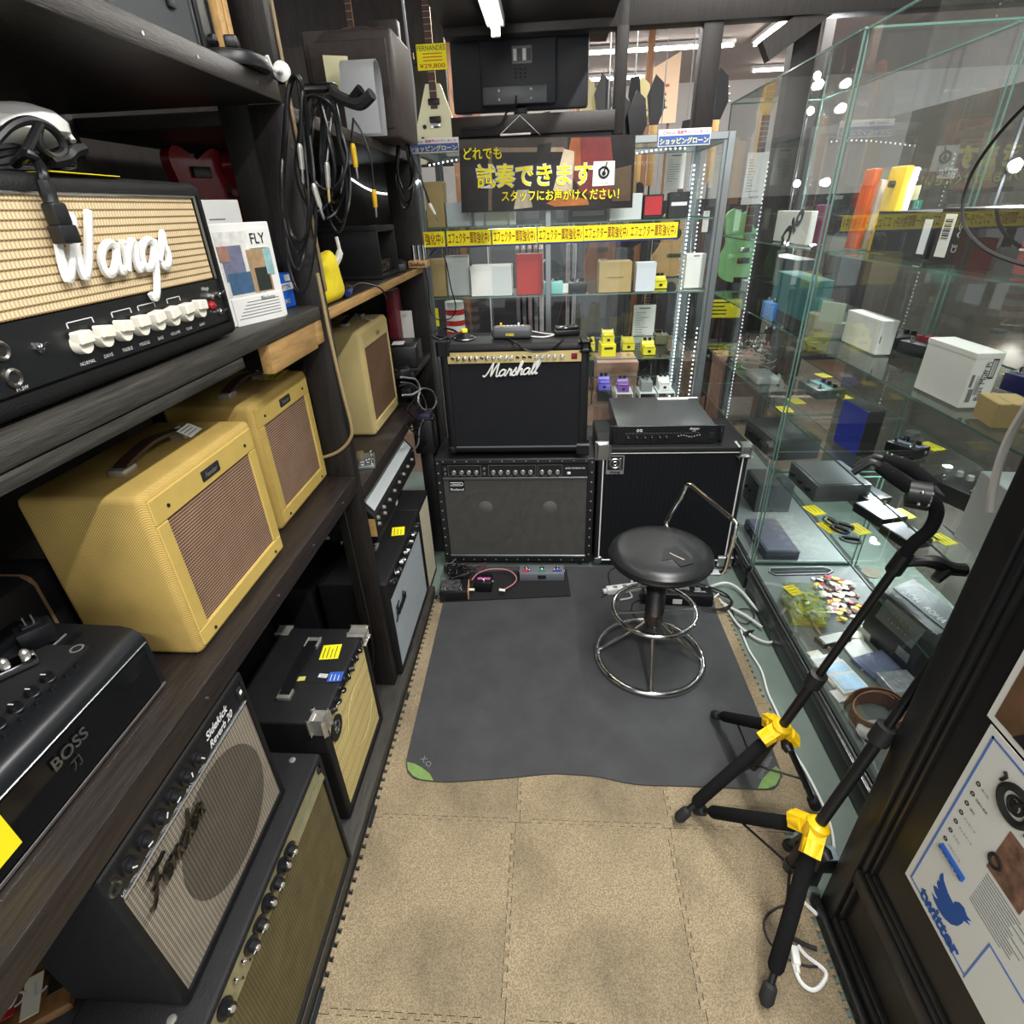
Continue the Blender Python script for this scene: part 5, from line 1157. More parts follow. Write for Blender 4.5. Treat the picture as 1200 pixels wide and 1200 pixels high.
# head amplifier and ventilated unit below
wh = thing('white_panel_head', 'black amplifier head with tilted pale panel and small knobs below the cream tweed shelf', 'amplifier', (-.60, 1.90, .615), LFT)
W_ = .62
G().prism([(-W_/2, 0, 0), (-W_/2, .19, 0), (-W_/2, .19, .18), (-W_/2, .09, .185), (-W_/2, 0, .075)], (W_, 0, 0)).build('cabinet', tolex, wh)
G().obox((0, .043, .135), (W_-.05, 0, 0), (0, .075, .0925), (0, -.002, .0016)).build('pale_panel', M('pale_panel', 'aab0b2', .4), wh)
G().obox((0, .006, .05), (W_-.04, 0, 0), (0, .0, .04), (0, -.004, 0)).build('control_strip', blackpl, wh)
kq = knob_mesh(.007, .012, 1.2, [nickel, blackpl])
for i in range(8):
    for z in ((.035, .06) if i < 2 else (.05,)):
        o = bpy.data.objects.new('knob', kq); COL.objects.link(o); o.parent = wh; o.location = (-.28+.075*i, .003, z)
G().box((-W_/2-.001, .0, .0), (-W_/2+.006, .09, .07)).build('end_block', wood_pale, wh)
vu = thing('ventilated_unit', 'dark grey ventilated amplifier case standing on the pale blue combo', 'amplifier', (-.66, 1.91, .4830), LFT)
W_, H_, D_ = .30, .125, .2
G().rbox((-W_/2, 0, 0), (W_/2, D_, H_), .006).build('case', M('grey_metal_case', '3b3d3e', .45, .3), vu)
for i in range(12): G().rbox((-W_/2+.03+i*.021, -.0015, .03), (-W_/2+.04+i*.021, .002, H_-.02), .0008, 1).build('vent_slot', blackmat, vu)
tag(G().rbox((W_/2-.04, -.004, .02), (W_/2-.01, 0, .05), .002).build('outlet', white, vu), 'small white outlet')
sb_ = thing('small_black_box', 'black plastic box with dark purple top hanging beyond the ventilated case', 'box', (-.58, 2.36, .62)); G().rbox((-.04, -.05, 0), (.05, .05, .16), .005).build('body', blackpl, sb_); G().rbox((-.035, -.045, .16), (.045, .045, .19), .005).build('top', M('dark_purple', '2a2338', .5), sb_)
G().rbox((-.03, .0, -.575), (.03, .04, 0), .003).build('stand', blackpl, sb_)
# paper, note and red binder seen behind
sheet_y = 2.62
a, b = P(462, 420, 'y', sheet_y), P(482, 364, 'y', sheet_y); o = tag(G().box((0, 0, 0), (b.x-a.x, .003, b.z-a.z)).build('price_sheet', paper, loc=(a.x, sheet_y, a.z)), 'white printed sheet standing beyond the cream tweed amplifier', 'paper sheet')
text('PRICE LIST', greyink, o, ((b.x-a.x)/2, -.0006, (b.z-a.z)*.9), w=(b.x-a.x)*.6)
rb = thing('red_binder', 'dark red binder standing beyond the cream tweed amplifier', 'binder', (-.72, 2.545, 1.0005)); G().rbox((-.012, 0, 0), (.03, .12, .30), .003).build('cover', M('maroon', '6d1a2a', .5), rb); G().box((-.005, .004, .006), (.023, .116, .302)).build('pages', paper, rb)
tag(G().rbox((-1.26, 2.78, .62), (-.66, 2.8, 2.2), .002).build('bay_backdrop', darkwall), 'dark panel closing the far end of the shelving', 'panel')  # sheet added to keep the far bay dark against the white back wall
# lower left: cases behind the tweeds, wedge and black cab behind the post, floor package
cs1 = thing('hard_case', 'black instrument case with brown tape bands at the back of the wide shelf', 'case', (-1.0, .62, .9206)); G().rbox((-.17, -.35, 0), (.13, .14, .17), .02).build('case_body', M('case_black', '1c1c20', .6, var=.2), cs1)
for y in (-.05, .06): tag(G().rbox((-.171, y, .0), (.131, y+.03, .171), .018).build('tape_band', M('brown_tape', '8a6f4e', .6), cs1), 'brown tape band')
cs2 = thing('soft_case', 'soft black padded case lying on the taped instrument case', 'case', (-1.02, .55, 1.093)); G().rbox((-.14, -.3, 0), (.1, .16, .13), .05, 4).build('case_body', M('case_soft', '17171b', .8), cs2); G().tube(catmull([(.1, -.1, .06), (.13, -.06, .08), (.13, .0, .08), (.1, .04, .06)], 4), .009, 8).build('case_handle', white, cs2)
bc = AMP('black_amplifier', 'plain black amplifier in the shadow behind the shelf post', -.85, 1.668, .0506, LFT); cabinet(bc, .34, .28, .40, tolex2, .01, (-.15, .15, .03, .37), .008); panel(bc, -.149, .149, .031, .369, .004, blackgr, .003, 'grille_cloth'); strap(bc, -.06, .06, .14, .40, .01, blackpl)
we = thing('floor_wedge', 'black rounded wedge speaker in the shadow beside the cream grille combo', 'speaker', (-.93, 1.24, .0505), LFT); g = G().rbox((-.16, 0, 0), (.16, .26, .45), .06, 5); g.build('cabinet', tolex2, we); G().rbox((-.12, -.004, .06), (.12, .06, .36), .02).build('grille', blackgr, we)
cable([(-.60, 1.36, .87), (-.602, 1.37, .6), (-.605, 1.38, .4), (-.63, 1.40, .2), (-.70, 1.42, .06)], .003, blackpl, 'thin black cable dangling below the wide shelf by the post')
cable([P(372, 320, 'y', 1.435), P(388, 400, 'y', 1.435), P(402, 460, 'y', 1.435), P(412, 500, 'y', 1.435), P(410, 515, 'y', 1.435), P(398, 528, 'y', 1.435), P(382, 535, 'y', 1.435), P(372, 536, 'y', 1.435)], .0048, M('tan_cable', '97835f', .5), 'tan mains cable running down the post', n=8)
pk = thing('floor_package', 'colourful patterned snack packet lying on the floor beside the silver grille amplifier', 'packet', tuple(P(28, 1180, 'z', .3)), .6)
G().rbox((-.09, -.06, 0), (.09, .06, .03), .012).build('packet', M('packet_print', '6a4a2a', .35, var=.9, vscale=25), pk)
for i, c in enumerate(('d9b92c', 'a22a22', 'e8e0c8', '2a2420')): G().rbox((-.07+.04*i, -.045+.02*(i % 2), .0295), (-.04+.04*i, .03, .031), .0006, 1).build('packet_print', M('packet_'+c, c, .4), pk)
text('たのし', whiteink, pk, (0, 0, .0315), w=.1, h=.03, face='z', bold=.02); G().rbox((-.12, -.1, -.25), (.12, .1, -.001), .01).build('carton_base', blkcard, pk)
# ---- things on the black gold-panel combo
mz = .6285+.488+.0015
wah = thing('wah_pedal', 'black pedal with a yellow knob and its lead on the black gold-panel combo', 'effect pedal', tuple(P(545, 397, 'z', mz)), .3)
G().lathe([(.045, 0), (.042, .008), (.018, .022), (.012, .028), (.0005, .028)], n=20).build('body', blackpl, wah); tag(G().rbox((-.012, -.01, .027), (.012, .01, .042), .003).build('knob', yellow, wah), 'yellow square knob'); G().torus((0, 0, .0032), .045, .003).build('rim', steel, wah)
cable([P(*a, 'z', mz+.006) for a in ((530, 393), (515, 398), (505, 392), (520, 385), (535, 389), (528, 396), (512, 394))], .0045, blackpl, 'black lead coiled beside the yellow-knob pedal')
kg = thing('tuner_pedal', 'long dark grey rounded unit with yellow lettering and small switches on the black combo', 'effect pedal', tuple(P(600, 396, 'z', mz+.0005)), -.04)
w_, h_, d_ = .168, .048, .07
G().rbox((-w_/2, -.03, 0), (w_/2, d_-.03, h_), .016, 4).build('body', M('slate_plastic', '4b4e51', .5), kg); text('KORG', yelink, kg, (-.005, -.0306, .02), w=.034, h=.011, bold=.03)
for x, mm in ((-.045, yelpl), (.03, white)): G().rbox((x-.004, -.006, h_), (x+.004, .004, h_+.014), .001, 1).build('switch', mm, kg)
for i in range(7): G().rbox((-.055+i*.016, .008, h_-.0005), (-.045+i*.016, .016, h_+.002), .0008, 1).build('button', white, kg)
sp_ = thing('switch_pedal', 'flat black glossy pedal at the end of the black gold-panel combo', 'effect pedal', tuple(P(664, 392, 'z', mz+.0005)), .12); G().rbox((-.055, -.03, 0), (.055, .04, .024), .006).build('body', blackpl, sp_); G().rbox((-.05, -.024, .024), (.05, .034, .036), .006).build('treadle', M('gloss_black', '16181b', .12), sp_)
cable([P(595, 397, 'z', mz+.004), P(606, 403, 'z', mz+.002), P(612, 408, 'y', 2.284), P(625, 412, 'y', 2.283), P(645, 410, 'y', 2.283), P(655, 402, 'z', mz+.001), P(660, 397, 'z', mz+.004)], .0032, blackpl, 'thin black lead linking the long grey unit to the glossy pedal')
cable([P(*a, 'z', mz+.004) for a in ((622, 388), (640, 391), (650, 392), (637, 395), (620, 394))], .003, white, 'short white lead behind the long grey unit')

# LED string along the far end, seen between the shelf boards
ls = thing('led_string', 'dotted white LED string sagging behind the far shelf bay', 'lamp', (-.66, 2.74, 1.60)); g = G(); pts = catmull([tuple(P(*a, 'y', 2.755)) for a in ((412, 210), (430, 221), (450, 227), (472, 224), (490, 212))], 8)
for p in pts: g.ball(p, .0042, 6)
tag(g.build('led_beads', ledm, ls, org=ls.location), None, kind='stuff'); G().tube(pts, .002, 5).build('wire', white, ls, org=ls.location)
# ------------------------------------------------------------------ long glass showcase on the right
GX0, GX1 = .92, 1.365
SZ = dict(a=1.435, b=1.142, c=.848, d=.60, e=.15)
def showcase(name, label, y0, y1, ztop):
    t = thing(name, label, 'showcase', (GX0, (y0+y1)/2, 0)); O = t.location.copy()
    G().rbox((GX0-.012, y0, 0), (GX1+.012, y1, .085), .004).build('plinth', M('black_laminate', '1a1a1c', .3, spec=.5), t, org=O)
    G().rbox((GX0-.018, y0, .085), (GX1+.016, y1, .118), .004).build('base_rim', M('black_laminate', '1a1a1c', .3), t, org=O)
    G().box((GX0+.006, y0+.006, .1185), (GX1-.006, y1-.006, .1495)).build('floor_panel', M('grey_felt', '6a706e', .8), t, org=O)
    G().rbox((GX0-.008, y0+.002, .1182), (GX0+.006, y1-.002, .130), .002, 1).build('metal_sill', alu, t, org=O)
    G().rbox((GX1-.006, y0+.002, .1182), (GX1+.008, y1-.002, .160), .002, 1).build('metal_sill', alu, t, org=O)
    for (a, b) in (((GX0-.003, y0, .130), (GX0+.003, y1, ztop)), ((GX1-.003, y0, .160), (GX1+.003, y1, ztop)), ((GX0+.003, y0-.003, .1485), (GX1-.003, y0+.003, ztop)), ((GX0+.003, y1-.003, .1485), (GX1-.003, y1+.003, ztop)), ((GX0-.004, y0-.004, ztop), (GX1+.004, y1+.004, ztop+.006))):
        pane(t, O, a, b)
    for z in (SZ['a'], SZ['b'], SZ['c'], SZ['d']): pane(t, O, (GX0+.012, y0+.01, z-.006), (GX1-.012, y1-.01, z), glass2, 'glass_shelf')
    return t
nc = showcase('glass_showcase', 'tall frameless glass showcase with cartons and pedals beside the guitar stands', .86, 2.095, 2.015)
fc = showcase('glass_showcase', 'tall frameless glass showcase beyond it, reaching the mint guitar', 2.125, 3.46, 2.02)
# LED spot bars inside the showcases
def spots(label, x, y, zs, z0, z1, power):
    t = thing('spot_bar', label, 'lamp', (x, y, z0)); G().rbox((-.004, -.004, 0), (.004, .004, z1-z0), .001, 1).build('bar', M('dark_bar', '3a3c3e', .5), t)
    for z in zs:
        h = G().lathe([(.006, 0), (.016, .01), (.018, .022)], (0, -.012, z-z0), '-y', 14).build('lamp_head', white, t); G().ball((0, -.036, z-z0), .0135, 10, sz=(1, .6, 1)).build('bulb', spotm, t)
        l = bpy.data.lights.new('spot_glow', 'POINT'); l.energy = power; l.shadow_soft_size = .02; l.color = (.94, .97, 1); o = bpy.data.objects.new('spot_glow', l); o.location = (x, y-.075, z); COL.objects.link(o)
    return t
yb = 2.9
spots('bar of small LED spots in the far showcase, seen through two panes', 1.30, P(945, 140, 'x', 1.30).y, [P(955, 90, 'x', 1.30).z, P(947, 131, 'x', 1.30).z, P(936, 215, 'x', 1.30).z, P(921, 292, 'x', 1.30).z+.03], SZ['a']+.0005 if False else 1.4355, 2.0, .9)
q = P(1180, 195, 'x', 1.30)
spots('bright LED spot bar in the nearer showcase behind the black cable', 1.30, q.y, [q.z], 1.4355, 2.0, 1.6)
def puck(px, py, zs, up, label, power):
    q = P(px, py, 'z', zs); d = (q-CAM); k = up/abs(d.z); p = Vector((q.x+d.x*k, q.y+d.y*k, zs+up))
    t = thing('puck_lamp', label, 'lamp', (p.x, p.y, p.z-.012)); G().lathe([(.022, 0), (.024, .004), (.024, .012)], n=18).build('housing', alu, t); G().lathe([(.018, -.0006), (.018, .0005), (.0005, .0005)], n=18).build('lens', spotm, t)
    l = bpy.data.lights.new('puck_glow', 'SPOT'); l.energy = power; l.spot_size = 2.4; l.spot_blend = .6; l.shadow_soft_size = .02; l.color = (.92, .96, 1); o = bpy.data.objects.new('puck_glow', l); o.location = (p.x, p.y, p.z-.02); COL.objects.link(o)
puck(1025, 637, SZ['d'], SZ['c']-.006-SZ['d']-.001, 'round LED puck under the third glass shelf of the nearer showcase', 7.0)
puck(1110, 548, SZ['c'], SZ['b']-.006-SZ['c']-.001, 'round LED puck under the second glass shelf of the nearer showcase', 3.2)
puck(985, 735, SZ['e'], SZ['d']-.006-SZ['e']-.001, 'round LED puck under the lowest glass shelf of the nearer showcase', 14.0)

GOODS0 = set(o.name for o in COL.objects)
def dirbox(N, L, R, top, z, mat, name, label, mats=None, rb=.002):
    """box on plane z from three base corners in pixels (N near edge, L and R its neighbours) and the pixel of the top of the near edge"""
    n, l, r = P(*N, 'z', z), P(*L, 'z', z), P(*R, 'z', z); a = l-n; w = a.length; a.normalize(); b = Vector((-a.y, a.x, 0)); 
    if b.dot(r-n) < 0: b = -b
    d = abs(b.dot(r-n)); h = P(*top, 'y', n.y).z-z
    # local frame: x along the left face from N to L mirrored so that the front (-Y) is the left face
    t = thing(name, label, 'box', tuple(n+a*(w/2)+Vector((0, 0, .0006))), math.atan2(-a.y, -a.x)); return t, w, d, h, b
def cart(N, L, R, top, z, mat, label, name='carton', seam=True):
    t, w, d, h, b = dirbox(N, L, R, top, z, mat, name, label)
    G().rbox((-w/2, 0, 0), (w/2, d, h), .0022, 1).build('body', mat, t)
    if seam: G().rbox((-w/2-.0005, -.0005, h*.90), (w/2+.0005, d+.0005, h+.0008), .0012, 1).build('lid', mat, t)
    return t, w, d, h
zb = SZ['b']+.0005
# white cartons on the second shelf
t, w, d, h = cart((1010, 410), (974, 394), (1027, 409), (1013, 372), zb, paper, 'smaller plain white carton on the second glass shelf')
G().box((w/2-.001, .004, h*.35), (w/2+.0008, .008, h*.55)).build('cut_slot', greyink, t)
t, w, d, h = cart((1122, 479), (1070, 454), (1160, 481), (1141, 415), zb, paper, 'larger white carton with black product print on the second glass shelf')
g = G(); sx = w/2+.0004
G().box((w/2, .006, h*.4), (w/2+.0012, .012, h*.62)).build('cut_slot', greyink, t)
RX = Matrix.Rotation(PI/2, 4, 'Z')
def side_text(s, y, z, w_, h_, rot=0): text(s, inkm, t, (w/2+.0012, y, z), w=w_, h=h_, rot=RX @ Matrix.Rotation(rot, 4, 'Y'), ext=.0004)
side_text('Bass Muff Pi', d*.52, h*.5, h*.7, h*.09, -PI/2); side_text('electro-harmonix', d*.72, h*.72, h*.34, h*.06, -PI/2)
g = G()
for i in range(4): g.box((w/2+.0002, d*(.3+.0*i), h*(.15)), (w/2+.0010, d*.305, h*.6))
for i in range(5): g.box((w/2+.0002, d*(.34+.03*i), h*.25), (w/2+.0010, d*(.345+.03*i), h*(.5+.06*i)))
g.build('small_print', greyink, t); G().box((w/2+.0002, d*.14, h*.12), (w/2+.0012, d*.3, h*.36)).build('barcode', greyink, t)
g = G().box((w/2+.0002, d*.82, h*.55), (w/2+.001, d*.84, h*.9)).box((w/2+.0002, d*.64, h*.55), (w/2+.001, d*.66, h*.9)).box((w/2+.0002, d*.64, h*.55), (w/2+.001, d*.84, h*.57)).box((w/2+.0002, d*.64, h*.88), (w/2+.001, d*.84, h*.9)); g.build('print_frame', inkm, t)
t, w, d, h = cart((1160, 502), (1138, 487), (1215, 510), (1160, 474), zb, kraft, 'flat kraft carton beside the larger white carton', seam=False)
G().box((-w/2, d*.3, h), (w/2, d*.4, h+.0006)).build('tape', M('clear_tape', 'b9a577', .3), t)
def rp(px, py, z, rz, w, d, h, mat, label, **k):
    q = P(px, py, 'z', z); return pedal(label, (q.x, q.y, z), rz, w, d, h, mat, **k)
AIS = -PI/2                                       # pedals face the aisle (-X)
rp(1038, 408, zb, AIS+.3, .07, .11, .04, blackpl, 'small black effect pedal with two fat knobs beside the smaller white carton', nk=2, kmat=blackpl)
t = rp(1068, 418, zb, AIS+.25, .13, .11, .04, M('navy_black', '22262f', .4), 'dark effect pedal with two rows of dark red knobs', nk=4, kmat=redknob)
for i in range(4): G().lathe([(.0105, 0), (.009, .016), (.0005, .016)], (-.04+.027*i, .05, .04), n=10).build('knob', redknob, t)
rp(1190, 462, zb, AIS+.2, .1, .12, .045, bluepaint, 'navy blue effect pedal with black knob behind the kraft carton', nk=1, kmat=blackpl)
price_card(P(1196, 440, 'z', zb+.02), .07, .05, AIS, 'yellow price card beside the navy blue pedal', tilt=Matrix.Rotation(.2, 4, 'X'))
t, w, d, h = cart((955, 400), (932, 386), (976, 396), (957, 372), zb, beige, 'beige metal effect unit behind the glass corner', name='effect_unit', seam=False)
for i in range(4): G().lathe([(.008, 0), (.007, .012)], (-w*.3+.2*w*i, d*.4, h), n=10).build('knob', chrome, t)
t = thing('acrylic_sign', 'small frosted acrylic stand on the beige effect unit', 'sign', tuple(P(968, 376, 'z', zb+.075)), AIS+.5); G().rbox((-.045, 0, 0), (.045, .004, .065), .001, 1).build('plate', M('frosted_acrylic', '9fb09a', .3), t); G().rbox((-.045, 0, -.002), (.045, .03, .002), .001, 1).build('foot', M('frosted_acrylic', '9fb09a', .3), t)
# top shelf
za = SZ['a']+.0005
def tallbox(x0, yt, x1, yb_, x, dep, mat, label, z=za, name='carton', seam=False):
    """upright box whose aisle face lies on the plane X=x between two pixel columns"""
    a, b = P(x0, yb_, 'x', x), P(x1, yb_, 'x', x); h = P((x0+x1)/2, yt, 'x', x).z-z; w = abs(a.y-b.y)
    t = thing(name, label, 'box', (x, (a.y+b.y)/2, z), AIS); G().rbox((-w/2, 0, 0), (w/2, dep, h), .002, 1).build('body', mat, t)
    if seam: G().rbox((-w/2-.0005, -.0005, h*.93), (w/2+.0005, dep+.0005, h+.0006), .001, 1).build('lid', mat, t)
    return t, w, h
t, w, h = tallbox(1016, 248, 1082, 305, 1.05, .2, M('dark_carton', '2a2b30', .55), 'dark carton with a white strip label on the top glass shelf', seam=True)
G().box((w*.36, -.0015, h*.1), (w*.47, 0, h*.85)).build('label_strip', paperg, t)
t, w, h = tallbox(1084, 244, 1188, 315, 1.02, .22, M('dark_carton2', '2b2526', .5), 'large dark brown carton with a barcode label on the top glass shelf', seam=True)
lb = G().box((-w*.43, -.0015, h*.12), (-w*.29, 0, h*.9)).build('barcode_label', paper, t); g = G()
for i in range(9): g.box((-w*.41, -.0021, h*(.46+.042*i)), (-w*.32, -.0014, h*(.46+.042*i+.012+.012*(i % 2))))
g.build('barcode', inkm, lb); text('CE', paperg, t, (-w*.2, -.001, h*.3), w=h*.14, h=h*.16, rot=Matrix.Rotation(-PI/2, 4, 'Y')); text('ACV', paperg, t, (-w*.2, -.001, h*.68), w=h*.4, h=h*.08, rot=Matrix.Rotation(-PI/2, 4, 'Y'))
t, w, h = tallbox(1189, 240, 1235, 308, 1.02, .2, M('red_carton', '8a2a2a', .5), 'red carton at the near end of the top glass shelf')
for z in (.35, .62): G().box((-w/2, -.001, h*z), (w/2, 0, h*z+.004)).build('white_line', paper, t)
def upright(px0, py0, px1, py1, x, dep, mat, label, lean=.2, knobs_=0):
    a, b = P(px0, py1, 'x', x), P(px1, py1, 'x', x); h = P(px0, py0, 'x', x).z-za; w = abs(a.y-b.y)
    t = thing('effect_pedal', label, 'effect pedal', (x, (a.y+b.y)/2, za), AIS); t.rotation_euler.x = -lean
    G().rbox((-w/2, 0, 0), (w/2, dep, h), .004).build('body', mat, t)
    for i in range(knobs_): G().lathe([(.01, 0), (.009, .014)], (0, -.0, h*(.3+.5*i)), '-y', 12).build('knob', blackpl, t)
    return t, w, h
upright(998, 200, 1010, 250, 1.05, .022, M('orange_paint', 'd0542a', .4), 'orange effect pedal standing on edge on the top glass shelf', .05)
upright(1022, 198, 1040, 250, 1.06, .022, M('yellow_enamel', 'd8b323', .4), 'yellow effect pedal standing on edge with black foot switch', .05, 2)
upright(1012, 212, 1021, 248, 1.08, .02, M('pale_pink_paint', 'c9b3a8', .4), 'pale pink effect pedal standing between the orange and yellow ones', .05)
upright(1046, 198, 1058, 226, 1.10, .02, white, 'white effect pedal standing behind the yellow one', .05, 1)
price_card(P(1072, 226, 'x', 1.15), .05, .04, AIS, 'pale yellow note on the top glass shelf', M('pale_note', 'd5d2ab', .8), 0, tilt=Matrix.Rotation(PI/2, 4, 'X'))
tq = P(1072, 240, 'x', 1.04); t = G().box((-.02, 0, -.012), (.02, .001, .012)).build('sticker', M('teal_sticker', '3f9a8a', .6), loc=(1.046, tq.y, tq.z), rz=AIS); tag(t, 'small teal size sticker numbered 12 stuck on the dark carton', 'sticker'); text('12', whiteink, t, (0, -.0006, 0), w=.02)
# third shelf
zc = SZ['c']+.0005
t, w, d, h = cart((1003, 535), (976, 517), (1020, 532), (1010, 483), zc, blkcard, 'upright carton, blue on the aisle side and black on the other', seam=False)
G().rbox((-w/2+.0008, -.0012, .001), (w/2-.0008, .0006, h-.001), .0008, 1).build('blue_face', bluecard, t)
t = rp(1052, 534, zc, AIS+.5, .1, .075, .035, M('black_blue_paint', '15181c', .3), 'black effect pedal with pale blue top and silver switches on the third shelf', nk=2, toggles=2, face=M('pale_blue_face', '9fb4cf', .3))
rp(945, 462, zc, AIS+.1, .17, .12, .04, M('steel_green', '56605c', .35, .4), 'grey metal effect unit with black knobs and mint stripe near the glass corner', nk=3, kmat=blackpl, face=mint)
rp(1108, 590, zc, AIS+.35, .15, .11, .05, M('dark_pedal', '222426', .4), 'black four-footswitch pedal near the leaning white carton', nk=4, kmat=M('grey_knob', 'b7bbbc', .3))
t, w, d, h = cart((1145, 655), (1117, 628), (1180, 650), (1172, 575), zc, paperg, 'tall pale grey carton half hidden by the black cabinet', seam=False)
for px, py, rz, lb in ((1091, 523, AIS+.25, 'the black pedal with pale blue top'), (991, 466, AIS+.2, 'the mint striped unit, right side'), (965, 440, AIS+.2, 'the mint striped unit, rear side'), (972, 450, AIS+.1, 'the mint striped unit, middle rear'), (905, 480, AIS, 'the far black device'), (933, 470, AIS+.1, 'the mint striped unit, front side')):
    price_card(P(px, py, 'z', zc), .075, .05, rz, 'yellow price card on the third glass shelf beside '+lb)
# fourth shelf
zd = SZ['d']+.0005
rp(998, 584, zd, AIS+.25, .15, .1, .03, M('black_device', '25282a', .35), 'flat black device with buttons on the fourth glass shelf', nk=0, toggles=0, name='effect_unit', face=M('button_field', '3e4446', .4))
def slab(px, py, rz, w, d, h, matb, matt, label):
    q = P(px, py, 'z', zd); t = thing('effect_unit', label, 'effect unit', (q.x, q.y, zd), rz); G().rbox((-w/2, 0, 0), (w/2, d, h), .004).build('body', matb, t); G().rbox((-w/2+.004, .004, h-.001), (w/2-.004, d-.004, h+.0015), .001, 1).build('top_plate', matt, t)
    for i in range(2): G().lathe([(.006, 0), (.005, .006)], (-.02+.04*i, d*.8, h+.001), n=10).build('knob', nickel, t)
    return t
slab(1014, 609, AIS+.25, .135, .1, .035, blackpl, M('silver_top', 'b4b9be', .3, .5), 'black device with bright silver top on the fourth glass shelf')
slab(1045, 634, AIS+.25, .12, .09, .03, blackpl, M('grey_top', '989da2', .35, .4), 'black device with dull grey top on the fourth glass shelf')
for px, py, lb in ((1058, 602, 'beside the silver topped device'), (1006, 620, 'with orange print beside the metal capos'), (1085, 628, 'at the shelf edge, nearer'), (1105, 632, 'at the shelf edge, under the black yoke'), (918, 598, 'in the far part, hidden by the glass corner'), (938, 618, 'in the far part, below the hidden one')):
    price_card(P(px, py, 'z', zd), .07, .05, AIS+.25, 'yellow price card, fourth glass shelf, '+lb, ink=orangeink if 'orange' in lb else inkm)
price_card(P(1062, 640, 'z', zd), .06, .04, AIS+.25, 'small red price card on the fourth glass shelf', M('red_card_paper', 'c23a40', .6), 1)
R_ = random.Random(5)
for i, (px, py, lb) in enumerate(((974, 611, 'farthest'), (985, 620, 'middle dark blue'), (990, 616, 'middle silver'), (997, 632, 'nearest'))):
    q = P(px, py, 'z', zd+.008); t = thing('capo', 'small metal guitar capo on the fourth glass shelf, the '+lb+' of the cluster', 'capo', tuple(q), R_.uniform(0, 3), 'metal capos')
    m = (chrome, M('dark_blue_metal', '2c3a66', .3, .6), chrome, M('gun_metal', '6a6e73', .3, .9))[i]
    G().tube(catmull([(-.028, 0, 0), (-.024, .018, 0), (.0, .022, 0), (.026, .012, 0), (.03, -.004, 0), (.01, -.014, 0), (-.02, -.012, 0)], 4), .0042, 6, True).build('arm', m, t); G().rbox((-.024, -.008, -.004), (.02, .002, .006), .003).build('pad', blackpl, t)
t = thing('shell_dish', 'small cream shell dish on the fourth glass shelf', 'dish', tuple(P(1013, 675, 'z', zd))); g = G().lathe([(.008, 0), (.022, .006), (.028, .014), (.024, .012), (.006, .004), (.0005, .004)], n=20); g.v = [(x*(1+.06*math.sin(5*math.atan2(y, x))), y, z) for x, y, z in g.v]; g.build('dish', cream, t)
# tilted guitar processor on the showcase floor
ze = SZ['e']+.0005
dv = thing('guitar_processor', 'black slanted guitar processor with silver edge and white lettering behind the stand pole', 'effect unit', tuple(P(1075, 735, 'z', ze+.14)+Vector((.02, 0, -.14))), AIS+.2); dv.scale = (.85, .85, .9)
G().prism([(-.15, 0, 0), (-.15, .16, 0), (-.15, .16, .26), (-.15, .03, .22), (-.15, -.01, .1)], (.28, 0, 0)).build('body', M('processor_black', '17181b', .4), dv)
G().obox((-.01, .011, .165), (.2, 0, 0), (0, .028, .085), (0, -.003, .001)).build('silver_panel', M('silver_panel', '8e9296', .35, .6), dv)
for i in range(6):
    for k in range(2): G().lathe([(.006, 0), (.005, .006)], (-.05+.018*i, .002+.01*k, .15+.03*k), '-y', 8).build('button', M('bronze_button', '8d6a50', .4), dv)
G().obox((-.01, .10, .245), (.26, 0, 0), (0, .07, .021), (0, -.001, .003)).build('top_band', M('grey_band', '3c4043', .4), dv)
text('ROH   ROHA', whiteink, dv, (-.0, .085, .2445), w=.2, h=.022, rot=Matrix.Rotation(-PI/2+.29, 4, 'X'), bold=.02, shear=.2)
G().rbox((.04, -.012, .06), (.10, -.006, .1), .002).build('label', M('grey_label', '8f9496', .5), dv)
# far part devices (behind the glass corner)
def dev(px, py, z, rz, w, d, h, mat, label, n=3):
    q = P(px, py, 'z', z); t = thing('effect_unit', label, 'effect unit', (q.x, q.y, z), rz); G().rbox((-w/2, 0, 0), (w/2, d, h), .004).build('body', mat, t); G().rbox((-w/2+.006, .01, h-.001), (w/2-.006, d-.01, h+.003), .001, 1).build('lid', mat, t)
    for i in range(n): G().lathe([(.01, 0), (.009, .012)], ((i-(n-1)/2)*w/(n+.5), 0, h*.5), '-y', 10).build('knob', blackpl, t)
    return t
dkd = M('dark_device', '37393b', .45); gyd = M('grey_device', '4f5355', .4)
dev(880, 525, zd+.001, AIS+.1, .30, .2, .09, dkd, 'dark recorder unit in the far showcase beside the bass head')
dev(925, 560, zd+.001, AIS+.05, .22, .2, .07, gyd, 'grey box unit seen through the glass corner')
dev(885, 640, ze, AIS, .3, .15, .05, M('violet_grey_device', '3a3b4c', .4), 'dark violet grey unit low in the far showcase')
dev(876, 590, ze+.0, AIS, .2, .18, .16, dkd, 'black unit low in the far showcase by the bass cabinet corner')
t, w, d, h = cart((936, 392), (901, 372), (957, 388), (939, 330), zb, tealcard, 'teal carton on the second shelf of the far showcase', seam=False)
tag(G().rbox((-w/2-.0008, -.0008, .0002), (w/2+.0008, d+.0008, h*.26), .002, 1).build('black_band', blkcard, t), 'black lower band')
rp(893, 374, zb, AIS+.1, .1, .09, .07, skyblue, 'sky blue effect pedal on the second shelf of the far showcase', nk=1, kmat=blackpl)
t, w, d, h = cart((880, 345), (862, 338), (905, 338), (882, 332), zb, M('clear_grey_case', '8f9696', .2), 'silver edged clear case on the second shelf of the far showcase', seam=True)
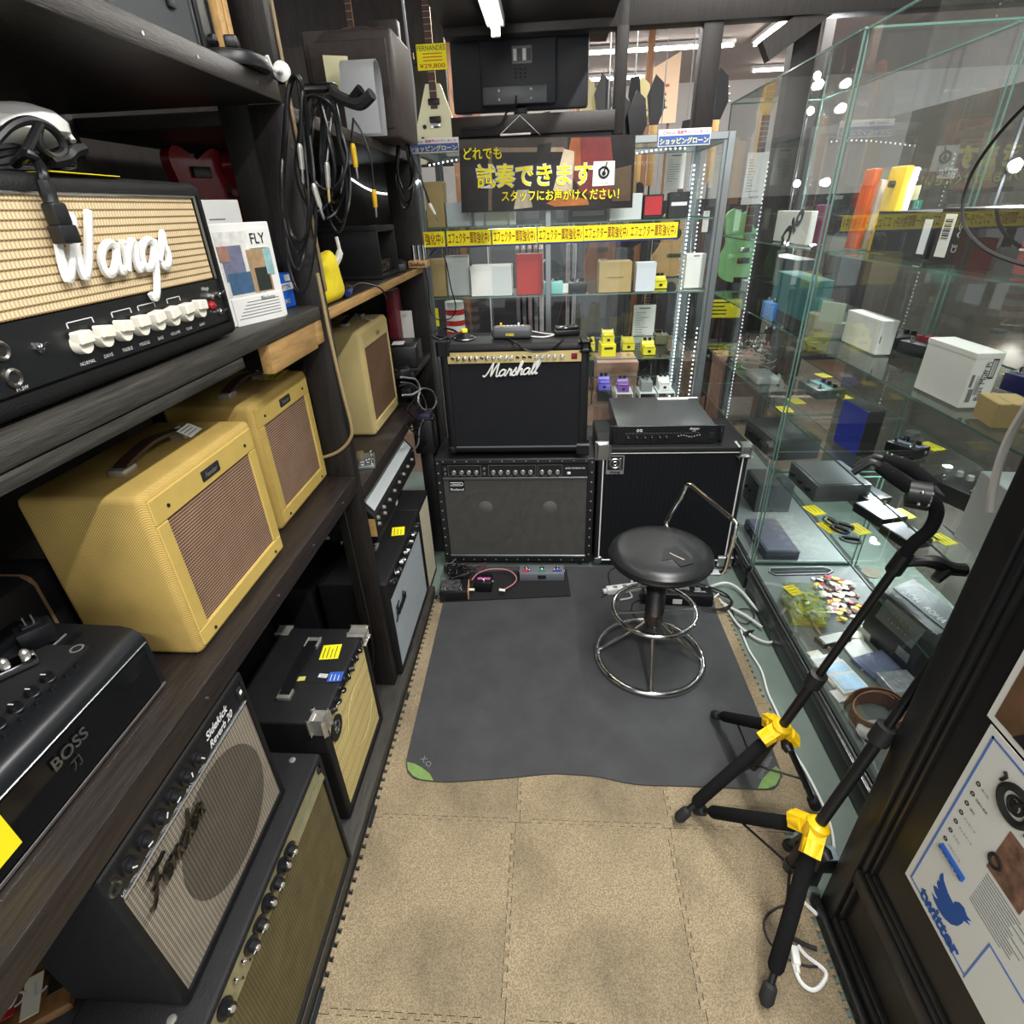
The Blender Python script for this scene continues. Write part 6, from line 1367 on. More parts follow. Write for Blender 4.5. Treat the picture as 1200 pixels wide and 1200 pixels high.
t, w, h = tallbox(905, 247, 944, 285, 1.0, .025, paper, 'white carton with bold black lettering on the top shelf of the far showcase', seam=False)
text('Dio', inkm, t, (.02, -.0008, h*.5), w=w*.6, h=h*.6, bold=.05, rot=Matrix.Rotation(-.7, 4, 'Y'))
t, w, h = tallbox(948, 240, 958, 282, 1.06, .03, M('plum_card', '6b3550', .6), 'plum coloured carton beside the bold lettered white carton')
t, w, h = tallbox(893, 300, 925, 345, 1.15, .1, M('slate_card', '4b4f52', .6), 'slate grey carton under the white lettered one', z=zb)
dev(905, 440, zc, AIS+.1, .1, .1, .12, M('brown_device', '3c3230', .5), 'brown upright unit with a mint label in the far showcase', 0)
price_card(P(917, 425, 'z', zc+.06), .09, .06, AIS, 'mint green label card on the brown upright unit', M('mint_card', '5fc39b', .6), 2, tilt=Matrix.Rotation(PI/2-.1, 4, 'X'))
dev(880, 445, zc, AIS, .16, .1, .03, M('clear_tray', 'a7adad', .3), 'clear plastic tray of small parts in the far showcase', 0)
R_ = random.Random(9)
for i in range(14):
    q = P(R_.uniform(862, 915), R_.uniform(398, 420), 'z', zc); mn = ('chrome', 'dull nickel', 'cream', 'pink', 'black')[i % 5]; t = thing('guitar_part', 'small '+mn+' guitar part in the heap at the back of the third shelf', 'hardware', (q.x, q.y, zc), R_.uniform(0, 3), mn+' guitar parts in the heap')
    m = (chrome, nickel, cream, M('pink_part', 'c98a8a', .4), blackpl)[i % 5]; g = G().lathe([(.012, 0), (.012, .012), (.006, .016), (.006, .03+.02*R_.random())], n=10); g.rbox((-.02, -.006, 0), (.03, .006, .008), .002, 1); g.build('part_body', m, t)
R2 = random.Random(4)
for i in range(3):
    c = P(858+12*i, 418+8*i, 'z', zc+.02); pts = [c+Vector((.07*math.cos(a)*(1+.2*R2.random()), .09*math.sin(a), .012*k*.3)) for k, a in enumerate([j*.7 for j in range(20)])]
    cable(pts, .003, M('grey_wire', '9a9d95', .5), ('farthest', 'middle', 'nearest')[i]+' of the pale wire coils on the third shelf of the far showcase')
# things on the showcase floor
pb_ = thing('plastic_tub', 'clear plastic tub of yellow green picks with a price label', 'container', tuple(P(925, 718, 'z', ze)), -.12)
bx_ = [P(925, 738, 'z', ze), P(975, 722, 'z', ze), P(935, 672, 'z', ze)]
w_, d_, h_ = .13, .17, .085; pb_.location = P(940, 735, 'z', ze); 
def opn(a, b, nm, mat): return G().box(a, b).build(nm, mat, pb_)
for a, b in (((-w_/2, 0, 0), (w_/2, .002, h_)), ((-w_/2, d_-.002, 0), (w_/2, d_, h_)), ((-w_/2, .002, 0), (-w_/2+.002, d_-.002, h_)), ((w_/2-.002, .002, 0), (w_/2, d_-.002, h_)), ((-w_/2, 0, h_), (w_/2, d_, h_+.002))): opn(a, b, 'tub_side' if b[2] < h_+.001 else 'tub_lid', clearpl)
G().box((-w_/2+.003, .003, .0003), (w_/2-.003, d_-.003, .02)).build('fill', M('yellow_green_picks', 'c9c444', .5, var=.3, vscale=60), pb_)
g = G(); R_ = random.Random(3)
for i in range(260):
    c = Vector((R_.uniform(-w_*.42, w_*.42), R_.uniform(.012, d_-.012), R_.uniform(.02, .06))); a = R_.uniform(0, 6.3); u = Vector((math.cos(a), math.sin(a), R_.uniform(-.5, .5)))*.013; v = Vector((-math.sin(a), math.cos(a), R_.uniform(-.5, .5)))*.010
    g.add([c-u, c+v, c+u*.9, c-v], [(0, 1, 2, 3)], i % 2)
tag(g.build('picks', [M('lemon_pick', 'e3e046', .4), M('pale_pick', 'e6ebc4', .4)], pb_, fix=False), None, kind='stuff')
price_card(pb_.location+Vector((-.01, .12, h_+.0025)), .05, .06, .3, 'yellow price label with orange print on the lid of the clear tub', lines=3, ink=orangeink)
# loose picks
PK = (M('pick_cream', 'd8d0b0', .4), M('pick_red', '9e2430', .4), M('pick_black', '1c1c1e', .4), M('pick_tortoise', '6a3520', .4), M('pick_yellow', 'd9b62a', .4), M('pick_white', 'e2e3e0', .4))
def pickmesh(i):
    g = G(); pts = [(0, -.016), (.009, -.004), (.013, .008), (.006, .014), (-.006, .014), (-.013, .008), (-.009, -.004)]; g.prism([(x, y, 0) for x, y in pts], (0, 0, .0012)); return g.mesh('guitar_pick', PK[i])
pms = [pickmesh(i) for i in range(6)]; cname = ('cream', 'red', 'black', 'tortoise brown', 'yellow', 'white')
for i in range(96):
    px, py = R_.uniform(962, 1004), R_.uniform(676, 728); px += (py-700)*.55; k = i % 6 if R_.random() < .8 else 0; q = P(px, py, 'z', ze); o = bpy.data.objects.new('guitar_pick', pms[k]); COL.objects.link(o)
    o.location = (q.x, q.y, ze+.002+.0016*R_.randint(0, 9)); o.rotation_euler = (R_.uniform(-.25, .25), R_.uniform(-.25, .25), R_.uniform(0, 6.3)); tag(o, 'small '+cname[k]+' guitar pick in the loose pile beside the clear tub', 'guitar pick', cname[k]+' loose guitar picks')
G().box((0, 0, 0), (.001, .001, .001))
stp = thing('guitar_strap', 'long black guitar strap end with white stitching lying in the showcase', 'strap', tuple(P(935, 662, 'z', ze)), .05)
a, b = P(897, 657, 'z', ze), P(972, 668, 'z', ze); L_ = (b-a).length
g = G().prism([(-L_/2, -.03, 0), (L_/2-.03, -.03, 0), (L_/2, -.01, 0), (L_/2, .01, 0), (L_/2-.03, .03, 0), (-L_/2, .03, 0), (-L_/2-.02, 0, 0)], (0, 0, .004)); g.build('band', blackmat, stp)
G().tube([(-L_/2, -.026, .0045), (L_/2-.031, -.026, .0045), (L_/2-.004, -.008, .0045), (L_/2-.004, .008, .0045), (L_/2-.031, .026, .0045), (-L_/2, .026, .0045), (-L_/2-.015, 0, .0045)], .0014, 5, True).build('stitching', whiteink, stp); G().box((-L_/2, -.002, .004), (L_/2-.03, 0, .0045)).build('seam', greyink, stp)
t = thing('white_ring', 'round white plastic cap beside the strap in the showcase', 'cap', tuple(P(905, 650, 'z', ze))); G().lathe([(.032, 0), (.032, .01), (.022, .014), (.018, .008), (.0005, .008)], n=24).build('cap', white, t); G().ball((0, 0, .01), .01, 10, sz=(1, 1, .5)).build('centre', nickel, t)
def packet(px, py, rz, w, d, h, mat, label, inner=None):
    q = P(px, py, 'z', ze); t = thing('string_packet', label, 'packet', (q.x, q.y, ze), rz); G().rbox((-w/2, -d/2, 0), (w/2, d/2, h), min(.002, h*.3), 1).build('sleeve', mat, t)
    if inner is not None: G().box((-w*.4, -d*.4, h), (w*.4, d*.36, h+.0008)).build('print', inner, t)
    return t
ibl = M('ice_blue_print', '7fb0d6', .35, var=.25, vscale=30)
packet(960, 780, .25, .10, .10, .006, white, 'white packet under the ice blue packets in the showcase', paperg)
packet(975, 790, .2, .11, .11, .012, paper, 'ice blue printed packet nearest the sill', ibl)
packet(993, 803, .2, .10, .09, .018, paper, 'second ice blue packet overlapping the first', ibl)
packet(1010, 768, .1, .09, .15, .008, white, 'long white paper packet beside the blue grey folder', None)
packet(1030, 780, .35, .15, .1, .014, M('blue_grey_card', '6c7396', .5), 'blue grey folder on the showcase floor', M('blue_grey_print', '7d84a6', .5))
packet(1052, 805, .15, .11, .09, .03, M('silver_film', 'b9bdc4', .25, .3, var=.25), 'silver film wrapped pack behind the leather belt', None)
packet(1020, 742, .2, .08, .08, .03, M('dark_white_box', 'd2d0c8', .5), 'small white and black carton under the stand pole', blkcard)
packet(975, 752, .3, .12, .05, .02, blackpl, 'black accessory with white front near the sill', white)
packet(958, 815, .25, .06, .05, .006, paper, 'small pale card by the leather belt', None)
packet(948, 770, .3, .05, .06, .004, cream, 'small cream card by the showcase sill', None)
packet(1000, 745, -.3, .06, .05, .01, cream, 'cream ticket beside the black accessory', None)
t = thing('wooden_stick', 'thin pale wooden stick lying across the showcase floor', 'stick', tuple(P(960, 740, 'z', ze+.004)), 0); a, b = P(948, 722, 'z', ze+.025)-t.location, P(972, 760, 'z', ze+.006)-t.location; G().tube([tuple(a), tuple(b)], .004, 8).build('stick', wood_pale, t)
# leather belt coil
bt = thing('leather_belt', 'rolled brown leather belt standing on edge on the showcase floor', 'belt', tuple(P(1025, 842, 'z', ze)), .5); g = G(); N_ = 56; pr_ = []
for k in range(N_+1):
    a = 2*PI*2.35*k/N_; r = .06+.011*a/(2*PI)+.014*max(0, math.sin(a*.5)); pr_.append(Vector((1.15*r*math.cos(a), .8*r*math.sin(a), 0)))
for k in range(N_):
    p0, p1 = pr_[k], pr_[k+1]; d_ = p1-p0; n_ = Vector((-d_.y, d_.x, 0)).normalized()*.0032; g.obox((p0+p1)/2+Vector((0, 0, .028)), d_*1.08, n_, (0, 0, .052))
g.build('strap', leather, bt); gg = G(); gg.tube([p+Vector((0, 0, .0545)) for p in pr_], .0011, 4); gg.build('edge_stitch', M('tan_edge', 'b9835a', .6), bt)
t = thing('plastic_bag', 'crumpled white plastic bag under the leather belt', 'bag', tuple(P(1022, 862, 'z', ze))); g = G().ball((0, 0, .02), .045, 16, sz=(1.2, .7, .45)); g.v = [(x+.007*math.sin(60*y), y+.007*math.sin(70*z+20*x), max(0, z+.006*math.sin(90*x))) for x, y, z in g.v]; g.build('bag_body', M('white_film', 'd5d8d6', .3), t); G().tube([(.04, 0, .015), (.06, .01, .02), (.07, .005, .012)], [.01, .006, .003], 6).build('bag_knot', M('white_film', 'd5d8d6', .3), t)

# keep every thing in the showcases clear of the panes and of the shelf above
bpy.context.view_layer.update()
for o in [o for o in COL.objects if o.parent is None and o.name not in GOODS0 and o.type in ('EMPTY', 'MESH') and o.location.x > .85 and o.name.split('.')[0] != 'guitar_pick']:
    vs = [m.matrix_world @ v.co for m in ([o] if o.type == 'MESH' else [])+list(o.children_recursive) if m.type == 'MESH' for v in m.data.vertices]
    if not vs: continue
    x0, x1, y0, y1, z0, z1 = min(v.x for v in vs), max(v.x for v in vs), min(v.y for v in vs), max(v.y for v in vs), min(v.z for v in vs), max(v.z for v in vs)
    if o.type == 'EMPTY': z0 = o.location.z
    a, b = (.868, 2.086) if (y0+y1)/2 < 2.11 else (2.134, 3.452)
    ceil_z = min([z for z in (.594, .842, 1.136, 1.429, 2.0) if z > z0+.004])
    if z1 > ceil_z and o.type == 'EMPTY': o.scale.z *= (ceil_z-.002-z0)/(z1-z0)
    o.location.x += max(0, .931-x0)-max(0, x1-1.356); o.location.y += max(0, a-y0)-max(0, y1-b)
# ------------------------------------------------------------------ stool
st = thing('stool', 'black round stool with chrome rings, foot ring and low chrome back hoop', 'stool', (.395, 1.645, .0182))
SO = st.location.copy()
def sb(g, name, mat): return g.build(name, mat, st, org=SO)
cx, cy0 = .395, 1.645
sb(G().torus((cx, cy0, .0302), .205, .012, n=64, k=12), 'base_ring', chrome)
sb(G().torus((cx+.004, cy0+.018, .245), .155, .0105, n=56, k=12), 'foot_ring', chrome)
for k in range(4):
    a = -1.69+k*PI/2; u = Vector((math.cos(a), math.sin(a), 0))
    pts = catmull([tuple(Vector((cx, cy0, .215))+u*.018), tuple(Vector((cx, cy0, .17))+u*.055), tuple(Vector((cx, cy0, .075))+u*.15), tuple(Vector((cx, cy0, .034))+u*.198)], 5)
    sb(G().tube(pts, .0075, 8), 'leg', chrome)
for k in range(2):
    a = .1+k*PI/2; u = Vector((math.cos(a), math.sin(a), 0)); c = Vector((cx+.002, cy0+.009, .243)); sb(G().tube([c-u*.15, c+u*.15], .005, 8), 'foot_ring_spoke', steel)
sb(G().lathe([(.028, .19), (.034, .205), (.034, .235), (.03, .25)], (cx, cy0, 0), n=20), 'hub', M('rusty_steel', '5a4a42', .5, .8, var=.3))
prof = []
for i in range(34): prof += [(.036, .25+i*.0065), (.0325, .2532+i*.0065)]
sb(G().lathe(prof+[(.036, .472)], (cx, cy0, 0), n=24), 'spring_boot', M('ribbed_rubber', '1b1b1c', .45))
seatc = Vector((.4, 1.668, .0))
sb(G().lathe([(.05, .462), (.165, .466), (.178, .474), (.184, .488), (.182, .502), (.172, .512), (.15, .519), (.1, .523), (.0005, .524)], tuple(seatc), n=64), 'seat', M('black_vinyl_seat', '1e1f21', .32, spec=.5, bump=.25, bscale=35))
sb(G().torus(tuple(seatc+Vector((0, 0, .487))), .1835, .003, n=64, k=6), 'seat_piping', blackpl)
sb(G().lathe([(.10, .455), (.10, .4625), (.0005, .4625)], (cx, cy0+.01, 0), n=20), 'seat_plate', steel)
tp_ = [P(x, y, 'z', .524) for x, y in ((778, 643), (792, 640), (808, 652), (812, 660), (798, 664), (788, 655), (775, 657))]
tag(sb(G().prism([tuple(Vector((p.x, p.y, .5225))) for p in tp_], (0, 0, .0018)), 'tape_patch', M('black_tape', '161617', .55)), 'rough black tape patch with torn middle')
tag(sb(G().tube([P(785, 648, 'z', .5245), P(793, 652, 'z', .5252), P(802, 656, 'z', .5246)], .0018, 5), 'torn_edge', M('torn_foam', 'b9b5aa', .8)), 'pale torn edge')
hoop = catmull([(.47, 1.80, .474), (.462, 1.87, .478), (.466, 1.90, .50), (.505, 1.90, .60), (.520, 1.90, .648), (.530, 1.888, .662), (.545, 1.85, .664), (.61, 1.66, .656), (.626, 1.63, .648), (.628, 1.618, .63), (.618, 1.612, .50), (.612, 1.610, .462), (.59, 1.615, .446), (.54, 1.63, .452)], 6)
sb(G().tube(hoop, .0085, 10), 'back_hoop', chrome)
sb(G().rbox((.47, 1.60, .448), (.60, 1.63, .456), .002, 1), 'hoop_bracket', steel)

# ------------------------------------------------------------------ guitar stands
def stand(label, hub, feet, pole_dir, pole_len, low=.2, top=True):
    t = thing('guitar_stand', label, 'guitar stand', (hub.x, hub.y, .0185)); O = t.location.copy(); d = pole_dir.normalized()
    def b(g, name, mat, par=None): return g.build(name, mat, par or t, org=O if par is None else O)
    # hub: yellow yoke with three sockets
    g = G().tube([hub-d*.03, hub-d*.02, hub+d*.012, hub+d*.02], [.020, .026, .026, .019], 14)
    for f in feet:
        v = (f-hub); v.z *= .55; v.normalize(); s_ = v.cross(d).normalized(); up_ = s_.cross(v).normalized()
        g.obox(hub+v*.034, v*.055, s_*.036, up_*.034).tube([hub+v*.03, hub+v*.062], [.023, .019], 12)
    b(g, 'hub', yelpl)
    for f in feet[:2]:
        v = (f-hub).normalized(); g2 = G().ball(hub+v*.045+d*.018, .0045, 8); b(g2, 'rivet', blackpl)
    for i, f in enumerate(feet):
        v = (f-hub); L = v.length; v.normalize(); foam = i < 2
        lg = b(G().cyl(hub+v*.05, f-v*.022, .0085, n=10), 'leg', blackpl)
        if foam: b(G().tube([hub+v*.062, hub+v*.07, f-v*.085, f-v*.075], [.012, .0175, .0175, .013], 14), 'foam_sleeve', foamblk, lg)
        b(G().tube([f-v*.05, f-v*.043, f-v*.012, f], [.010, .0155, .0165, .009], 12), 'rubber_foot', rubber, lg)
    lowp = hub-d*low
    b(G().cyl(hub-d*.02, lowp, .0135, n=12), 'lower_shaft', blackpl); b(G().tube([lowp+d*.012, lowp-d*.012], [.016, .014], 12), 'brace_collar', blackpl)
    for f in feet: b(G().cyl(lowp, hub.lerp(f, .62), .0032, n=8), 'brace', blackpl)
    kv = Vector((.3, -.9, -.2)).normalized(); b(G().tube([hub-d*.02+kv*.02, hub-d*.022+kv*.04, hub-d*.024+kv*.055], [.006, .016, .012], 10), 'clamp_knob', blackpl)
    k = .36 if top else .44
    b(G().cyl(hub+d*.018, hub+d*(pole_len*k), .0125, n=14), 'lower_pole', blackpl)
    b(G().tube([hub+d*(pole_len*k-.035), hub+d*(pole_len*k-.03), hub+d*(pole_len*k+.012), hub+d*(pole_len*k+.014)], [.016, .021, .021, .017], 16), 'pole_collar', M('soft_black', '1d1d1e', .5))
    b(G().cyl(hub+d*(pole_len*k), hub+d*pole_len, .0095, n=14), 'upper_pole', blackpl)
    return t, O, b, d
hub1 = P(915, 853, 'z', .33); pd1 = Vector((.088, -.09, .635))
s1, O1, b1, d1 = stand('black folding guitar stand with yellow hub, farther one, with its padded yoke raised', hub1, [P(836, 837, 'z', .032), P(793, 961, 'z', .032), P(957, 948, 'z', .032)], pd1, .64)
e = hub1+d1*.64
bend = catmull([tuple(e-d1*.03), tuple(e+d1*.03), tuple(P(1088, 622, 'y', .96)), tuple(P(1097, 604, 'y', .962)), tuple(P(1095, 590, 'y', .966)), tuple(P(1084, 581, 'y', .972)), tuple(P(1070, 576, 'y', .98))], 6)
b1(G().tube(bend, .0125, 12), 'neck_tube', foamblk)
b1(G().tube([e-d1*.045, e+d1*.005], [.0165, .0155], 14), 'pole_cap', blackpl)
yk = P(1076, 578, 'y', .976)
yb = b1(G().tube([yk+Vector((.016, -.008, .0)), yk+Vector((-.016, .008, 0))], .024, 16).tube([yk+Vector((.02, -.01, -.014)), yk+Vector((-.014, .008, -.014))], .018, 12), 'yoke_block', blackpl)
for dx, dz in ((-.008, .012), (.010, .010), (-.008, -.012), (.010, -.014)): b1(G().ball(yk+Vector((dx, -.022, dz)), .0042, 8), 'screw', steel, yb)
for (pts, nm) in (((P(1066, 572, 'y', .982), P(1045, 556, 'y', 1.0), P(1030, 546, 'y', 1.012)), 'a'), ((P(1094, 570, 'y', .985), P(1065, 548, 'y', 1.02), P(1034, 538, 'y', 1.05)), 'b')):
    p0, p1, p2 = [Vector(p) for p in pts]; v = (p2-p1).normalized()
    a = b1(G().tube([p0, p1, p2], [.0135, .0145, .012], 12), 'padded_arm', foamblk)
    b1(G().tube(catmull([tuple(p2-v*.01), tuple(p2+v*.012), tuple(p2+v*.014+Vector((-.012, .004, -.012))), tuple(p2+v*.014+Vector((-.026, .008, -.028)))], 4), .0068, 10), 'locking_finger', blackpl, a)
b1(G().obox(yk+Vector((.004, .03, .012)), Vector((.10, -.02, -.045)), Vector((.012, .05, 0)), Vector((0, 0, .012))), 'yoke_plate', M('grey_black_plate', '2b2d30', .4))
h0 = e-d1*.02
hk = b1(G().tube(catmull([tuple(h0), tuple(P(1092, 658, 'y', .955)), tuple(P(1112, 666, 'y', .955)), tuple(P(1130, 668, 'y', .955))], 4), [.011]*4+[.014]*9, 10), 'height_lever', blackpl)
b1(G().tube([P(1108, 668, 'y', .95), P(1096, 680, 'y', .94)], [.013, .010], 10), 'lever_grip', blackpl, hk)
hub2 = P(957, 970, 'z', .34)
s2, O2, b2, d2 = stand('black folding guitar stand with yellow hub, nearer one, leaning behind the cabinet edge', hub2, [P(813, 948, 'z', .032), P(896, 1178, 'z', .032), Vector((.655, .905, .034))], Vector((.078, .027, .293)), .70, low=.14, top=False)

# ------------------------------------------------------------------ black cabinet with posters
XCAB = .69; cab = thing('panelled_cabinet', 'black painted panelled wooden cabinet carrying posters on its side', 'cabinet', (XCAB, .2, 0)); KO = cab.location.copy()
cabm = M('black_paint', '151517', .35, spec=.5, var=.2, vscale=12, bump=.25, bscale=25)
cabm2 = M('black_paint_panel', '121214', .4, spec=.5, var=.2, vscale=10)
def kb_(g, name, mat=cabm): return g.build(name, mat, cab, org=KO)
ya, za_ = P(1004, 1017, 'x', XCAB).y, P(1004, 1017, 'x', XCAB).z
zb_ = P(1000, 1036, 'x', XCAB).z; zc_ = P(980, 1082, 'x', XCAB).z
kb_(G().box((XCAB+.02, -.5, 0.0), (1.2, .778, 2.1)), 'carcass', cabm2)
kb_(G().rbox((XCAB, ya, 0), (XCAB+.05, .780, 2.1), .006), 'corner_stile')
kb_(G().rbox((XCAB, -.5, zb_), (XCAB+.021, ya, za_), .004), 'middle_rail')
kb_(G().rbox((XCAB, -.5, 0), (XCAB+.021, ya, zc_), .004), 'bottom_rail')
kb_(G().rbox((XCAB-.018, -.5, 0), (XCAB+.001, .787, .035), .005), 'plinth')
def mould(z0, z1, y0, y1, w, x): 
    g = G()
    for (a, b) in (((x, y1-w, z0), (x+.02, y1, z1)), ((x, y0, z0), (x+.02, y1-w, z0+w)), ((x, y0, z1-w), (x+.02, y1-w, z1))): g.rbox(a, b, .004)
    return kb_(g, 'panel_moulding')
mould(za_, 2.0, -.5, ya, .016, XCAB+.006); mould(za_+.016, 1.98, -.5, ya-.016, .012, XCAB+.012); mould(zc_, zb_, -.5, ya, .012, XCAB+.008)
# poster
yl_, z0_ = P(1055, 1023, 'x', XCAB).y, P(1055, 1023, 'x', XCAB).z; z1_ = P(1157, 852, 'x', XCAB).z
po = thing('poster', 'white poster with blue border, blue bird and the word twitter on the black cabinet', 'poster', (XCAB+.0105, yl_, z0_), -PI/2); PW, PH = .30, z1_-z0_
# local: x runs towards the camera (to the right as seen), front -Y faces the aisle
G().box((0, -.0015, 0), (PW, 0, PH)).build('sheet', paper, po)
def pq(x0, z0, x1, z1, m, nm, dy=-.0022): return G().box((x0, dy, z0), (x1, -.0014, z1)).build(nm, m, po)
bl_ = M('border_blue', '5f7fc0', .6); tw_ = M('bird_blue', '1f56a8', .6)
for a in ((.012, .012, .016, PH-.012), (.012, PH-.016, PW-.012, PH-.012), (.016, .012, .168, .0155)): pq(*a, bl_, 'border_line')
bird = [(.0, .30), (.10, .22), (.22, .20), (.16, .14), (.05, .12), (.16, .05), (.32, .02), (.5, .05), (.66, .16), (.76, .32), (.80, .50), (.80, .62), (.92, .72), (.83, .72), (.9, .82), (.79, .79), (.68, .85), (.56, .80), (.49, .69), (.49, .60), (.3, .63), (.12, .72), (.03, .84), (.0, .72), (.03, .62), (.1, .55), (.02, .57), (.04, .46), (.14, .38), (.06, .37)]
bs = .086; bx0, bz0 = .055, .040
g = G().prism([(bx0+x*bs, -.0022, bz0+z*bs) for x, z in bird], (0, .0008, 0)); g.build('bird_emblem', tw_, po)
text('twitter', tw_, po, (.094, -.0022, .026), w=.106, h=.030, bold=.04)
G().tube([(.032, -.0018, .153), (.09, -.0018, .153)], .0065, 10).build('pill_button', tw_, po)
text('フォローする', white, po, (.061, -.0087, .153), w=.045, h=.007)
lst = ('ホーム', '話題を検索', '通知', 'メッセージ', 'ブックマーク', 'リスト', 'プロフィール')
for i, s_ in enumerate(lst):
    z = .325-.0255*i; text(s_, inkm, po, (.040+.0027*len(s_), -.0022, z), w=.0052*len(s_), h=.0055)
    G().torus((.031, -.0018, z), .0034, .001, 'y', 12, 5).build('menu_icon', inkm, po)
g = G(); c = Vector((.092, -.0018, .362)); g.torus(tuple(c), .027, .0068, 'y', 32, 6); g.torus(tuple(c), .013, .003, 'y', 20, 6); g.ball(c+Vector((-.004, 0, -.006)), .011, 10, sz=(1, .15, 1.2)); g.tube([c+Vector((0, -.002, 0)), c+Vector((.024, -.002, .045))], .0035, 6); g.tube([c+Vector((-.036, 0, .010)), c+Vector((-.031, 0, .024)), c+Vector((-.037, 0, .029))], .003, 5); g.tube([c+Vector((.036, 0, -.010)), c+Vector((.032, 0, -.024))], .003, 5); g.build('guitar_emblem', inkm, po)
G().box((.105, -.0022, .225), (.175, -.0014, .32)).build('photo_print', M('poster_photo', '7a5a4a', .6, var=.6, vscale=50), po); G().torus((.112, -.0022, .25), .011, .003, 'y', 20, 5).build('photo_emblem', inkm, po)
g = G(); R_ = random.Random(8)
for i in range(13): g.box((.112, -.0022, .215-.0062*i), (.17+.06*R_.random(), -.0014, .2162-.0062*i))
tag(g.build('small_print', greyink, po), None, kind='stuff')
for a in ((.168, .008, .171, .12), (.168, .12, .27, .1235), (.267, .008, .27, .12)): pq(*a, bl_, 'frame_line')
# second sheet above it
p2 = thing('picture_sheet', 'white edged sheet with a brown and black photo above the bird poster', 'poster', (XCAB+.0105, yl_+.012, z1_+.006), -PI/2)
G().box((0, -.0015, 0), (.30, 0, .42)).build('sheet', paper, p2); G().prism([(.012, -.0022, .012), (.29, -.0022, .012), (.29, -.0022, .4), (.1, -.0022, .4), (.012, -.0022, .16)], (0, .0008, 0)).build('photo_print', M('photo_brown', '6a4d34', .5, var=.5, vscale=9), p2)
G().prism([(.05, -.003, .012), (.29, -.003, .012), (.29, -.003, .12), (.14, -.003, .16)], (0, .001, 0)).build('photo_dark', blackmat, p2); G().prism([(.012, -.003, .17), (.1, -.003, .4), (.03, -.003, .4), (.012, -.003, .36)], (0, .001, 0)).build('photo_pale', M('photo_pale', 'b0aab0', .5, var=.4, vscale=12), p2)
# adapter hanging by the cabinet corner
q = P(975, 1020, 'y', .795); t = thing('power_adapter', 'black power adapter block with grey top by the cabinet corner', 'adapter', (q.x-.005, .822, q.z-.03)); G().rbox((-.025, -.02, 0), (.025, .02, .055), .003).build('body', blackpl, t); tag(G().rbox((-.023, -.018, .0545), (.023, .018, .058), .001, 1).build('top_face', M('grey_blue_plastic', '7b8791', .4), t), 'grey blue top face')
t['label'] = 'black power adapter block with grey blue top plugged in by the cabinet corner'
cable([(t.location.x, .835, t.location.z), (.672, .85, .12), (.66, .83, .03), (.64, .78, .02)], .003, blackpl, 'short black lead dropping from the power adapter at the cabinet corner')
G().rbox((t.location.x-.012-t.location.x, .0, -.12), (.012, .012, .0), .002).build('socket_strip', blackpl, t)

# ------------------------------------------------------------------ floor pedals, power strips, cables
pm_ = thing('pedal_mat', 'thin black rubber strip under the floor pedals before the grey twin amplifier', 'mat', tuple(P(600, 692, 'z', .018)))
pts = [P(x, y, 'z', .018) for x, y in ((516, 706), (669, 699), (664, 668), (530, 672))]; G().prism([tuple(p-pm_.location+Vector((0, 0, .0))) for p in pts], (0, 0, .006)).build('mat_sheet', M('black_felt', '131314', .9), pm_)
fz2 = .0245
def fp(px, py, rz, w, d, h, mat, label, **k):
    q = P(px, py, 'z', fz2); return pedal(label, (q.x, q.y, fz2), rz, w, d, h, mat, **k)
o1 = fp(532, 704, .08, .13, .1, .05, blackpl, 'black taped multi effect pedal at the left end of the floor strip', nk=0)
tag(G().rbox((-.06, .01, .0495), (.03, .09, .053), .004).build('tape_wrap', M('crinkled_tape', '4a4b4d', .2, .2, var=.8, vscale=45, bump=.8, bscale=60), o1), 'crinkled clear tape over the switches'); G().box((.066, .0, .006), (.0695, .1, .045)).build('wooden_side', wood_pale, o1)
for x, y in ((-.05, .02), (-.01, .03), (.035, .05)): G().ball((x, y, .053), .005, 8).build('switch', chrome, o1)
fp(567, 694, -.02, .075, .07, .055, blackpl, 'black overdrive pedal with a pink face on the floor strip', nk=3, face=M('pink_face', 'c25a96', .4))
t = fp(635, 681, .02, .215, .075, .045, M('grey_blue_metal', '7d828a', .4, .4), 'long grey three-way foot switch on the floor strip', nk=0, name='foot_switch')
for i, c in enumerate(('b02a3a', '2f7a4a', '2a3a9a')):
    x = -.075+.075*i; G().lathe([(.012, 0), (.012, .003), (.006, .004), (.006, .012), (.004, .014)], (x, .045, .045), n=12).build('foot_button', chrome, t); G().box((x-.018, .012, .0445), (x+.018, .03, .0462)).build('coloured_label', M('label_'+c, c, .5), t)
G().box((-.02, -.001, .012), (.02, .001, .034)).build('front_badge', blackmat, t)
cable([P(*a, 'z', .05) for a in ((585, 692), (592, 690), (602, 684), (605, 676), (595, 668), (575, 667), (560, 672), (553, 680))], .003, M('pink_cable', 'b87a80', .5), 'pink patch cable arching over the floor pedals')
cable([P(*a, 'z', .03) for a in ((545, 660), (556, 664), (570, 660), (560, 672), (550, 680))], .0026, M('dark_red_cable', '6a3036', .5), 'thin dark red cable behind the pink faced pedal')
cable([P(585, 691, 'z', .055), P(592, 692, 'z', .052)], .006, white, 'white plug at the side of the pink faced pedal'); cable([P(546, 691, 'z', .05), P(556, 691, 'z', .05)], .006, cream, 'cream plug between the taped pedal and the pink faced pedal')
R_ = random.Random(17)
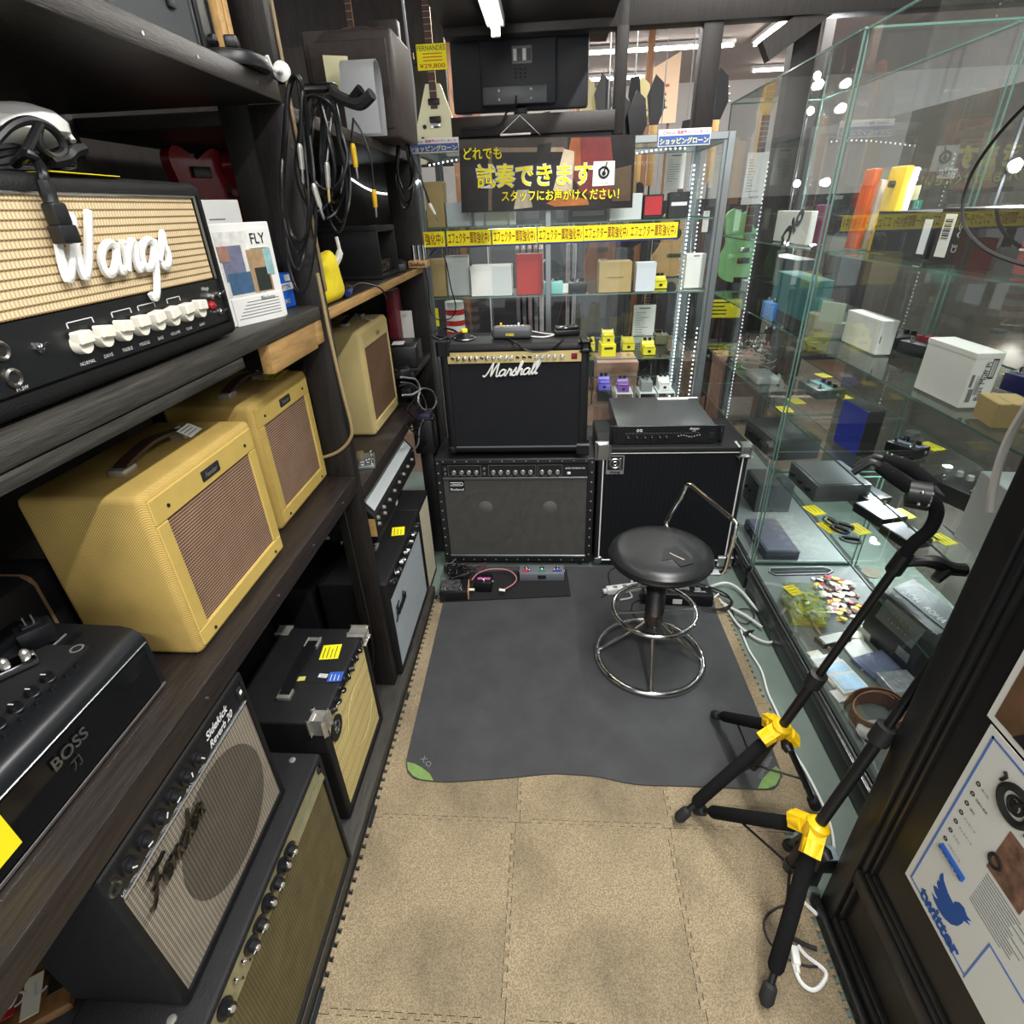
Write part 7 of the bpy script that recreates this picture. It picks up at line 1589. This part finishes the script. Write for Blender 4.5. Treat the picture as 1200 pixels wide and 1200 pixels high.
for i in range(4):
    c = P(530+4*i, 665+3*i, 'z', .03+.01*i); pts = [Vector((max(-.52, c.x+R_.uniform(-.06, .08)*math.cos(a)-.01), min(2.26, c.y+.06*math.sin(a)*R_.uniform(.5, 1.1)), .03+.008*(k % 5)+.01*i)) for k, a in enumerate([j*.9 for j in range(26)])]
    cable(pts, .0028, blackpl, ('lowest', 'second lowest', 'third', 'topmost')[i]+' thin black lead of the tangle before the grey twin amplifier', n=4)
# power strips behind the stool
wsx = thing('power_strip', 'white power strip lying beside the stool with a switch at its end', 'power strip', tuple(P(735, 692, 'z', .0182)), .22)
G().rbox((-.10, -.018, 0), (.10, .018, .03), .004).build('body', white, wsx); G().rbox((-.118, -.012, .004), (-.098, .012, .022), .004).build('end_grip', paperg, wsx)
for i in range(4): G().box((-.07+.045*i, -.008, .03), (-.05+.045*i, .008, .0306)).build('outlet', greyink, wsx)
q = P(793, 708, 'z', .0182)
bs_ = thing('power_strip', 'black power distributor box with white label behind the stool', 'power strip', (q.x, q.y+.02, .0182), -.06); G().rbox((-.155, -.03, 0), (.155, .04, .06), .005).build('body', blackpl, bs_); G().box((-.02, -.0312, .01), (.02, -.03, .035)).build('label', paper, bs_); text('ETERNAL', whiteink, bs_, (.1, .0, .0604), w=.05, h=.01, face='z')
for i in range(5): G().box((-.12+.05*i, .008, .06), (-.095+.05*i, .03, .0606)).build('outlet', greyink, bs_)
wp = thing('charger', 'white cube charger plugged into the black power distributor', 'charger', tuple(Vector((q.x+.028, q.y+.04, .0788)))); G().rbox((-.02, -.016, 0), (.02, .016, .06), .005).build('body', white, wp); G().box((-.008, -.0165, .046), (.008, -.0155, .05)).build('port', greyink, wp)
wc = M('white_cable', 'c9cbc8', .5); gc_ = M('dark_cable', '1d1e20', .5)
def fcable(px, r, mat, label, z=.012, zs=None):
    pts = [P(x, y, 'z', z+r if zs is None else zs[i]) for i, (x, y) in enumerate(px)]; return cable(pts, r, mat, label)
fcable([(826, 690), (850, 683), (868, 692), (885, 712), (902, 728)], .006, wc, 'thick white cable arcing from the stool to the showcase plinth', .02)
fcable([(845, 706), (860, 714), (875, 722), (893, 735)], .006, wc, 'second thick white cable running to the showcase plinth', .016)
fcable([(843, 702), (855, 718), (868, 735), (890, 750), (905, 752), (902, 742)], .005, wc, 'white cable looping along the cork strip', .012)
fcable([(868, 738), (878, 762), (892, 785), (900, 812), (912, 838), (925, 872), (945, 905), (965, 945), (975, 975), (978, 1005)], .0042, M('pale_white_cable', 'dfe0dd', .5), 'long thin white cable running along the showcase towards the cabinet', .004)
fcable([(812, 682), (832, 688), (852, 697), (856, 708), (842, 714), (822, 712)], .0045, gc_, 'black cable bundle strand by the black power distributor', .03)
fcable([(815, 686), (838, 694), (858, 704), (850, 715), (835, 713)], .0045, gc_, 'second black cable strand by the black power distributor', .024)
fcable([(858, 712), (862, 726), (875, 731), (884, 722), (878, 714), (866, 714)], .0028, gc_, 'thin black loop of cable lying on the green floor', .008)
fcable([(705, 700), (715, 690), (713, 672), (722, 665), (735, 668)], .0028, gc_, 'thin black cable beside the white power strip', .0185)
fcable([(740, 688), (742, 678), (755, 680), (772, 690)], .0055, wc, 'white mains lead curling above the white power strip', .03)
fcable([(727, 703), (740, 700), (738, 694)], .004, wc, 'short white lead loop under the white power strip', .0185)
fcable([(829, 688), (822, 694), (832, 702), (842, 696)], .0045, wc, 'short white plug lead by the white cube charger', .05)
fcable([(765, 700), (743, 706), (741, 718), (752, 726), (768, 722)], .0028, gc_, 'thin black cable under the stool foot ring', .0185)
gt = thing('gaffer_piece', 'black cable joint lying on the white cable beside the cork strip', 'connector', tuple(P(876, 743, 'z', .012)), .5); G().rbox((-.022, -.007, 0), (.022, .007, .012), .003).build('body', blackpl, gt); G().cyl((.022, 0, .006), (.034, 0, .006), .004, n=8).build('strain_relief', blackpl, gt)
# cables at the cabinet foot
fcable([(936, 1060), (912, 1063), (896, 1078), (900, 1100), (920, 1122), (945, 1132), (962, 1132)], .003, gc_, 'thin black cable curving on the cork by the cabinet foot', .012)
fcable([(930, 1112), (930, 1128), (938, 1150), (952, 1160), (964, 1152), (967, 1138), (945, 1120), (935, 1108)], .0048, M('pale_white_cable', 'dfe0dd', .5), 'white extension cable looping by the cabinet foot', .012)
fcable([(934, 1050), (945, 1060), (958, 1072)], .005, M('pale_white_cable', 'dfe0dd', .5), 'short white cable end by the cabinet corner', .012)
fcable([(930, 1100), (945, 1108), (957, 1112)], .006, gc_, 'thick black lead end by the cabinet corner', .012)
t = thing('mains_plug', 'white mains plug on the cork by the cabinet foot', 'plug', tuple(P(931, 1122, 'z', .0125)), 1.4); G().rbox((-.02, -.009, 0), (.02, .009, .018), .005).build('plug_body', white, t); G().cyl((-.02, 0, .009), (-.034, 0, .009), .005, n=8).build('strain_relief', white, t)
t = thing('cable_stopper', 'small pale yellow plug cap by the cabinet foot', 'cap', tuple(P(922, 1063, 'z', .0125))); G().lathe([(.008, 0), (.008, .014), (.005, .018)], n=10).build('cap', M('pale_yellow_plastic', 'd2c77a', .5), t); G().cyl((0, 0, .018), (0, 0, .024), .003, n=8).build('tip', nickel, t)
# cables hung in front of the right showcase
cd_ = M('white_conduit', 'cfcdc8', .5)
cable([P(1215, 455, 'x', .885), P(1200, 482, 'x', .885), P(1184, 510, 'x', .885), P(1172, 540, 'x', .885), P(1164, 572, 'x', .885), P(1160, 600, 'x', .885)], .0075, cd_, 'thick white ribbed cable hanging before the showcase by the cabinet', n=6)
cable([P(1215, 112, 'x', .885), P(1190, 135, 'x', .885), P(1160, 170, 'x', .885), P(1138, 205, 'x', .885), P(1128, 240, 'x', .885), P(1132, 268, 'x', .885), P(1152, 290, 'x', .885), P(1180, 304, 'x', .885), P(1215, 314, 'x', .885)], .0036, gc_, 'black cable looping in front of the upper showcase glass', n=6)

# ------------------------------------------------------------------ store beyond
def rack_post(px, y, z0, z1, w, mat, label):
    q = P(px, 100, 'y', y); o = G().rbox((-w/2, -.03, 0), (w/2, .03, z1-z0), .003); o.rbox((-w/2-.02, -.05, 0), (w/2+.02, .05, .03), .003); return tag(o.build('rack_post', mat, loc=(q.x, y, z0)), label, 'post')
rack_post(676, 5.8, 0, 3.09, .06, wood_brown, 'brown wooden post to the right of the television'); rack_post(760, 5.75, 0, 3.09, .05, wood_brown, 'slim brown wooden post beyond the loan sign'); rack_post(958, 4.95, 0, 3.09, .07, wood_blkx, 'dark post beyond the far showcase'); rack_post(530, 6.1, 0, 3.09, .06, wood_brown, 'brown wooden post beside the white pointed guitar')
dkred = M('mahogany', '4d2418', .3, coat=.4)
for i, (px, py, y, m, lb) in enumerate(((548, 140, 5.6, dkred, 'dark mahogany electric guitar hanging beside the television'), (640, 300, 4.6, blackmat, 'black electric guitar hanging behind the red carton'), (706, 300, 4.8, M('sunburst', '6a3a18', .3, coat=.4), 'sunburst electric guitar hanging behind the banner edge'), (735, 255, 5.0, blackpl, 'black electric guitar hanging behind the pale carton'))):
    q = P(px, py, 'y', y); guitar(lb, (q.x, y, q.z), rnd.uniform(-.3, .3), RG, m, 1.0, neck=.62)
for i, (px, py, y, m, lb) in enumerate(((688, 122, 5.0, M('cream_headstock', 'd2c58f', .4), 'cream guitar headstock over the television shelf'), (706, 120, 4.9, blackpl, 'pointed black guitar headstock over the television shelf'), (752, 122, 5.14, M('cream_headstock', 'd2c58f', .4), 'pale guitar headstock between the dark posts'), (768, 122, 4.85, blackpl, 'black guitar headstock between the dark posts'), (842, 115, 4.75, blackpl, 'black guitar headstock peeking right of the wide dark post'), (730, 147, 4.6, blackpl, 'black hooked guitar headstock just over the banner'), (746, 142, 4.5, blackpl, 'black guitar hanger yoke just over the banner'))):
    q = P(px, py, 'y', y); t = thing('guitar_headstock', lb, 'guitar', (q.x, y, q.z)); G().prism([(-.03, 0, -.12), (.03, 0, -.12), (.07, 0, -.02), (.05, 0, .12), (-.01, 0, .17), (-.06, 0, .05)], (0, .02, 0)).build('headstock', m, t); G().rbox((-.025, .0, -.5), (.025, .02, -.1205), .003).build('neck', wood_pale, t); G().cyl((0, .012, -q.z), (0, .012, -.45), .008, n=6).build('stand_rod', blackpl, t)
    for k in range(3): G().cyl((.06-.008*k, .01, -.02+.04*k), (.085-.008*k, .01, -.02+.04*k), .007, n=8).build('tuner', nickel, t)
wsb = thing('notice_board', 'pale wooden notice board with brown print beyond the posts', 'sign', tuple(P(770, 145, 'y', 6.0))); G().prism([(-.14, 0, 0), (.16, 0, 0), (.16, 0, .5), (-.14, 0, .36)], (0, .02, 0)).build('board', M('pale_board', 'd8b99a', .7), wsb); g = G()
for x in (-.1, .1): G().box((x-.01, .0205, -wsb.location.z), (x+.01, .04, .3)).build('board_leg', wood_brown, wsb)
for i in range(4): g.box((-.1, -.001, .08+.06*i), (.02+.02*i, 0, .1+.06*i))
g.build('print', M('brown_fade_print', 'b4552f', .7), wsb)
# dark gig bags in a row behind the back showcase
gb = M('gig_bag_cloth', '1b1c20', .8, var=.2); gb2 = M('gig_bag_brown', '2c2523', .8)
for i, (x, y, lb) in enumerate(((-.9, 5.0, 'farthest along the left'), (-.15, 4.9, 'behind the red carton'), (.2, 4.85, 'behind the black pedals'), (.55, 4.9, 'behind the tan carton'), (.92, 4.8, 'behind the pale grey carton'), (1.28, 4.75, 'behind the LED corner post'), (1.66, 4.8, 'behind the mint guitar'), (2.05, 4.7, 'beyond the far showcase'))):
    t = thing('gig_bag', 'dark padded guitar bag hanging in the store, '+lb, 'bag', (x, y+.48, 0)); g = G()
    pts = [(-.16, 0), (.16, 0), (.2, .15), (.17, .4), (.15, .55), (.07, .75), (.06, 1.25), (-.06, 1.25), (-.07, .75), (-.15, .55), (-.17, .4), (-.2, .15)]
    G().prism([(x_*.8, 0, z_*1.2) for x_, z_ in pts], (0, .12, 0)).build('bag_body', gb if i % 2 else gb2, t); G().rbox((-.09, -.02, .08), (.09, 0, .38), .008).build('pocket', gb, t); G().tube(catmull([(-.02, -.002, 1.1), (0, -.03, 1.0), (0, -.03, .9), (-.02, -.002, .8)], 4), .01, 6).build('bag_handle', blackpl, t)
# clothes rail
cr_ = thing('clothes_rail', 'steel clothes rail behind the red carton', 'rail', (-.05, 4.0, 0)); zr = P(640, 268, 'y', 4.0).z
G().cyl((-.35, 0, zr), (.22, 0, zr), .012, n=12).build('rail', steel, cr_)
for x in (-.35, .22): G().cyl((x, 0, 0), (x, 0, zr), .012, n=12).build('upright', steel, cr_); G().rbox((x-.02, -.2, 0), (x+.02, .2, .02), .004).build('foot', steel, cr_)
stripe = weave('striped_shirt_cloth', 'a9a3a6', '6e686c', .02, .25, 'b5afb2', .05, .2, var=.15); pinkc = M('pink_shirt', 'b09aa0', .85, var=.15, vscale=9)
for i, (px, m, lb) in enumerate(((607, M('grey_shirt', '8d8688', .85, var=.15, vscale=9), 'grey shirt, first'), (614, stripe, 'striped shirt, second'), (621, pinkc, 'pink shirt, third'), (628, stripe, 'striped shirt, fourth'), (634, M('white_shirt', 'c9c4c4', .85), 'white shirt, fifth'))):
    q = P(px, 275, 'y', 4.0); t = thing('hanging_shirt', lb+' on the clothes rail behind the red carton', 'shirt', (q.x, 4.0, zr-.032), PI/2); t['group'] = 'shirts on the clothes rail'
    G().tube(catmull([(-.018, 0, .028), (-.016, 0, .044), (.002, 0, .053), (.019, 0, .04), (.016, 0, .02), (0, 0, 0)], 4), .0025, 6).tube([(-.16, 0, -.07), (0, 0, 0), (.16, 0, -.07)], .004, 6).build('hanger', wood_pale, t)
    prof = [(-.17, -.075), (0, -.01), (.17, -.075), (.2, -.5), (.17, -.5), (.15, -.3), (.15, -.8), (-.15, -.8), (-.15, -.3), (-.17, -.5), (-.2, -.5)]; G().prism([(x, -.012, z) for x, z in prof], (0, .024, 0)).build('shirt_body', m, t)
for i, (px, lb) in enumerate(((666, 'farther left'), (672, 'farther right'))):
    q = P(px, 285, 'y', 4.3); t = thing('hanging_shirt', 'pale striped garment hanging deeper in the store, the '+lb+' of two', 'shirt', (q.x, 4.3, q.z+.05), PI/2); G().tube([(-.12, 0, -.05), (0, 0, 0), (.12, 0, -.05)], .004, 6).build('hanger', wood_pale, t); G().prism([(-.13, -.01, -.05), (.0, -.01, -.005), (.13, -.01, -.05), (.11, -.01, -.75), (-.1, -.01, -.7)], (0, .02, 0)).build('shirt_body', stripe, t); G().cyl((0, 0, 0), (0, 0, 3.099-t.location.z), .003, n=6).build('hanging_wire', steel, t)
# things behind the showcases
ys = thing('yellow_sign', 'yellow store notice with black lettering seen low through the corner of the back showcase', 'sign', tuple(P(848, 372, 'y', 3.9)+Vector((-.11, 0, 0))), -.1); G().rbox((0, 0, 0), (.21, .004, .115), .002, 1).build('card', yellow, ys); G().cyl((.1, .012, -ys.location.z), (.1, .012, .1), .006, n=8).build('stand_rod', blackpl, ys); g = G()
for i in range(4): g.box((.02, -.001, .02+.024*i), (.1+.05*rnd.random(), 0, .028+.024*i))
g.build('print_lines', inkm, ys)
q = P(884, 228, 'y', 3.75); a, b = P(868, 240, 'y', 4.03), P(903, 178, 'y', 4.03)
o = tag(G().rbox((0, 0, 0), (b.x-a.x, .004, b.z-a.z), .001, 1).build('price_sheet', paper, loc=(a.x, 4.03, a.z)), 'white printed price sheet in front of the mint green guitar neck', 'paper sheet'); g = G(); w_, h_ = b.x-a.x, b.z-a.z
for i in range(12): g.box((w_*.12, -.0008, h_*(.86-.055*i)), (w_*(.25+.5*rnd.random()), 0, h_*(.86-.055*i)+h_*.012))
g.build('print_lines', greyink, o); text('¥84,800', inkm, o, (w_*.55, -.001, h_*.14), w=w_*.45)
for i, (x, y, z, w_, d_, h_, lb) in enumerate(((1.15, 4.3, 0, .5, .35, .62, 'dark amplifier cabinet behind the far showcase'), (1.7, 4.4, 0, .5, .35, .8, 'taller dark amplifier cabinet behind the far showcase'), (-.55, 4.6, 0, .5, .3, .55, 'dark amplifier cabinet low behind the back showcase'))):
    t = AMP('store_amplifier', lb, x, y, z, 0); cabinet(t, w_, d_, h_, tolex2, .01, (-w_/2+.03, w_/2-.03, .04, h_-.1), .01); panel(t, -w_/2+.031, w_/2-.031, .041, h_-.101, .004, M('brownish_grille', '4a3f37', .8), .003, 'grille_cloth')
    for k in range(5): G().lathe([(.012, 0), (.01, .014)], (-.12+.06*k, 0, h_-.055), '-y', 10).build('knob', nickel, t)
pkf = thing('storage_box', 'pinkish brown wooden box standing low behind the back showcase', 'box', tuple(P(720, 440, 'y', 3.9)+Vector((-.0, 0, 0)))); pkf.location.z = 0; G().rbox((-.12, 0, 0), (.16, .3, .62), .006).build('body', M('pinkish_wood', 'b98f7c', .7, var=.15, vscale=8), pkf); G().rbox((-.125, -.004, .56), (.165, .304, .63), .004).build('lid', M('pinkish_wood', 'b98f7c', .7, var=.15, vscale=8), pkf)
# red and white wrapped drum and yellow card at the showcase end
rw = thing('wrapped_roll', 'white roll with red lettering standing at the left end of the back showcase', 'roll', tuple(P(527, 392, 'y', 3.05))); rw.location.z = ZS[1]+.001; rw.location.x = max(rw.location.x, -.505)
G().lathe([(.05, 0), (.05, .26), (.0005, .26)], n=24).build('roll', white, rw)
for i in range(4): G().lathe([(.0505, .03+.055*i), (.051, .032+.055*i), (.051, .055+.055*i), (.0505, .057+.055*i)], n=24).build('red_band', redink, rw)
price_card(P(506, 372, 'y', 2.782), .07, .085, 0, 'yellow card behind the shelf post at the left end of the back showcase', tilt=Matrix.Rotation(PI/2, 4, 'X'))
cable([P(*a, 'y', 2.66) for a in ((503, 300), (512, 292), (522, 305), (528, 335), (534, 360), (528, 373), (512, 374), (504, 362), (502, 335), (497, 310))], .0028, blackpl, 'thin black cable loop hanging at the far shelf post')
# guitar necks high on the left, beyond the brown amplifier
q = P(412, 10, 'y', 4.5); guitar('guitar with dark fretboard hanging above the brown amplifier', (q.x-.02, 4.5, q.z-.35), 0, RG, dkred, .8, neck=.7)
o = tag(G().rbox((-2.6, 4.8, 1.9), (-.72, 4.86, 3.09), .004).build('pegboard', darkwall), 'dark slat display panel beyond the shelving', 'board')
for i, x in enumerate((-1.6, -1.25, -.95)):
    t = thing('wall_hook', 'pair of steel hooks on the dark display panel, '+('first', 'middle', 'last')[i]+' pair', 'hook', (x, 4.79, 2.52)); G().rbox((-.05, -.012, -.02), (.05, 0, .02), .003).build('plate', blackpl, t)
    for s_ in (-1, 1): G().tube([(s_*.03, -.012, 0), (s_*.03, -.08, 0), (s_*.03, -.09, .03)], .006, 8).build('prong', chrome, t)
cable([(-.80, 3.9, 2.9), (-.79, 3.9, 2.5), (-.78, 3.9, 2.2), (-.80, 3.9, 1.9)], .008, M('grey_hose', '8a8c8e', .5), 'grey cable hanging left of the white pointed guitar')
cable([(.3, 4.15, 2.75), (.9, 4.15, 2.62), (1.4, 4.15, 2.66), (2.0, 4.15, 2.95)], .008, gc_, 'black cable sagging between the posts under the store ceiling')
